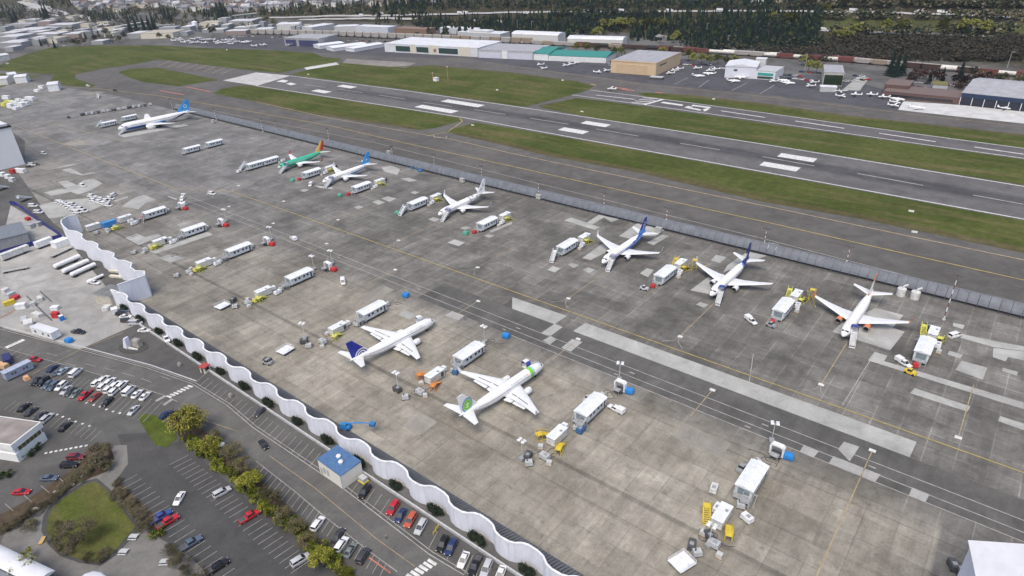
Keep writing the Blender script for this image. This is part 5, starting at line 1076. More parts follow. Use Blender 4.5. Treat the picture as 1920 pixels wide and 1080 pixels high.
# guard booth
gb=thing('guard_booth','small guard booth with red flat roof beside the barrier','booth',(*G(386,697),0),R(15))
mb=MB(); mb.taper(-1.2,1.2,-1.2,1.2,0,2.5,.05,.05,cream); mb.build('wall',gb); MB().box(-1.5,1.5,-1.5,1.5,2.502,2.75,M('booth_red',(.35,.06,.05),.6)).build('roof',gb)
for s in (-1,1): MB().box(s*1.17-.04,s*1.17+.04,-.8,.8,1.1,2.2,glass).build('window',gb)
MB().box(-.5,.5,-1.26,-1.17,.1,2.1,dgrey).build('door',gb)
# sculpture / machinery on the oval plinth
mo=thing('monument','white tilted slab and machinery standing on a dark oval gravel bed','monument',(*G(250,652),0),R(20))
mb=MB(); mb.prism([(6.2*math.cos(i*.314),4.0*math.sin(i*.314)) for i in range(20)],.04,.2,M('gravel_bed',(.07,.067,.062),.95,var=.4,sc=3)); mb.build('gravel_bed',mo)
mb=MB(); n=mb.add([(-3.4,-1.4,.3),(-1.0,-1.8,.3),(-1.0,.6,.3),(-3.4,1.0,.3),(-2.2,-1.2,4.4),(-1.2,-1.4,4.6),(-1.2,.4,4.6),(-2.2,.8,4.4)])
for q in ((0,1,5,4),(1,2,6,5),(2,3,7,6),(3,0,4,7),(4,5,6,7),(3,2,1,0)): mb.face([n+i for i in q],lilac)
mb.build('slab',mo); MB().taper(-.6,2.6,.2,2.4,.2,3.2,.2,.2,M('machine_beige',(.35,.33,.29),.7,var=.4)).build('machine',mo); mb=MB(); mb.loft([[(-.8,-1.6,.25),(-.8,-.8,.25),(-.8,-.8,.9),(-.8,-1.6,.9)][::-1],[(3.4,-1.2,.25),(3.4,-.8,.25),(3.4,-.8,.6),(3.4,-1.2,.6)][::-1]],white2); mb.build('arm',mo)
for px,py,w in ((337,683,'grey pump cluster alone on the dark lot'),(433,741,'grey pump cluster beside the road near the barrier')):
    o=empty('pump_cluster'); mb=MB(); mb.tube((0,0,0),(0,0,1.7),.16,grey,6); mb.build('post',o); mb=MB(); mb.taper(-.9,.3,-.6,.6,0,1.0,.1,.1,M('machine_beige',(.3,.28,.25),.7)); mb.build('pump',o); mb=MB(); mb.path([(.2,0,.3),(1.1,.3,.3),(1.1,.3,1.2)],.12,dgrey,5); mb.build('pipe',o); o.location=(*G(px,py,.6),0); tag(o,w,'pump')
# white building, barrel roofed building and rounded canopy at lower left
WB=thing('office_building','white office building with brown roof and dark window band at lower left','building',(*G(37,867),0),R(116))
MB().box(0,10.2,0,40,0,3.1,M('office_white',(.76,.77,.76),.6,var=.06)).build('wall',WB); MB().box(-.3,10.5,-.35,40.3,5.0,7.0,M('office_white',(.76,.77,.76),.6)).build('fascia',WB); MB().box(.3,9.9,.3,39.5,3.1,5.0,M('office_white',(.76,.77,.76),.6)).build('upper_wall',WB)
MB().box(.1,10.1,.1,39.8,7.002,7.12,M('roof_brown',(.27,.24,.225),.9,var=.25,sc=.2)).build('roof',WB)
for i in range(6): MB().box(1.6+i*1.35,2.8+i*1.35,.22,.29,3.2,4.9,M('window_amber',(.12,.10,.05),.3)).build('window',WB)
A,B=G(-6,1018,5),G(104,1070,5); L=math.hypot(B[0]-A[0],B[1]-A[1]); an=math.atan2(B[1]-A[1],B[0]-A[0])
BB=thing('barrel_roof_building','long building with white barrel roof at the bottom left corner','building',(A[0],A[1],0),an)
mb=MB(); mb.loft([[(x,0,5),(x,-.6,5.6),(x,-1.6,6.0),(x,-2.8,6.1),(x,-4.0,5.7),(x,-4.6,5)][::-1] for x in (0,L)],roofw); mb.build('roof',BB,True); MB().box(-20,L-1.5,-22,-4.7,4.2,4.6,M('roof_slate',(.17,.19,.215),.7)).build('lower_roof',BB); MB().box(-20,L-1.8,-21.7,-4.9,0,4.19,grey).build('lower_wall',BB); MB().box(.3,L-.3,-4.5,-.3,0,4.99,grey).build('wall',BB); mb=MB(); mb.prism([(L-.29,-4.2),(L+.02,-4.2),(L+.02,-.6),(L-.29,-.6)],.3,4.8,dgrey); mb.build('doorway',BB)
A=G(196,1082,4); CP=thing('rounded_canopy','small white rounded canopy at the bottom edge below the lawn','canopy',(A[0],A[1]-3,0),R(-5)); mb=MB(); mb.loft([[(a*s,b*s*.7,z) for a,b in [(5*math.cos(i*.524),5*math.sin(i*.524)) for i in range(12)]] for z,s in ((3.6,1),(4.0,.97),(4.3,.85),(4.4,.5))],roofw); mb.build('roof',CP,True)
for x in (-3,3): mb=MB(); mb.tube((x,0,0),(x,0,3.7),.15,grey,6); mb.build('column',CP)
# hangars at the frame edges
hr=thing('white_hangar','huge white pitched roof hangar cut by the bottom right corner','hangar',(12.6,125.9,0),R(-75)+math.pi/2-math.pi/2)
mb=MB(); mb.box(0,60,0,50,0,24.6,lilac); mb.build('wall',hr); mb=MB(); mb.loft([[(x,-.5,24.7),(x,26,33),(x,51,24.7),(x,51,24.4),(x,26,32.6),(x,-.5,24.4)][::-1] for x in (-.6,60)],roofw); mb.build('roof',hr)
mb=MB(); n=mb.add([(-.02,0,24.6),(-.02,50,24.6),(-.02,26,32.6)]); mb.face((n,n+2,n+1),lilac); mb.build('gable',hr)
hl=thing('white_hangar','tall white hangar at the left edge of the apron','hangar',(-565,136,0),0)
MB().box(-110,0,-90,0,0,27,M('hangar_pale',(.76,.77,.80),.5,var=.05,sc=.05)).build('wall',hl); mb=MB(); mb.box(-110.5,.5,-90.5,.5,27.002,28.2,M('hangar_trim',(.03,.03,.035),.6)); mb.build('roof_edge',hl); mb=MB(); mb.box(-109,-1,-89,-1,28.21,29.6,roofw); mb.build('roof',hl)
for px,py,w in ((1800,1068,'at the corner of the bottom right hangar'),(1788,1060,'beside the bottom right hangar corner')): put('cart_dark',cart(dgrey),G(px,py,.9),.5,'dark equipment cart '+w,'equipment cart','equipment carts')
# ------------------------------------------------------------------ industrial yard on the left
def boxy(name,label,cat,px,py,zc,lx,ly,z0,h,rz,wall,roof=None,wh=False,group=None,extra=None):
    o=thing(name,label,cat,(*G(px,py,zc),0),rz,group); MB().taper(-lx/2,lx/2,-ly/2,ly/2,z0,z0+h,.03,.03,wall).build('wall' if not wh else 'body',o); mb=MB(); mb.box(-lx/2-.08,lx/2+.08,-ly/2-.08,ly/2+.08,z0+h+.002,z0+h+.18,roof or wall); mb.build('roof',o)
    if wh:
        for x in (-lx*.36,-lx*.28,lx*.3):
            for s in (-1,1): mb=MB(); mb.tube((x,s*(ly/2-.35)-.15,.5),(x,s*(ly/2-.35)+.15,.5),.5,black,8); mb.build('wheel',o)
        MB().box(-lx*.45,lx*.45,-ly*.3,ly*.3,.5,z0-.002,dgrey).build('chassis',o)
    if extra: extra(o)
    return o
def wins(o):
    for x in (-4.2,0.6,4.0): MB().box(x,x+1.0,-1.83,-1.74,1.9,2.8,dgrey).build('window',o)
boxy('site_trailer','long white office trailer with three small windows beside the road','trailer',86,622,2,13,3.5,.7,2.9,ang((55,627),(102,642)),white,roofw,False,None,wins)
boxy('site_shed','low white shed behind the long office trailer','shed',54,608,1,5,3,.1,2.2,R(-15),white2)
bn('blue',*G(129,638,.9),.3,'at the end of the office trailer'); tag(MB(Matrix.Translation((*G(117,600),0))).box(-.9,.9,-.8,.8,0,2.2,blue,white).build('portable_toilet'),'blue and white portable toilet at the yard edge','portable toilet')
def win2(o):
    for x in (-2.6,-1.6,1.2,2.2): MB().box(x,x+.6,-1.54,-1.48,1.7,2.5,dgrey).build('window',o)
boxy('site_trailer','blue grey trailer with small windows beside the parked cars','trailer',33,694,1.8,9,3,.5,2.8,ang((15,716),(52,698)),M('trailer_blue_grey',(.30,.34,.44),.6),M('trailer_roof',(.36,.40,.50),.6),False,None,win2)
tag(MB(Matrix.Translation((*G(15,678),0))@Matrix.Rotation(R(-12),4,'Z')).taper(-3.2,3.2,-1.4,1.4,0,2.2,.2,.2,navy).build('tarp_stack'),'dark blue tarpaulin covered stack behind the blue grey trailer','tarp'); 
tag(MB(Matrix.Translation((*G(51,711),0))).taper(-1.2,1.2,-1,1,.05,1.3,.3,.3,M('crate_peach',(.62,.34,.20),.7)).build('crate'),'peach coloured crate between blue grey trailer and black pickup','crate')
tag(MB(Matrix.Translation((*G(4,688),0))@Matrix.Rotation(R(20),4,'Z')).taper(-3,3,-1.1,1.1,.1,1.6,.1,.1,M('crate_tan',(.55,.36,.20),.7)).build('lumber_stack'),'tan lumber stack at the left edge beside the blue grey trailer','lumber')
def tanker(L=13.):
    def f():
        o=empty('tanker_trailer'); mb=MB(); mb.loft([[(x,r*math.cos(i*.524),1.95+r*.92*math.sin(i*.524)) for i in range(12)] for x,r in ((-L/2,.7),(-L/2+.3,1.15),(L/2-.3,1.15),(L/2,.7))],white); mb.build('tank',o,True); MB().box(-L/2+.4,L/2-.4,-.9,.9,.75,1.0,dgrey).build('chassis',o)
        for x in (-L/2+1,-L/2+2.1,L/2-2.6,L/2-3.7):
            for s in (-1,1): mb=MB(); mb.tube((x,s*.95-.16,.5),(x,s*.95+.16,.5),.5,black,8); mb.build('wheel',o)
        return o
    return f
for px,py,L,sc,w in ((126,490,13,1,'uppermost of three in the yard'),(142,499,13,1,'middle one of three in the yard'),(156,505,13,.95,'lowest of three in the yard'),(178,520,13,.62,'smaller one near the zigzag wall')): put('tanker',tanker(),G(px,py,1.8),ang((110,498),(145,483)),'long white tanker trailer, '+w,'tanker trailer','tanker trailers',sc)
def flatbed(): 
    o=empty('flatbed_trailer'); MB().box(-6,6,-1.25,1.25,1.0,1.25,M('bed_grey',(.36,.36,.34),.8)).build('bed',o)
    for x in (-4.8,-3.7,4.0):
        for s in (-1,1): mb=MB(); mb.tube((x,s*.95-.16,.5),(x,s*.95+.16,.5),.5,black,8); mb.build('wheel',o)
    return o
put('flatbed',flatbed,G(115,471,1.2),ang((94,481),(135,462)),'empty grey flatbed trailer above the white tankers','flatbed trailer','flatbed trailers'); put('flatbed',flatbed,G(28,504,1.2),ang((10,507),(47,500)),'empty grey flatbed trailer alone in the yard','flatbed trailer','flatbed trailers',.9)
boxy('box_trailer','long white box trailer parked along the blue fence','trailer',28,474,2,13,2.6,1.1,2.6,ang((10,481),(45,468)),white2,None,True); boxy('box_truck','white box truck with red base along the blue fence','truck',82,456,2,8,2.8,1.1,2.8,ang((10,481),(45,468)),white,None,True); boxy('site_canopy','white canopy roof at the corner of the blue fence','canopy',112,453,2.5,7,5,.1,3.2,ang((10,481),(45,468)),white)
bl=M('fence_navy',(.035,.04,.20),.6)
def fence_line(label,P,h,mt):
    o=thing('screen_fence',label,'fence',(*P[0],0)); mb=MB(); pb=MB()
    for a,b in zip(P,P[1:]):
        L=math.hypot(b[0]-a[0],b[1]-a[1]); nx,ny=-(b[1]-a[1])/L*.08,(b[0]-a[0])/L*.08; q=P[0]
        mb.prism([(a[0]-nx-q[0],a[1]-ny-q[1]),(b[0]-nx-q[0],b[1]-ny-q[1]),(b[0]+nx-q[0],b[1]+ny-q[1]),(a[0]+nx-q[0],a[1]+ny-q[1])],.1,h,mt)
    mb.build('screen',o)
    for a in P: mb=MB(); mb.tube((a[0]-P[0][0],a[1]-P[0][1],0),(a[0]-P[0][0],a[1]-P[0][1],h+.25),.09,grey,5); mb.build('post',o)
fence_line('dark blue screened fence between the grey roof and the apron',PX([(20,384),(32,386),(52,400),(75,418),(100,434),(117,446)]),2.6,bl); fence_line('dark blue screened fence between yard and the yellow stack',PX([(118,447),(70,459),(35,469),(0,479)]),2.6,bl)
A=G(50,436,6.5); GB=thing('grey_roof_building','grey ribbed roof building at the left edge inside the blue fence','building',(*A,0),ang((50,436),(23,388),6.5)); MB().box(0,21,0,30,0,6,grey).build('wall',GB); MB().box(-.3,21.3,-.3,30.3,6.002,6.5,M('roof_slate',(.17,.19,.215),.7,var=.15,sc=.3,streak=True)).build('roof',GB)
boxy('machine_stack','pile of yellow machinery below the grey roof building','machinery',27,451,1.5,13,3,.2,2.2,ang((10,481),(45,468)),M('machine_yellow',(.5,.40,.16),.6,var=.5),yellow); bn('red',*G(52,410,.9),.2,'beside the blue fence'); 
for px,py,w in ((55,424,'left'),(69,420,'right')): boxy('site_shed',w+' pale grey shed beside the red bin and blue fence','shed',px,py,1,5,3,.1,2.0,R(25),lgrey,roofg)
A=G(205,556,4.7); YB=thing('service_building','beige service building with grey roof tucked under the tall wall','building',(*A,0),ang((205,556),(240,536),4.7)); MB().box(0,8.5,0,9,0,4.5,M('beige_wall',(.46,.43,.37),.8,var=.2)).build('wall',YB); MB().box(-.3,8.8,-.3,9.3,4.502,4.9,roofg,M('roof_felt',(.17,.175,.18),.9,var=.2,sc=.3)).build('roof',YB); MB().box(3,3.9,-.06,-.01,.1,2.2,dgrey).build('door',YB)
for i,(px,py,w) in enumerate(((222,508,'upper'),(223,518,'lower'))): tag(MB(Matrix.Translation((*G(px,py,1),0))@Matrix.Rotation(R(25),4,'Z')).box(-5,5,-.7,.7,.3,1.2,cream).box(-4,-3,-.7,.7,0,.298,grey).build('beam_stack'),w+' cream beam stack beside the service building','beams')
rnd=random.Random(8)
for i,(px,py,mt,n) in enumerate(((28,558,red,'red'),(105,592,red,'red'),(17,568,yellow,'yellow'),(103,577,white,'white'),(62,570,lgrey,'pale grey'),(75,560,white2,'white'),(10,545,white2,'white'),(20,553,lgrey,'pale grey'),(70,590,white2,'white'),(45,600,lgrey,'pale grey'),(40,575,white,'white'),(200,577,white2,'white'),(215,583,white,'white'))): boxy('yard_machine',n+' piece of machinery among clutter in the yard','machinery',px,py,.8,rnd.uniform(2.5,5),rnd.uniform(1.5,2.6),.1,rnd.uniform(1.1,2.2),rnd.uniform(0,3),mt,None,False,'yard machinery')
def yline(a,b): 
    mb=MB(); P=PX([a,b]); strip(mb,P,.5,.12,dgrey); return mb
mb=MB()
for a,b in (((50,555),(98,602)),((75,546),(97,566))): strip(mb,PX([a,b]),.5,.12,dgrey)
strip(mb,PX([(0,597),(42,574)]),.8,.13,M('rust_strip',(.30,.17,.12),.9)); struct('yard_channels',mb)
# things at the foot of the left hangar
for i,(px,py,mt,n) in enumerate(((5,328,white,'white'),(15,332,white,'white'),(24,322,red,'red'),(38,321,white,'white'),(23,338,white2,'white'))): boxy('hangar_cart',n+' supply box in the row below the left hangar','supply box',px,py,1,(9 if i==3 else 3.5),2.6,.2,2.4,R(20),mt,None,False,'supplies below the left hangar')
put('boarding',boarding(),G(47,370,2),R(200),'white boarding stairs alone beside the blue fence','boarding stairs','boarding stairs'); put('boarding',boarding(),G(4,350,2),R(200),'white boarding stairs at the left edge below the hangar','boarding stairs','boarding stairs')
put('container_blue',container(M('container_blue',(.05,.25,.60),.5),False),(-385.2,119.6),0,'bright blue container in the farthest near row','container'); put('container_w0',container(white2,False),(-388,112.4),0,'white container at the wall end of the farthest near row','container'); put('container_w0',None,(-385.6,128.4),0,'white container between blue container and farthest near cabin','container')
for x,y in ((-380,133),(-381.5,136),(-378,134)): put('gpu_red',None,(x,y),1.,'red hose cart beside the farthest near cabin','hose cart','red hose carts')
# ------------------------------------------------------------------ far side of the airfield: buildings
GLZ=M('door_glass_green',(.035,.065,.055),.3); DBL=M('door_navy',(.05,.055,.13),.5); LIL=M('door_lilac',(.55,.56,.66),.5); TEALR=M('teal_roof',(.04,.22,.19),.5)
def bld(name,label,cat,A,B,depth,h,wall,roof,kind='flat',ext=(),group=None,ridge=2.5,par=.4):
    a,b=G(*A),G(*B); L=math.hypot(b[0]-a[0],b[1]-a[1]); an=math.atan2(b[1]-a[1],b[0]-a[0]); D=depth
    o=thing(name,label,cat,(a[0],a[1],0),an,group)
    MB().box(0,L,0,D,0,h,wall).build('wall',o)
    mb=MB(); e=.4
    if kind=='flat': mb.box(-e*.5,L+e*.5,-e*.5,D+e*.5,h+.003,h+par,roof)
    elif kind=='gx': mb.loft([[(x,-e,h+.003),(x,-e,h+.3),(x,D/2,h+ridge),(x,D+e,h+.3),(x,D+e,h+.003)][::-1] for x in (-e,L+e)],roof)      # ridge along the front
    elif kind=='gy': mb.loft([[(-e,y,h+.003),(-e,y,h+.3),(L/2,y,h+ridge),(L+e,y,h+.3),(L+e,y,h+.003)] for y in (-e,D+e)],roof)
    elif kind=='barrel': mb.loft([[(x,D/2-D/2*1.02*math.cos(t*math.pi/8),h+.003+ridge*math.sin(t*math.pi/8)) for t in range(9)][::-1] for x in (-e,L+e)],roof)
    mb.build('roof',o)
    for nm,x0,x1,z0,z1,mt in ext: MB().box(x0*L,x1*L,-.35,-.05,z0,z1,mt).build(nm,o)
    return o
bld('hangar','grey hangar with two dark blue doors beside white hangar rows','hangar',(535,86),(600,88),45,11,grey,roofg,'flat',[('hangar_door',.04,.34,.1,9,DBL),('hangar_door',.42,.98,.1,8.5,DBL)])
for A,B,d,w in (((588,89),(604,91.5),38,'shortest and leftmost'),((612,93),(629,96),52,'middle'),((648,95.5),(667,97),52,'rightmost')):
    o=bld('hangar_row',w+' of three long white hangar rows with ridged roofs','hangar row',A,B,d,4.2,roofw,white,'gy',(),'white hangar rows',1.4); o.rotation_euler=(0,0,o.rotation_euler.z-R(8))
bld('hangar','long white hangar with green glazed doors between cream piers','hangar',(722,97),(896,107),62,10.5,roofw,roofw,'flat',[('glazed_door',.13,.29,2,8.5,GLZ),('glazed_door',.36,.49,2,8.5,GLZ),('glazed_door',.60,.80,2,8.5,GLZ),('pier',.30,.35,0,11.2,cream),('pier',.50,.585,0,11.2,cream),('pier',.81,.93,0,11.2,cream),('sign_board',.545,.575,3,7,M('sign_red',(.5,.15,.13),.6))])
bld('hangar','grey roofed hangar with white doors joined to teal gable','hangar',(897,108),(1000,112.5),55,9,lgrey,roofg,'flat',[('hangar_door',.02,.42,.1,6.5,LIL),('hangar_door',.56,.97,.1,6.5,LIL),('pier',.44,.54,0,9.3,white)])
bld('hangar_gable','white gable front with sloping teal roof between two hangars','hangar',(1001,112.5),(1028,114),55,7.5,white,TEALR,'gx',(),None,4)
bld('hangar','long low white hangar with teal roof','hangar',(1029,114),(1136,118.5),42,6.2,white,TEALR,'gx',[('hangar_door',.02,.33,.1,5,M('door_white',(.66,.68,.68),.5)),('hangar_door',.35,.66,.1,5,M('door_white',(.66,.68,.68),.5)),('hangar_door',.68,.98,.1,5,M('door_white',(.66,.68,.68),.5))],None,3.2)
th=bld('hangar','large tan hangar with flat grey roof and panelled doors','hangar',(1145,136),(1229,142.5),74,12.5,tan,roofg,'flat',[('hangar_door',.13,.33,.1,9.5,tan2),('hangar_door',.34,.56,.1,9.7,tan2),('hangar_door',.57,.83,.1,9.5,tan2),('parapet',0,1,12.2,13.4,tan)])
a,b=G(1229,142.5),G(1145,136); L=math.hypot(a[0]-b[0],a[1]-b[1])
mb=MB(); 
for i in range(12): mb.box(L+.05,L+.25,10+i*1.7,11.1+i*1.7,8.2,9.4,dgrey)
o=mb.build('lettering',th); MB().box(L+.05,L+.5,0,74,12.3,13.4,tan).build('parapet',th)
bld('hangar','white gabled hangar behind parked jets, beside a teal annex','hangar',(1358,145.5),(1416,148),34,11,lilac,roofw,'gy',[('window',.28,.40,7,8.6,dgrey)],None,2.6)
bld('office_building','pale office annex with teal glass beside the white gabled hangar','building',(1416,148),(1452,151),30,8,white,lgrey,'flat',[('glazing',.1,.9,1,3,GLZ),('glazing',.1,.9,4,6.5,teal)]); bld('stair_block','white rooftop block above the teal annex','building',(1414,135),(1433,136),10,13,white2,roofw,'flat')
go=bld('office_building','flat roofed office with dark green glass front and white canopy','building',(1541,160.5),(1578,162),40,12,M('office_beige',(.45,.43,.39),.8),roofg,'flat',[('glazing',.05,.98,1,10,M('glass_dark_green',(.02,.035,.018),.2))]); 
bld('canopy','low white canopy in front of the dark green glass office','canopy',(1537,172),(1568,173),9,4,lgrey,roofw,'flat')
bld('terminal_building','low red brick terminal building beside the pale apron','building',(1655,182),(1800,196),30,5,brick,M('roof_brown_grey',(.16,.12,.11),.9),'flat',[('window',.1,.9,1.5,3,glass)]); bld('brick_building','brick building with dark base at the left of the brick terminal','building',(1655,176),(1700,180),28,8,brick,M('roof_brown_grey',(.16,.12,.11),.9),'flat'); bld('flat_building','olive roofed flat building behind the brick terminal','building',(1746,172),(1774,173.5),16,6,lgrey,M('roof_olive',(.16,.15,.05),.9),'flat')
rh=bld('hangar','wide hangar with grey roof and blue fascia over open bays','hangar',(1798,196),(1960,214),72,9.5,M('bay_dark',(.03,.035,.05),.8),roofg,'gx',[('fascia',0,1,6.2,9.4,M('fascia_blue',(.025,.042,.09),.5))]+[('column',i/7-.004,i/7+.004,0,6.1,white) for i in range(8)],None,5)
for A,B,d,h,wl,rf,lab in (((858,72),(938,76.5),26,9,lgrey,roofw,'long grey warehouse with white roof behind the rail line, left'),((960,79),(1046,83),24,11,white2,roofw,'long white warehouse with rounded roof behind the rail line'),((1064,86),(1167,89),22,9,white2,roofw,'long white rounded shed nearest the forest edge'),((825,62),(890,66),20,8,M('wall_pale_blue',(.5,.53,.58),.6),roofw,'pale blue warehouse behind the grey warehouse'),((880,73),(915,75),16,12,white2,roofw,'white block with three dark openings by the rail line'),((740,63),(800,66),25,8,M('rust_wall',(.22,.14,.10),.8),M('roof_rust',(.22,.15,.12),.9),'rust coloured shed left of the warehouses'),((520,57),(562,55),30,9,white2,roofw,'white shed with sloping roof near the freeway'),((586,61),(628,54),26,8,lgrey,roofw,'slanted white roofed warehouse near the rail line'),((628,61),(668,60),24,9,lgrey,roofw,'white roofed warehouse left of the bluish warehouse'),((668,60),(728,63),22,9,M('wall_pale_blue',(.5,.53,.58),.6),roofw,'bluish white warehouse beside the rust shed'),((480,62),(510,61),22,6,lgrey,roofw,'low pale roofed shed at the start of the rail line')):
    bld('warehouse',lab,'warehouse',A,B,d,h,wl,rf,'barrel' if 'rounded' in lab else 'flat',(),'warehouses along the rail line',3)
RPALE=M('roof_pale_far',(.50,.50,.52),.8,var=.25,sc=.05)
WL=[(grey,RPALE,'white'),(grey,roofg,'grey'),(M('wall_brick_pale',(.28,.22,.21),.9),RPALE,'pale brick'),(cream,M('roof_cream',(.40,.37,.31),.8),'cream')]
IND=[(0,73,30,3,9,0),(0,82,36,4,10,0),(0,91,42,3,8,0),(28,67,76,4,9,0),(56,70,80,3,8,2),(90,58,138,3,10,0),(66,73,110,3,7,0),(80,82,108,3,7,3),(75,57,98,2,16,2),(12,56,62,3,9,1),(48,86,75,3,8,1),(0,63,13,2,11,1),(120,75,150,3,9,2),(150,73,158,2,9,3),(172,84,194,2,5,0),(241,73,264,3,8,0),(265,73,326,4,8,3),(340,60,358,3,8,0),(353,54,366,2,9,1),(375,53,411,3,9,3),(411,50,427,2,14,1),(430,50,474,3,9,0),(424,66,462,2,6,2),(462,58,482,2,7,0),(300,60,330,2,7,1),(90,68,120,2,6,1),(10,97,26,2,6,0),(38,64,56,2,8,3),(140,64,160,2,7,1),(200,62,225,2,6,0),(380,62,420,2,5,0),(440,59,470,2,6,0),(20,84,45,2,6,1),(100,66,118,2,6,0),(196,70,214,2,6,3),(60,78,75,2,6,0),(330,68,352,2,6,1)]
rnd=random.Random(77)
for _ in range(46):
    x0=rnd.uniform(0,215); IND.append((x0,rnd.uniform(50,66) if x0>150 else rnd.uniform(46,90)-x0*.08,x0+rnd.uniform(8,22),rnd.uniform(1,2),rnd.uniform(4,9),rnd.randrange(4)))
for _ in range(20):
    x0=rnd.uniform(330,700); IND.append((x0,rnd.uniform(50,58),x0+rnd.uniform(7,18),rnd.uniform(1,2),rnd.uniform(4,8),rnd.randrange(4)))
for i,(x0,y0,x1,dp,h,k) in enumerate(IND):
    w,r,nm=WL[k]; y=lambda x:y0+(0 if x==x0 else -(x1-x0)*.03)
    bld('warehouse',nm+((' flat roofed warehouse at upper left edge' if x0<60 else ' flat roofed warehouse beyond the left grass field' if x0<120 else ' flat roofed warehouse near the left freeway' if x0<225 else ' flat roofed warehouse behind the parked light aircraft' if x0<480 else ' flat roofed warehouse below the hillside freeway')),'warehouse',(x0,y(x0)),(x1,y(x1)),dp*12,h,w,r,'flat',(),'warehouses of the far left district')
for x0,y0,x1,y1,mt,lab in ((0,160,16,159,white2,'white long shed at left edge beyond the hangar'),(30,157,52,155,white,'white roofed hangar beyond the left apron'),(20,152,35,150,white2,'small white gabled hangar beyond the left apron'),(92,172,112,170,white,'white shed at the end of the left apron'),(0,115,20,112,white2,'white shed at the left edge below the warehouses')):
    bld('shed',lab,'shed',(x0,y0),(x1,y1),16,7,mt,roofw,'gx',(),None,2)
for i,(px,py) in enumerate(((8,197),(20,200),(28,195),(35,188),(45,190),(40,198),(55,184),(12,184),(18,193),(70,170),(78,164),(60,186),(50,195),(30,203))): boxy('hangar_cart',('yellow' if i in(0,8) else 'white')+' supply box in the clutter on the far left apron','supply box',px,py,1.2,rnd.uniform(5,10),rnd.uniform(3,5),.2,rnd.uniform(2.,4),R(20),lime if i in (0,8) else white,None,False,'clutter on the far left apron')
for i in range(14): px,py=lerp((155,215),(282,196),i/13); put('cart_grey' if i%3 else 'cart_dark',None,G(px,py,.9),R(20)*i,('grey' if i%3 else 'dark')+' cart in the long row behind the large blue airliner','equipment cart','row of carts behind the blue airliner',1.25)
# small field hut with masts
fh=thing('instrument_hut','small white instrument hut in the grass beyond the runway','hut',(*G(818,152),0),0); MB().box(-2.5,2.5,-2,2,0,3.5,white).build('wall',fh); MB().box(-2.7,2.7,-2.2,2.2,3.502,3.8,roofw).build('roof',fh)
for x,y,h,c in ((812,151,8,M('mast_orange',(.6,.25,.12),.6)),(840,150,14,M('mast_orange',(.6,.25,.12),.6))):
    o=empty('instrument_mast'); mb=MB(); mb.tube((0,0,0),(0,0,h),.3,c,5,.15); mb.build('pole',o); mb=MB(); mb.box(-.8,.8,-.1,.1,h-.6,h,white); mb.build('sensor',o); o.location=(*G(x,y),0); tag(o,('taller' if h>10 else 'shorter')+' instrument mast beside the white hut in the grass','mast')
def sgn(): o=empty('airfield_sign'); MB().box(-1.6,1.6,-.15,.15,.4,1.6,M('sign_pale',(.75,.75,.68),.5)).build('panel',o); [MB().box(x-.08,x+.08,-.08,.08,0,.399,grey).build('leg',o) for x in (-1.2,1.2)]; return o
for px,py in ((1091,208.5),(886,234),(1709,395),(1715,434),(578,139),(425,93),(1338,185),(932,168),(1055,150)): put('sgn',sgn,G(px,py,1),R(10),'small pale airfield sign standing in the grass','airfield sign','airfield signs',.8)
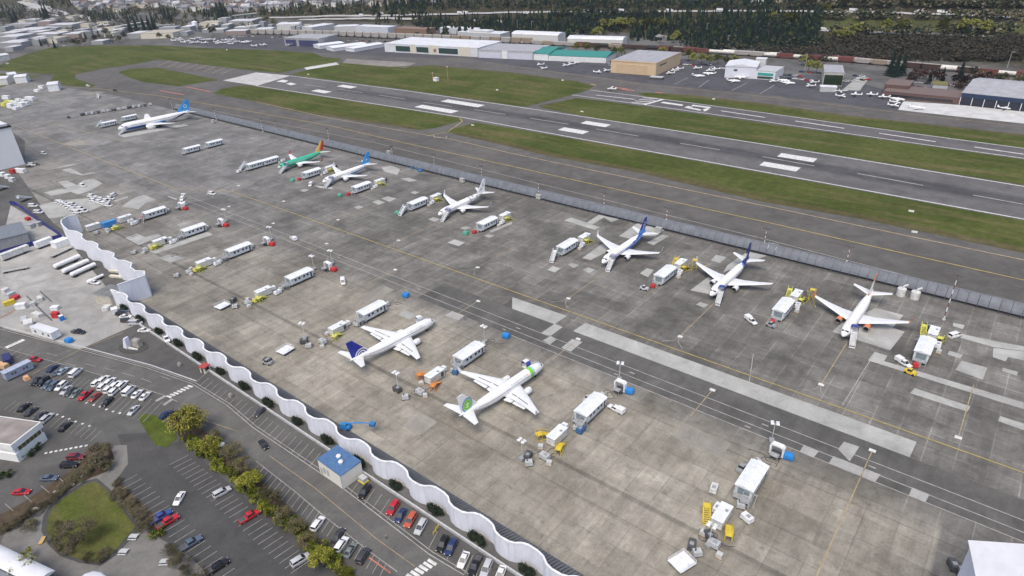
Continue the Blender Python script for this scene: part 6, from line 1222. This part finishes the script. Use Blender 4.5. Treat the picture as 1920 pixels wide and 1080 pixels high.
# light aircraft
def light_plane(w=W0,jet=False):
    def f():
        o=empty('light_aircraft'); k=1.9 if jet else 1.; mb=MB(); pr=[(-3.2,.12,0),(-2.8,.42,0),(-1.6,.62,.05),(0,.64,.1),(1.6,.5,.1),(3.4,.26,.18),(5.,.12,.3)]
        mb.loft([[(x*k,r*k*math.cos(i*.785),1.35*k**.5+z+r*k*math.sin(i*.785)) for i in range(8)] for x,r,z in pr],w); mb.build('fuselage',o,True)
        for s in (-1,1):
            mb=MB(); sw=1.6*k if jet else .2; zz=1.0*k**.5 if jet else 2.1; mb.loft([[(-.9,s*.1,zz),(-.5,s*.1,zz+.16),(.8*k,s*.1,zz+.02),(-.5,s*.1,zz-.06)],[(sw-.6,s*5.3*k**.8,zz+.3),(sw-.4,s*5.3*k**.8,zz+.4),(sw+.5,s*5.3*k**.8,zz+.3),(sw-.4,s*5.3*k**.8,zz+.26)]],w); mb.build('wing',o)
            mb=MB(); zz=(3.6 if jet else 1.7)*(1 if not jet else 1.); mb.loft([[(4.0*k,s*.05,zz),(4.3*k,s*.05,zz+.1),(4.9*k,s*.05,zz)],[(4.5*k,s*1.7*k,zz),(4.7*k,s*1.7*k,zz+.07),(5.0*k,s*1.7*k,zz)]],w); mb.build('stabilizer',o)
            if jet: mb=MB(); mb.loft([[(x*k,s*1.15*k*.8+r*math.cos(i*.785),2.1+r*math.sin(i*.785)) for i in range(8)] for x,r in ((1.5,.5),(2.,.62),(3.3,.4))],w); mb.build('engine',o,True)
            mb=MB(); mb.tube((.3*k,s*1.2*k**.5-.1,.28),(.3*k,s*1.2*k**.5+.1,.28),.28,black,8); mb.build('wheel',o)
        mb=MB(); mb.loft([[(3.7*k,-.06,1.7*k**.5),(5.0*k,-.06,1.7*k**.5),(5.0*k,.06,1.7*k**.5),(3.7*k,.06,1.7*k**.5)],[(4.6*k,-.04,3.7 if jet else 3.0),(5.3*k,-.04,3.7 if jet else 3.0),(5.3*k,.04,3.7 if jet else 3.0),(4.6*k,.04,3.7 if jet else 3.0)]],w); mb.build('tail_fin',o)
        mb=MB(); mb.loft([[(-2.0*k,-.5*k,1.72*k**.5),(-2.0*k,.5*k,1.72*k**.5),(-1.3*k,.45*k,2.0*k**.5+.12*k),(-1.3*k,-.45*k,2.0*k**.5+.12*k)],[(-1.9*k,-.5*k,1.72*k**.5),(-1.9*k,.5*k,1.72*k**.5),(-1.2*k,.42*k,2.02*k**.5+.12*k),(-1.2*k,-.42*k,2.02*k**.5+.12*k)]],glass); mb.build('windscreen',o)
        return o
    return f
for i,(px,py) in enumerate(((327,77),(338,73),(341,76),(345,80),(354,78),(362,81),(363,74),(371,80),(375,72),(381,75),(386,81),(393,75),(400,75),(409,79),(411,82),(421,81),(424,76),(432,79),(434,83),(438,75),(445,79),(456,80),(463,80),(468,79),(478,87),(496,85),(543,85))): put('lp',light_plane(),G(px,py,1),R(200+40*(i%3)),('white light aircraft parked in the rows at the far end of the airfield, '+('upper side' if py<77 else 'middle' if py<80.5 else 'lower side')) if py<84 else 'white light aircraft parked before the dark blue doors','light aircraft','light aircraft of the far park',1.3)
for px,py,h,j,w in ((1012,122,60,0,'before the teal gable'),(1019,129,80,0,'before the teal gable'),(1060,123.5,60,0,'before the teal roofed hangar'),(1070,121,60,0,'before the teal roofed hangar'),(1081,118.5,60,0,'before the teal roofed hangar'),(1122,136,200,0,'left of the tan hangar'),(1137,133,60,0,'left of the tan hangar'),(1145,167.5,10,0,'taxiing near the runway numerals'),(1306,128.5,40,0,'right of the tan hangar'),(1312,143,190,1,'on the dark apron right of the tan hangar'),(1327,138.5,10,1,'on the dark apron right of the tan hangar'),(1330,133,30,0,'on the dark apron right of the tan hangar'),(1340,130,30,0,'on the dark apron right of the tan hangar'),(1378,152.5,190,1,'before the white gabled hangar'),(1386,145.5,10,1,'before the white gabled hangar'),(1472,152,170,1,'right of the teal annex'),(1480,156.5,190,1,'right of the teal annex'),(1449,153.5,40,0,'right of the teal annex'),(1518,162,40,0,'left of the dark green office'),(1525,155,40,0,'left of the dark green office'),(1578,181.5,170,0,'below the white canopy'),(1603,178,10,0,'below the white canopy'),(1576,173,120,0,'below the white canopy'),(1632,178,10,0,'left of the brick terminal'),(1655,182.5,10,0,'left of the brick terminal'),(1684,187,170,1,'at the corner of the pale apron'),(1680,193,170,0,'at the corner of the pale apron'),(1677,199,170,0,'at the corner of the pale apron'),(1722,203,170,1,'on the pale apron'),(1885,204,170,0,'under the blue fascia'),(1255,138,40,0,'beside the tan hangar side wall'),(1263,133,40,0,'beside the tan hangar side wall'),(1272,129.5,40,0,'beside the tan hangar side wall')):
    put('lj' if j else 'lp',light_plane(W0,bool(j)),G(px,py,1),R(h),('white business jet ' if j else 'white light aircraft ')+w,'business jet' if j else 'light aircraft','aircraft on the far apron',.85 if j else 1.1)
bld('aircraft_shelter','grey flat aircraft shelter in front of the tan hangar','shelter',(1218,149),(1241,150.5),7,2.2,dgrey,lgrey,'flat')
# parked cars on the far side
FC=['white','silver','grey','black','red','white','navy']
def fcar(c):
    def f():
        p=paintm(c.replace(' ','_'),PC[c]); mb=MB(); mb.loft(secs([(-2.3,.84,.3,.95),(1.4,.9,.3,.95),(2.3,.8,.35,.75)],p),p); mb.taper(-1.8,1.0,-.8,.8,.9,1.45,.35,.12,glass,p)
        for x in (-1.4,1.4):
            for s in (-1,1): mb.tube((x,s*.8-.1,.32),(x,s*.8+.1,.32),.32,black,6)
        return mb.build('car')
    return f
rnd=random.Random(21)
def crow(a,b,n,where,rz=0):
    for i in range(n):
        px,py=lerp(a,b,(i+rnd.uniform(-.2,.2))/max(1,n-1)); c=rnd.choice(FC); put('fcar_'+c,fcar(c),G(px,py,.7),R(rz+rnd.choice((0,0,180))+rnd.uniform(-8,8)),c+' car parked '+where,'car','cars parked on the far side',1.2)
crow((1286,121),(1330,121),8,'behind the tan hangar'); crow((1335,126),(1356,128),4,'left of the white gabled hangar'); crow((1456,138),(1500,143),9,'behind the business jets right of the teal annex'); crow((1460,144),(1530,152),10,'in the upper rows behind the business jets'); crow((1585,152),(1625,149),5,'on the pale lot beside the green office'); crow((1500,134),(1620,143),8,'along the street before the rail line'); crow((1140,118),(1150,126),3,'beside the teal roofed hangar'); crow((1690,160),(1760,168),10,'behind the brick terminal'); crow((1700,153),(1790,160),8,'in the back rows behind the brick terminal'); crow((1330,64),(1345,64),2,'near the forest road')
crow((500,70),(560,68),8,'by the grey hangar with blue doors'); crow((430,69),(475,68),6,'behind the light aircraft park'); crow((640,76),(735,78),8,'between white hangar rows and the rail line'); crow((560,52),(700,52),10,'in the lot below the freeway'); crow((330,58),(480,60),14,'among the warehouses behind the light aircraft'); crow((20,75),(150,70),14,'among the left warehouses'); crow((90,86),(120,86),4,'by the left warehouses'); crow((0,124),(12,120),2,'on the road at the left edge')
# ------------------------------------------------------------------ freight trains
RAIL1=[(470,65.5),(620,68.5),(720,73),(880,79.5),(1000,84),(1090,88.5),(1240,95.5),(1440,108),(1600,118.5),(1760,133),(1930,150)]
def rl(t): 
    n=len(RAIL1)-1; i=min(int(t*n),n-1); return lerp(RAIL1[i],RAIL1[i+1],t*n-i)
mb=MB(); bal=M('rail_ballast',(.13,.115,.105),.95,var=.3); RW=PX(RAIL1); strip(mb,[(x,y+4) for x,y in RW],22,.12,bal); struct('rail_bed',mb)
mb=MB()
for dy in (-.7,.7,5.3,6.7): strip(mb,[(x,y+dy) for x,y in RW],.2,.2,M('rail_steel',(.2,.16,.14),.5,.5))
struct('rail_track',mb)
def railcar(mt,kind):
    def f():
        o=empty('rail_car'); mb=MB()
        if kind=='tank': mb.loft([[(x,r*math.cos(i*.628),2.6+r*math.sin(i*.628)) for i in range(10)] for x,r in ((-7,.9),(-6.7,1.5),(6.7,1.5),(7,.9))],mt)
        elif kind=='hopper': mb.loft([[(x*1.,-w,z0),(x,-w,4.3),(x*.97,-.9,4.7),(x*.97,.9,4.7),(x,w,4.3),(x,w,z0)][::-1] for x,w,z0 in ((-7.3,1.5,2.4),(-4.6,1.55,1.1),(4.6,1.55,1.1),(7.3,1.5,2.4))],mt)
        else: mb.taper(-7.4,7.4,-1.5,1.5,1.1,4.4,.05,.05,mt)
        mb.build('body',o); MB().box(-7.2,7.2,-1.1,1.1,.75,1.09,dgrey).build('frame',o)
        for x in (-5.3,5.3): mb=MB(); mb.box(x-1.1,x+1.1,-1.0,1.0,.15,.74,black); mb.build('bogie',o)
        return o
    return f
RCM={'pale grey':(M('rail_grey',(.33,.31,.29),.7,var=.3),'hopper'),'white':(M('rail_white',(.62,.60,.55),.6,var=.2),'tank'),'rust red':(M('rail_rust',(.14,.052,.042),.8,var=.35),'box'),'dark brown':(M('rail_brown',(.06,.035,.03),.8,var=.35),'box'),'tan':(M('rail_tan',(.27,.22,.17),.8,var=.3),'hopper'),'black':(M('rail_black',(.02,.02,.02),.6),'tank'),'salmon':(M('rail_salmon',(.30,.20,.17),.8,var=.2),'hopper')}
P=PX(RAIL1); seg=[math.hypot(b[0]-a[0],b[1]-a[1]) for a,b in zip(P,P[1:])]
def along(s):
    for (a,b),L in zip(zip(P,P[1:]),seg):
        if s<=L: u=s/L; return (a[0]+(b[0]-a[0])*u,a[1]+(b[1]-a[1])*u),math.atan2(b[1]-a[1],b[0]-a[0])
        s-=L
    return P[-1],0
S=sum(seg); s=10; i=0; rnd=random.Random(3)
while s<S-6:
    (x,y),an=along(s); px=scrx((x,y,0))[0]
    if px<830: c='pale grey'
    elif px<1075: c=rnd.choice(('pale grey','pale grey','tan'))
    elif px<1320: c=rnd.choice(('rust red','dark brown','rust red','tan','black'))
    elif px<1450: c=rnd.choice(('white','white','pale grey'))
    elif px<1600: c=rnd.choice(('white','rust red','white'))
    elif px<1680: c=rnd.choice(('salmon','pale grey','tan'))
    else: c=rnd.choice(('rust red','rust red','white','dark brown'))
    w='behind the white hangars' if px<830 else 'by the warehouses' if px<1075 else 'behind the tan hangar' if px<1320 else 'behind the white gabled hangar' if px<1500 else 'behind the dark green office' if px<1690 else 'at the right end'
    mt,k=RCM[c]; put('rc_'+c,railcar(mt,k),(x,y,.2),an,c+' freight rail car on the near track '+w,'rail car','rail cars on the near track',(1,1.1,1.9) if px<1000 else 1.25)
    if px>1060 and i%6<4:
        c2=rnd.choice(('dark brown','rust red','rust red','black','white')) if px>1250 else rnd.choice(('dark brown','black')); mt,k=RCM[c2]; put('rc_'+c2,railcar(mt,k),(x+3*math.sin(-an),y+6,.2),an,c2+' freight rail car on the rear track '+w,'rail car','rail cars on the rear track',1.25)
    s+=16.2; i+=1
# ------------------------------------------------------------------ hillside, freeways, woods, houses
def hstrip(mb,L,w,mt,dz=.35,n=10):
    Q=[]
    for a,b in zip(L,L[1:]):
        for i in range(n): p=lerp(a,b,i/n); Q.append(T(*p))
    Q.append(T(*L[-1]))
    for a,b in zip(Q,Q[1:]):
        dx,dy=b[0]-a[0],b[1]-a[1]; l=math.hypot(dx,dy) or 1; nx,ny=-dy/l*w/2,dx/l*w/2
        c=[(a[0]-nx,a[1]-ny),(b[0]-nx,b[1]-ny),(b[0]+nx,b[1]+ny),(a[0]+nx,a[1]+ny)]; zz=[max(a[2],hgt(*c[0]))+dz,max(b[2],hgt(*c[1]))+dz,max(b[2],hgt(*c[2]))+dz,max(a[2],hgt(*c[3]))+dz]; mb.poly([(x,y,z) for (x,y),z in zip(c,zz)],mt)
FW=pave('freeway_concrete',(.34,.335,.33),(.42,.415,.41)); mb=MB()
hstrip(mb,[(1030,24),(1200,23),(1440,22),(1600,24),(1760,28),(1860,32),(1925,36)],11,FW); hstrip(mb,[(1540,59),(1640,63),(1760,66),(1880,72),(1925,76)],9,FW); hstrip(mb,[(480,35),(640,31),(720,31),(960,25),(1030,24)],12,FW); hstrip(mb,[(560,38),(720,36),(780,37)],12,FW)
hstrip(mb,[(44,3),(70,13),(110,24),(170,36)],34,FW); hstrip(mb,[(58,14),(90,25),(130,33),(165,39)],20,FW)
struct('freeway',mb)
def deck(P,w,z0,label):
    a,b=G(*P[0],z0),G(*P[1],z0); L=math.hypot(b[0]-a[0],b[1]-a[1]); an=math.atan2(b[1]-a[1],b[0]-a[0]); o=thing('overpass',label,'overpass',(a[0],a[1],0),an)
    MB().box(0,L,-w/2,w/2,z0-1.6,z0,M('overpass_teal',(.16,.24,.23),.7),FW).build('deck',o)
    for x in (.2,.5,.8): mb=MB(); mb.box(L*x-1,L*x+1,-w*.35,w*.35,0,z0-1.601,concrete); mb.build('pier',o)
deck(((205,51),(274,40)),12,9,'teal sided road overpass before the dark trees at far left'); deck(((436,29),(482,24)),12,14,'teal sided road overpass below the hillside houses'); deck(((176,54),(330,45)),10,6,'grey viaduct crossing behind the cream warehouse')
mb=MB(); grid=[]
for py in (31,36,42,48,54,58): grid.append([T(px,py+(px-1540)*.035) for px in range(1500,1941,20)])
for r0,r1 in zip(grid,grid[1:]):
    for i in range(len(r0)-1): mb.poly([(p[0],p[1],p[2]+.25) for p in (r1[i],r1[i+1],r0[i+1],r0[i])],HGRASS)
struct('hillside_grass',mb)
def conifer(seed,h=22,r=4.2):
    def f():
        rnd=random.Random(seed); o=empty('conifer_tree'); mb=MB(); mb.tube((0,0,0),(0,0,h*.9),.45,TR,5,.1); mb.build('trunk',o); mb=MB()
        L=11
        for i in range(L):
            z=h*(.10+.86*i/L); rr=r*(1-i/L)**.85+.35; n=9
            for j in range(n):
                a=6.283*j/n+i*.7+rnd.uniform(-.2,.2); q=rr*rnd.uniform(.75,1.2); w=.42
                mb.poly([(0,0,z+h*.10),(q*math.cos(a-w)*.8,q*math.sin(a-w)*.8,z-.02*h),(q*math.cos(a),q*math.sin(a),z-.05*h),(q*math.cos(a+w)*.8,q*math.sin(a+w)*.8,z-.02*h)],rnd.choice(DKC))
        mb.build('crown',o); return o
    return f
for i,(px,py,sc,w) in enumerate(((32,37,1.,'beside the left freeway'),(25,40,.9,'beside the left freeway'),(80,33,.8,'below the left freeway'),(86,34,1.,'below the left freeway'),(92,36,1.1,'below the left freeway'),(162,70,.6,'beside the yellow warehouse'),(104,87,.7,'by the left warehouses'),(78,83,.6,'by the left warehouses'),(160,68,.5,'beside the yellow warehouse'),(186,66,.6,'beside the yellow warehouse'),(1668,138,1.2,'before the rail cars'),(1678,141,1.15,'before the rail cars'),(1690,139,1.05,'before the rail cars'),(1800,142,.8,'among the red brown trees'),(1700,158,.6,'behind the brick terminal'),(1742,150,.6,'behind the brick terminal'),(1766,147,.6,'behind the brick terminal'),(1765,155,.55,'behind the brick terminal'),(312,35,1.,'between overpasses'),(320,38,1.,'between overpasses'),(414,40,1.2,'right of the overpass trees'),(420,38,1.3,'right of the overpass trees'),(428,41,1.,'right of the overpass trees'),(272,56,.9,'by the grey viaduct'),(282,55,.9,'by the grey viaduct'),(290,53,1.,'by the grey viaduct'),(258,57,.9,'by the grey viaduct'),(246,58,.9,'by the grey viaduct'))):
    p=T(px,py+4); put('conifer%d'%(i%3),conifer(i%3),p,i,'dark conifer '+w,'tree','lone conifers',sc*(1.5 if py<60 else 1))
RB=[leafm('leaf_red_brown',(.055,.022,.02)),leafm('leaf_plum',(.035,.016,.018)),leafm('twig_grey',(.10,.085,.07))]
PALE=[leafm('leaf_far_yellow',(.17,.18,.035)),leafm('leaf_far_lime',(.21,.21,.05)),leafm('leaf_far_olive',(.10,.11,.03))]
DUN=[leafm('leaf_far_dun',(.075,.068,.04)),leafm('leaf_far_green',(.05,.065,.022)),leafm('twig_brown_b',(.12,.095,.06))]
def ft(mts,key,seed): return tree(mts,seed,9,4.6,420,.55,14,.3)
TL=[]
for px,py in ((1130,55),(1145,56),(1160,54),(1172,53),(1185,55),(1200,54),(1215,53),(1230,56),(1245,54),(1112,70),(1122,68),(1262,78),(1268,74)): TL.append((px,py,'y','in the bright row at the edge of the forest'))
for px,py in ((1450,42),(1475,46),(1490,44),(1546,27),(1560,74),(1570,72),(1580,70),(1595,73),(1606,68),(1585,77),(1690,62),(1765,64),(1692,58),(1660,62),(1800,64),(1820,62),(1845,66)): TL.append((px,py,'y','along the hillside roads at right'))
for px,py in ((1485,12),(1500,10),(1520,14),(1580,14),(1620,12),(1640,16),(1700,14),(1740,12),(1780,16),(1840,14),(1880,18),(1600,18),(1665,10),(1810,8),(1720,20),(1860,40),(1900,50)): TL.append((px,py,'d','on the hilltop at upper right'))
for px,py in ((1300,119),(1315,117),(1330,121),(1345,118),(1360,122),(1290,112),(1375,120),(1242,106),(1505,120),(1515,133),(1530,136),(1080,95),(1100,97),(1120,100),(1150,103),(1165,106)): TL.append((px,py,'y','between the rail line and the hangars'))
for px,py in ((1712,146),(1722,152),(1735,147),(1748,152),(1760,158),(1790,160),(1800,165),(1810,160),(1820,168),(1830,160),(1840,170),(1850,163),(1795,172),(1705,160)): TL.append((px,py,'r','red brown foliage behind the brick terminal'))
for px,py in ((1822,148),(1850,155),(1865,160),(1880,155),(1900,165),(1915,160),(1835,152)): TL.append((px,py,'d','behind the wide blue fascia hangar'))
for px,py in ((200,68),(212,74),(225,78),(235,72),(180,76),(140,84),(150,86),(160,82),(500,45),(515,48),(300,72),(318,74),(400,66),(370,50),(160,30),(240,30),(260,26),(350,38),(365,36)): TL.append((px,py,'d','among the far left warehouses' if px<480 else 'near the freeway'))
for i,(px,py,k,w) in enumerate(TL):
    p=T(px,py+3); mts={'y':PALE,'d':DUN,'r':RB}[k]; nm={'y':'yellow green spring tree ','d':'dull brown green tree ','r':'tree with '}[k]
    put('ft_%s%d'%(k,i%2),ft(mts,k,80+i%2),p,i*.7,nm+w,'tree','far '+{'y':'spring trees','d':'dull trees','r':'red brown trees'}[k],(1.25 if k=='y' else 1.15)+.25*((i*7)%5)/4+(.5 if py<70 else 0))
put('ft_w',tree([leafm('blossom_white',(.42,.40,.38))],91,9,4.6,420,.55,14,.3),T(1238,82),0,'white blossoming tree at the forest edge behind the tan hangar','tree',None,1.5)
# woods that read as one mass
def wood(name,label,areas,n,mts,seed,hs,shape='con'):
    rnd=random.Random(seed); mb=MB(); tot=sum(a[4] for a in areas)
    for (x0,y0,x1,y1,wt) in areas:
        for _ in range(int(n*wt/tot)):
            p=T(rnd.uniform(x0,x1),rnd.uniform(y0,y1)); h=rnd.uniform(*hs); 
            if shape=='con':
                r=h*rnd.uniform(.17,.25)
                for i in range(4):
                    z=p[2]+h*(.08+.22*i); rr=r*(1-i*.22); a0=rnd.uniform(0,6); mt=rnd.choice(mts); m_=[]
                    for j in range(7): q=rr*(1.15 if j%2 else .75)*rnd.uniform(.85,1.1); m_.append((p[0]+q*math.cos(a0+j*.898),p[1]+q*math.sin(a0+j*.898),z-rnd.uniform(0,.06)*h))
                    tip=(p[0],p[1],min(p[2]+h,z+h*.36))
                    for j in range(7): mb.poly([m_[j],m_[(j+1)%7],tip],mt)
            else: leafball(mb,(p[0],p[1],p[2]+h*.5),h*.55,26,h*.16,mts,rnd,.9,.55)
    o=mb.build(name); tag(o,label,'woods',None,'stuff'); return o
MIXF=DKC+DKC+[DUN[1]]
wood('forest','dense dark conifer forest covering the hillside behind the rail yard',[(780,40,1180,64,3.4),(1180,36,1540,72,3.4),(740,6,1460,17,2.2),(1000,30,1540,40,1.0),(830,62,1100,72,1.0),(1290,70,1540,94,2.2),(1180,68,1290,78,.5),(700,10,800,34,1)],1250,MIXF,7,(8,20))
wood('forest_edge','bare brown and olive broadleaf trees mixed through the conifer hillside',[(740,4,1540,20,2),(780,40,1540,70,2.4),(1030,28,1240,38,.8),(1280,80,1540,98,.7)],900,DUN[1:2]+DKC+DKC+DKC+[DUN[0]]+[leafm('twig_brown_c',(.06,.055,.03))],19,(6,12),'leaf')
wood('brush','brown leafless brush on the slope between rail cars and the lower hillside road',[(1500,88,1920,118,3),(1560,76,1920,90,2),(1420,98,1600,108,.6)],1500,[leafm('brush_a',(.048,.037,.030)),leafm('brush_b',(.060,.050,.038)),leafm('brush_c',(.030,.032,.020)),leafm('brush_d',(.022,.026,.017))],9,(4,9),'leaf')
wood('hilltop_woods','mixed dull green woods along the top right of the hillside',[(1480,2,1920,18,3),(1540,34,1920,40,.6),(1560,64,1900,68,.5)],420,DUN+DKC[:2],10,(8,14),'leaf')
wood('left_woods','dark tree belts among the houses at upper left',[(0,14,50,36,1.4),(70,2,140,16,1),(165,26,260,42,2.0),(290,20,330,44,1.),(395,16,440,40,1.3),(480,22,700,30,1.8),(540,10,700,18,.5),(360,26,400,36,.5),(140,8,480,30,.8),(600,4,760,14,1.0),(690,40,790,50,.4)],480,DKC+DUN[:2],12,(9,17))
wood('left_thickets','low brown and green thickets among the houses at upper left',[(140,4,700,30,3),(0,18,180,44,1.5),(180,40,480,58,1.2),(0,44,210,84,.8)],1150,DUN+[leafm('thicket_grey',(.11,.10,.095))],13,(5,9),'leaf')
# houses on the far hill
HM=[('white',M('house_white',(.66,.66,.64),.6)),('grey',M('house_grey',(.36,.37,.39),.7)),('cream',M('house_cream',(.55,.50,.40),.7)),('lilac grey',M('house_lilac',(.36,.34,.38),.7))]
RM=[M('shingle_grey',(.22,.22,.235),.9),M('shingle_dark',(.10,.10,.11),.9),M('shingle_brown',(.17,.13,.115),.9),M('shingle_pale',(.42,.42,.44),.8)]
def house(w,r):
    def f():
        o=empty('house'); MB().box(-6,6,-4.5,4.5,-3,6,w).build('wall',o); mb=MB(); mb.loft([[(x,-5,5.9),(x,0,9),(x,5,5.9)][::-1] for x in (-6.6,6.6)],r); mb.build('roof',o)
        for x in (-4,-1,2.4): MB().box(x,x+1.6,-4.6,-4.48,2.5,4.2,glass).build('window',o)
        return o
    return f
rnd=random.Random(17)
HA=[(140,2,250,12,34,'on the far hill at upper left'),(150,10,240,22,22,'on the lower slope at upper left'),(250,2,340,14,26,'on the far hill above the overpass'),(330,3,410,14,28,'on the hill above the blue roofed shed'),(340,14,400,24,18,'on the slope above the light aircraft park'),(410,2,482,14,26,'on the hill left of the freeway'),(430,12,540,22,28,'on the hill just above the freeway'),(482,2,570,13,34,'on the hill in the dense block'),(560,3,640,14,24,'on the hill right of the dense block'),(640,2,720,12,14,'on the hill near the forest'),(725,3,820,9,8,'among dark trees at top centre'),(1400,2,1580,8,9,'along the hilltop at upper right'),(1700,1,1900,8,7,'along the hilltop at far right'),(50,2,75,8,4,'at the top left corner')]
for (x0,y0,x1,y1,n,w) in HA:
    for i in range(n):
        p=T(rnd.uniform(x0,x1),rnd.uniform(y0,y1)); a=rnd.randrange(4); b_=rnd.randrange(4); 
        put('house%d%d'%(a,b_),house(HM[a][1],RM[b_]),p,R(rnd.choice((20,110))+rnd.uniform(-15,15)),HM[a][0]+' house with '+('grey','dark','brown','pale')[b_]+' roof '+w,'house','houses on the hill '+w,rnd.uniform(1.0,1.6))
tank=empty('water_tank'); mb=MB(); mb.tube((0,0,0),(0,0,14),5,white,14); mb.build('tank',tank); mb=MB(); mb.tube((0,0,14),(0,0,15.5),5,white,14,1); mb.build('roof',tank); tank.location=(*G(368,56),0); tag(tank,'white cylindrical tank beside the blue roofed shed','tank')
def lorry(c):
    def f(): o=empty('freeway_truck'); MB().box(-6,4,-1.3,1.3,1.1,4.0,c).build('box_body',o); MB().taper(4.2,6.4,-1.2,1.2,.8,3.2,.2,.1,white).build('cab',o); [MB().tube((x,s*1.0-.2,.5),(x,s*1.0+.2,.5),.5,black,8).build('wheel',o) for x in (-4.5,5) for s in (-1,1)]; return o
    return f
for i,(px,py) in enumerate(((1723,25),(1765,27),(1870,31),(985,27),(862,27),(873,26),(1165,23),(1255,22),(890,42),(884,41),(936,43),(1540,58.5),(1610,61),(1720,64),(678,31),(715,28),(1600,23),(1350,22),(1100,24))): put('lorry',lorry(white),tuple(a+b for a,b in zip(T(px,py),(0,0,.4))),R(-6),'white truck travelling on the hillside freeway','truck','trucks on the freeway',.9)
def lamp():
    o=empty('street_lamp'); mb=MB(); mb.tube((0,0,0),(0,0,13),.22,lgrey,5,.12); mb.build('pole',o); mb=MB(); mb.box(-.2,2.2,-.2,.2,12.8,13.1,lgrey); mb.build('arm',o); return o
for i,(px,py) in enumerate(((1363,92),(1324,68),(1200,66),(1416,16),(1509,131),(1566,135),(1888,128),(997,60),(970,58))): put('lamp',lamp,T(px,py),i,'tall pale street lamp near the rail line','street lamp','street lamps by the rail line',1.2)

# ------------------------------------------------------------------ air
HZ=bpy.data.materials.new('haze_air'); HZ.use_nodes=True; n=HZ.node_tree.nodes; n.clear(); out=n.new('ShaderNodeOutputMaterial'); pv=n.new('ShaderNodeVolumePrincipled'); pv.inputs['Color'].default_value=(.78,.84,.92,1); pv.inputs['Density'].default_value=.00005; pv.inputs['Anisotropy'].default_value=.2
HZ.node_tree.links.new(pv.outputs[0],out.inputs['Volume'])
mb=MB(); mb.box(-4900,1000,-700,4900,-1.5,165,HZ); o=mb.build('haze'); o['kind']='stuff'; o['label']='thin pale haze lying over the airfield and far hills'; o['category']='haze'
finish_labels()
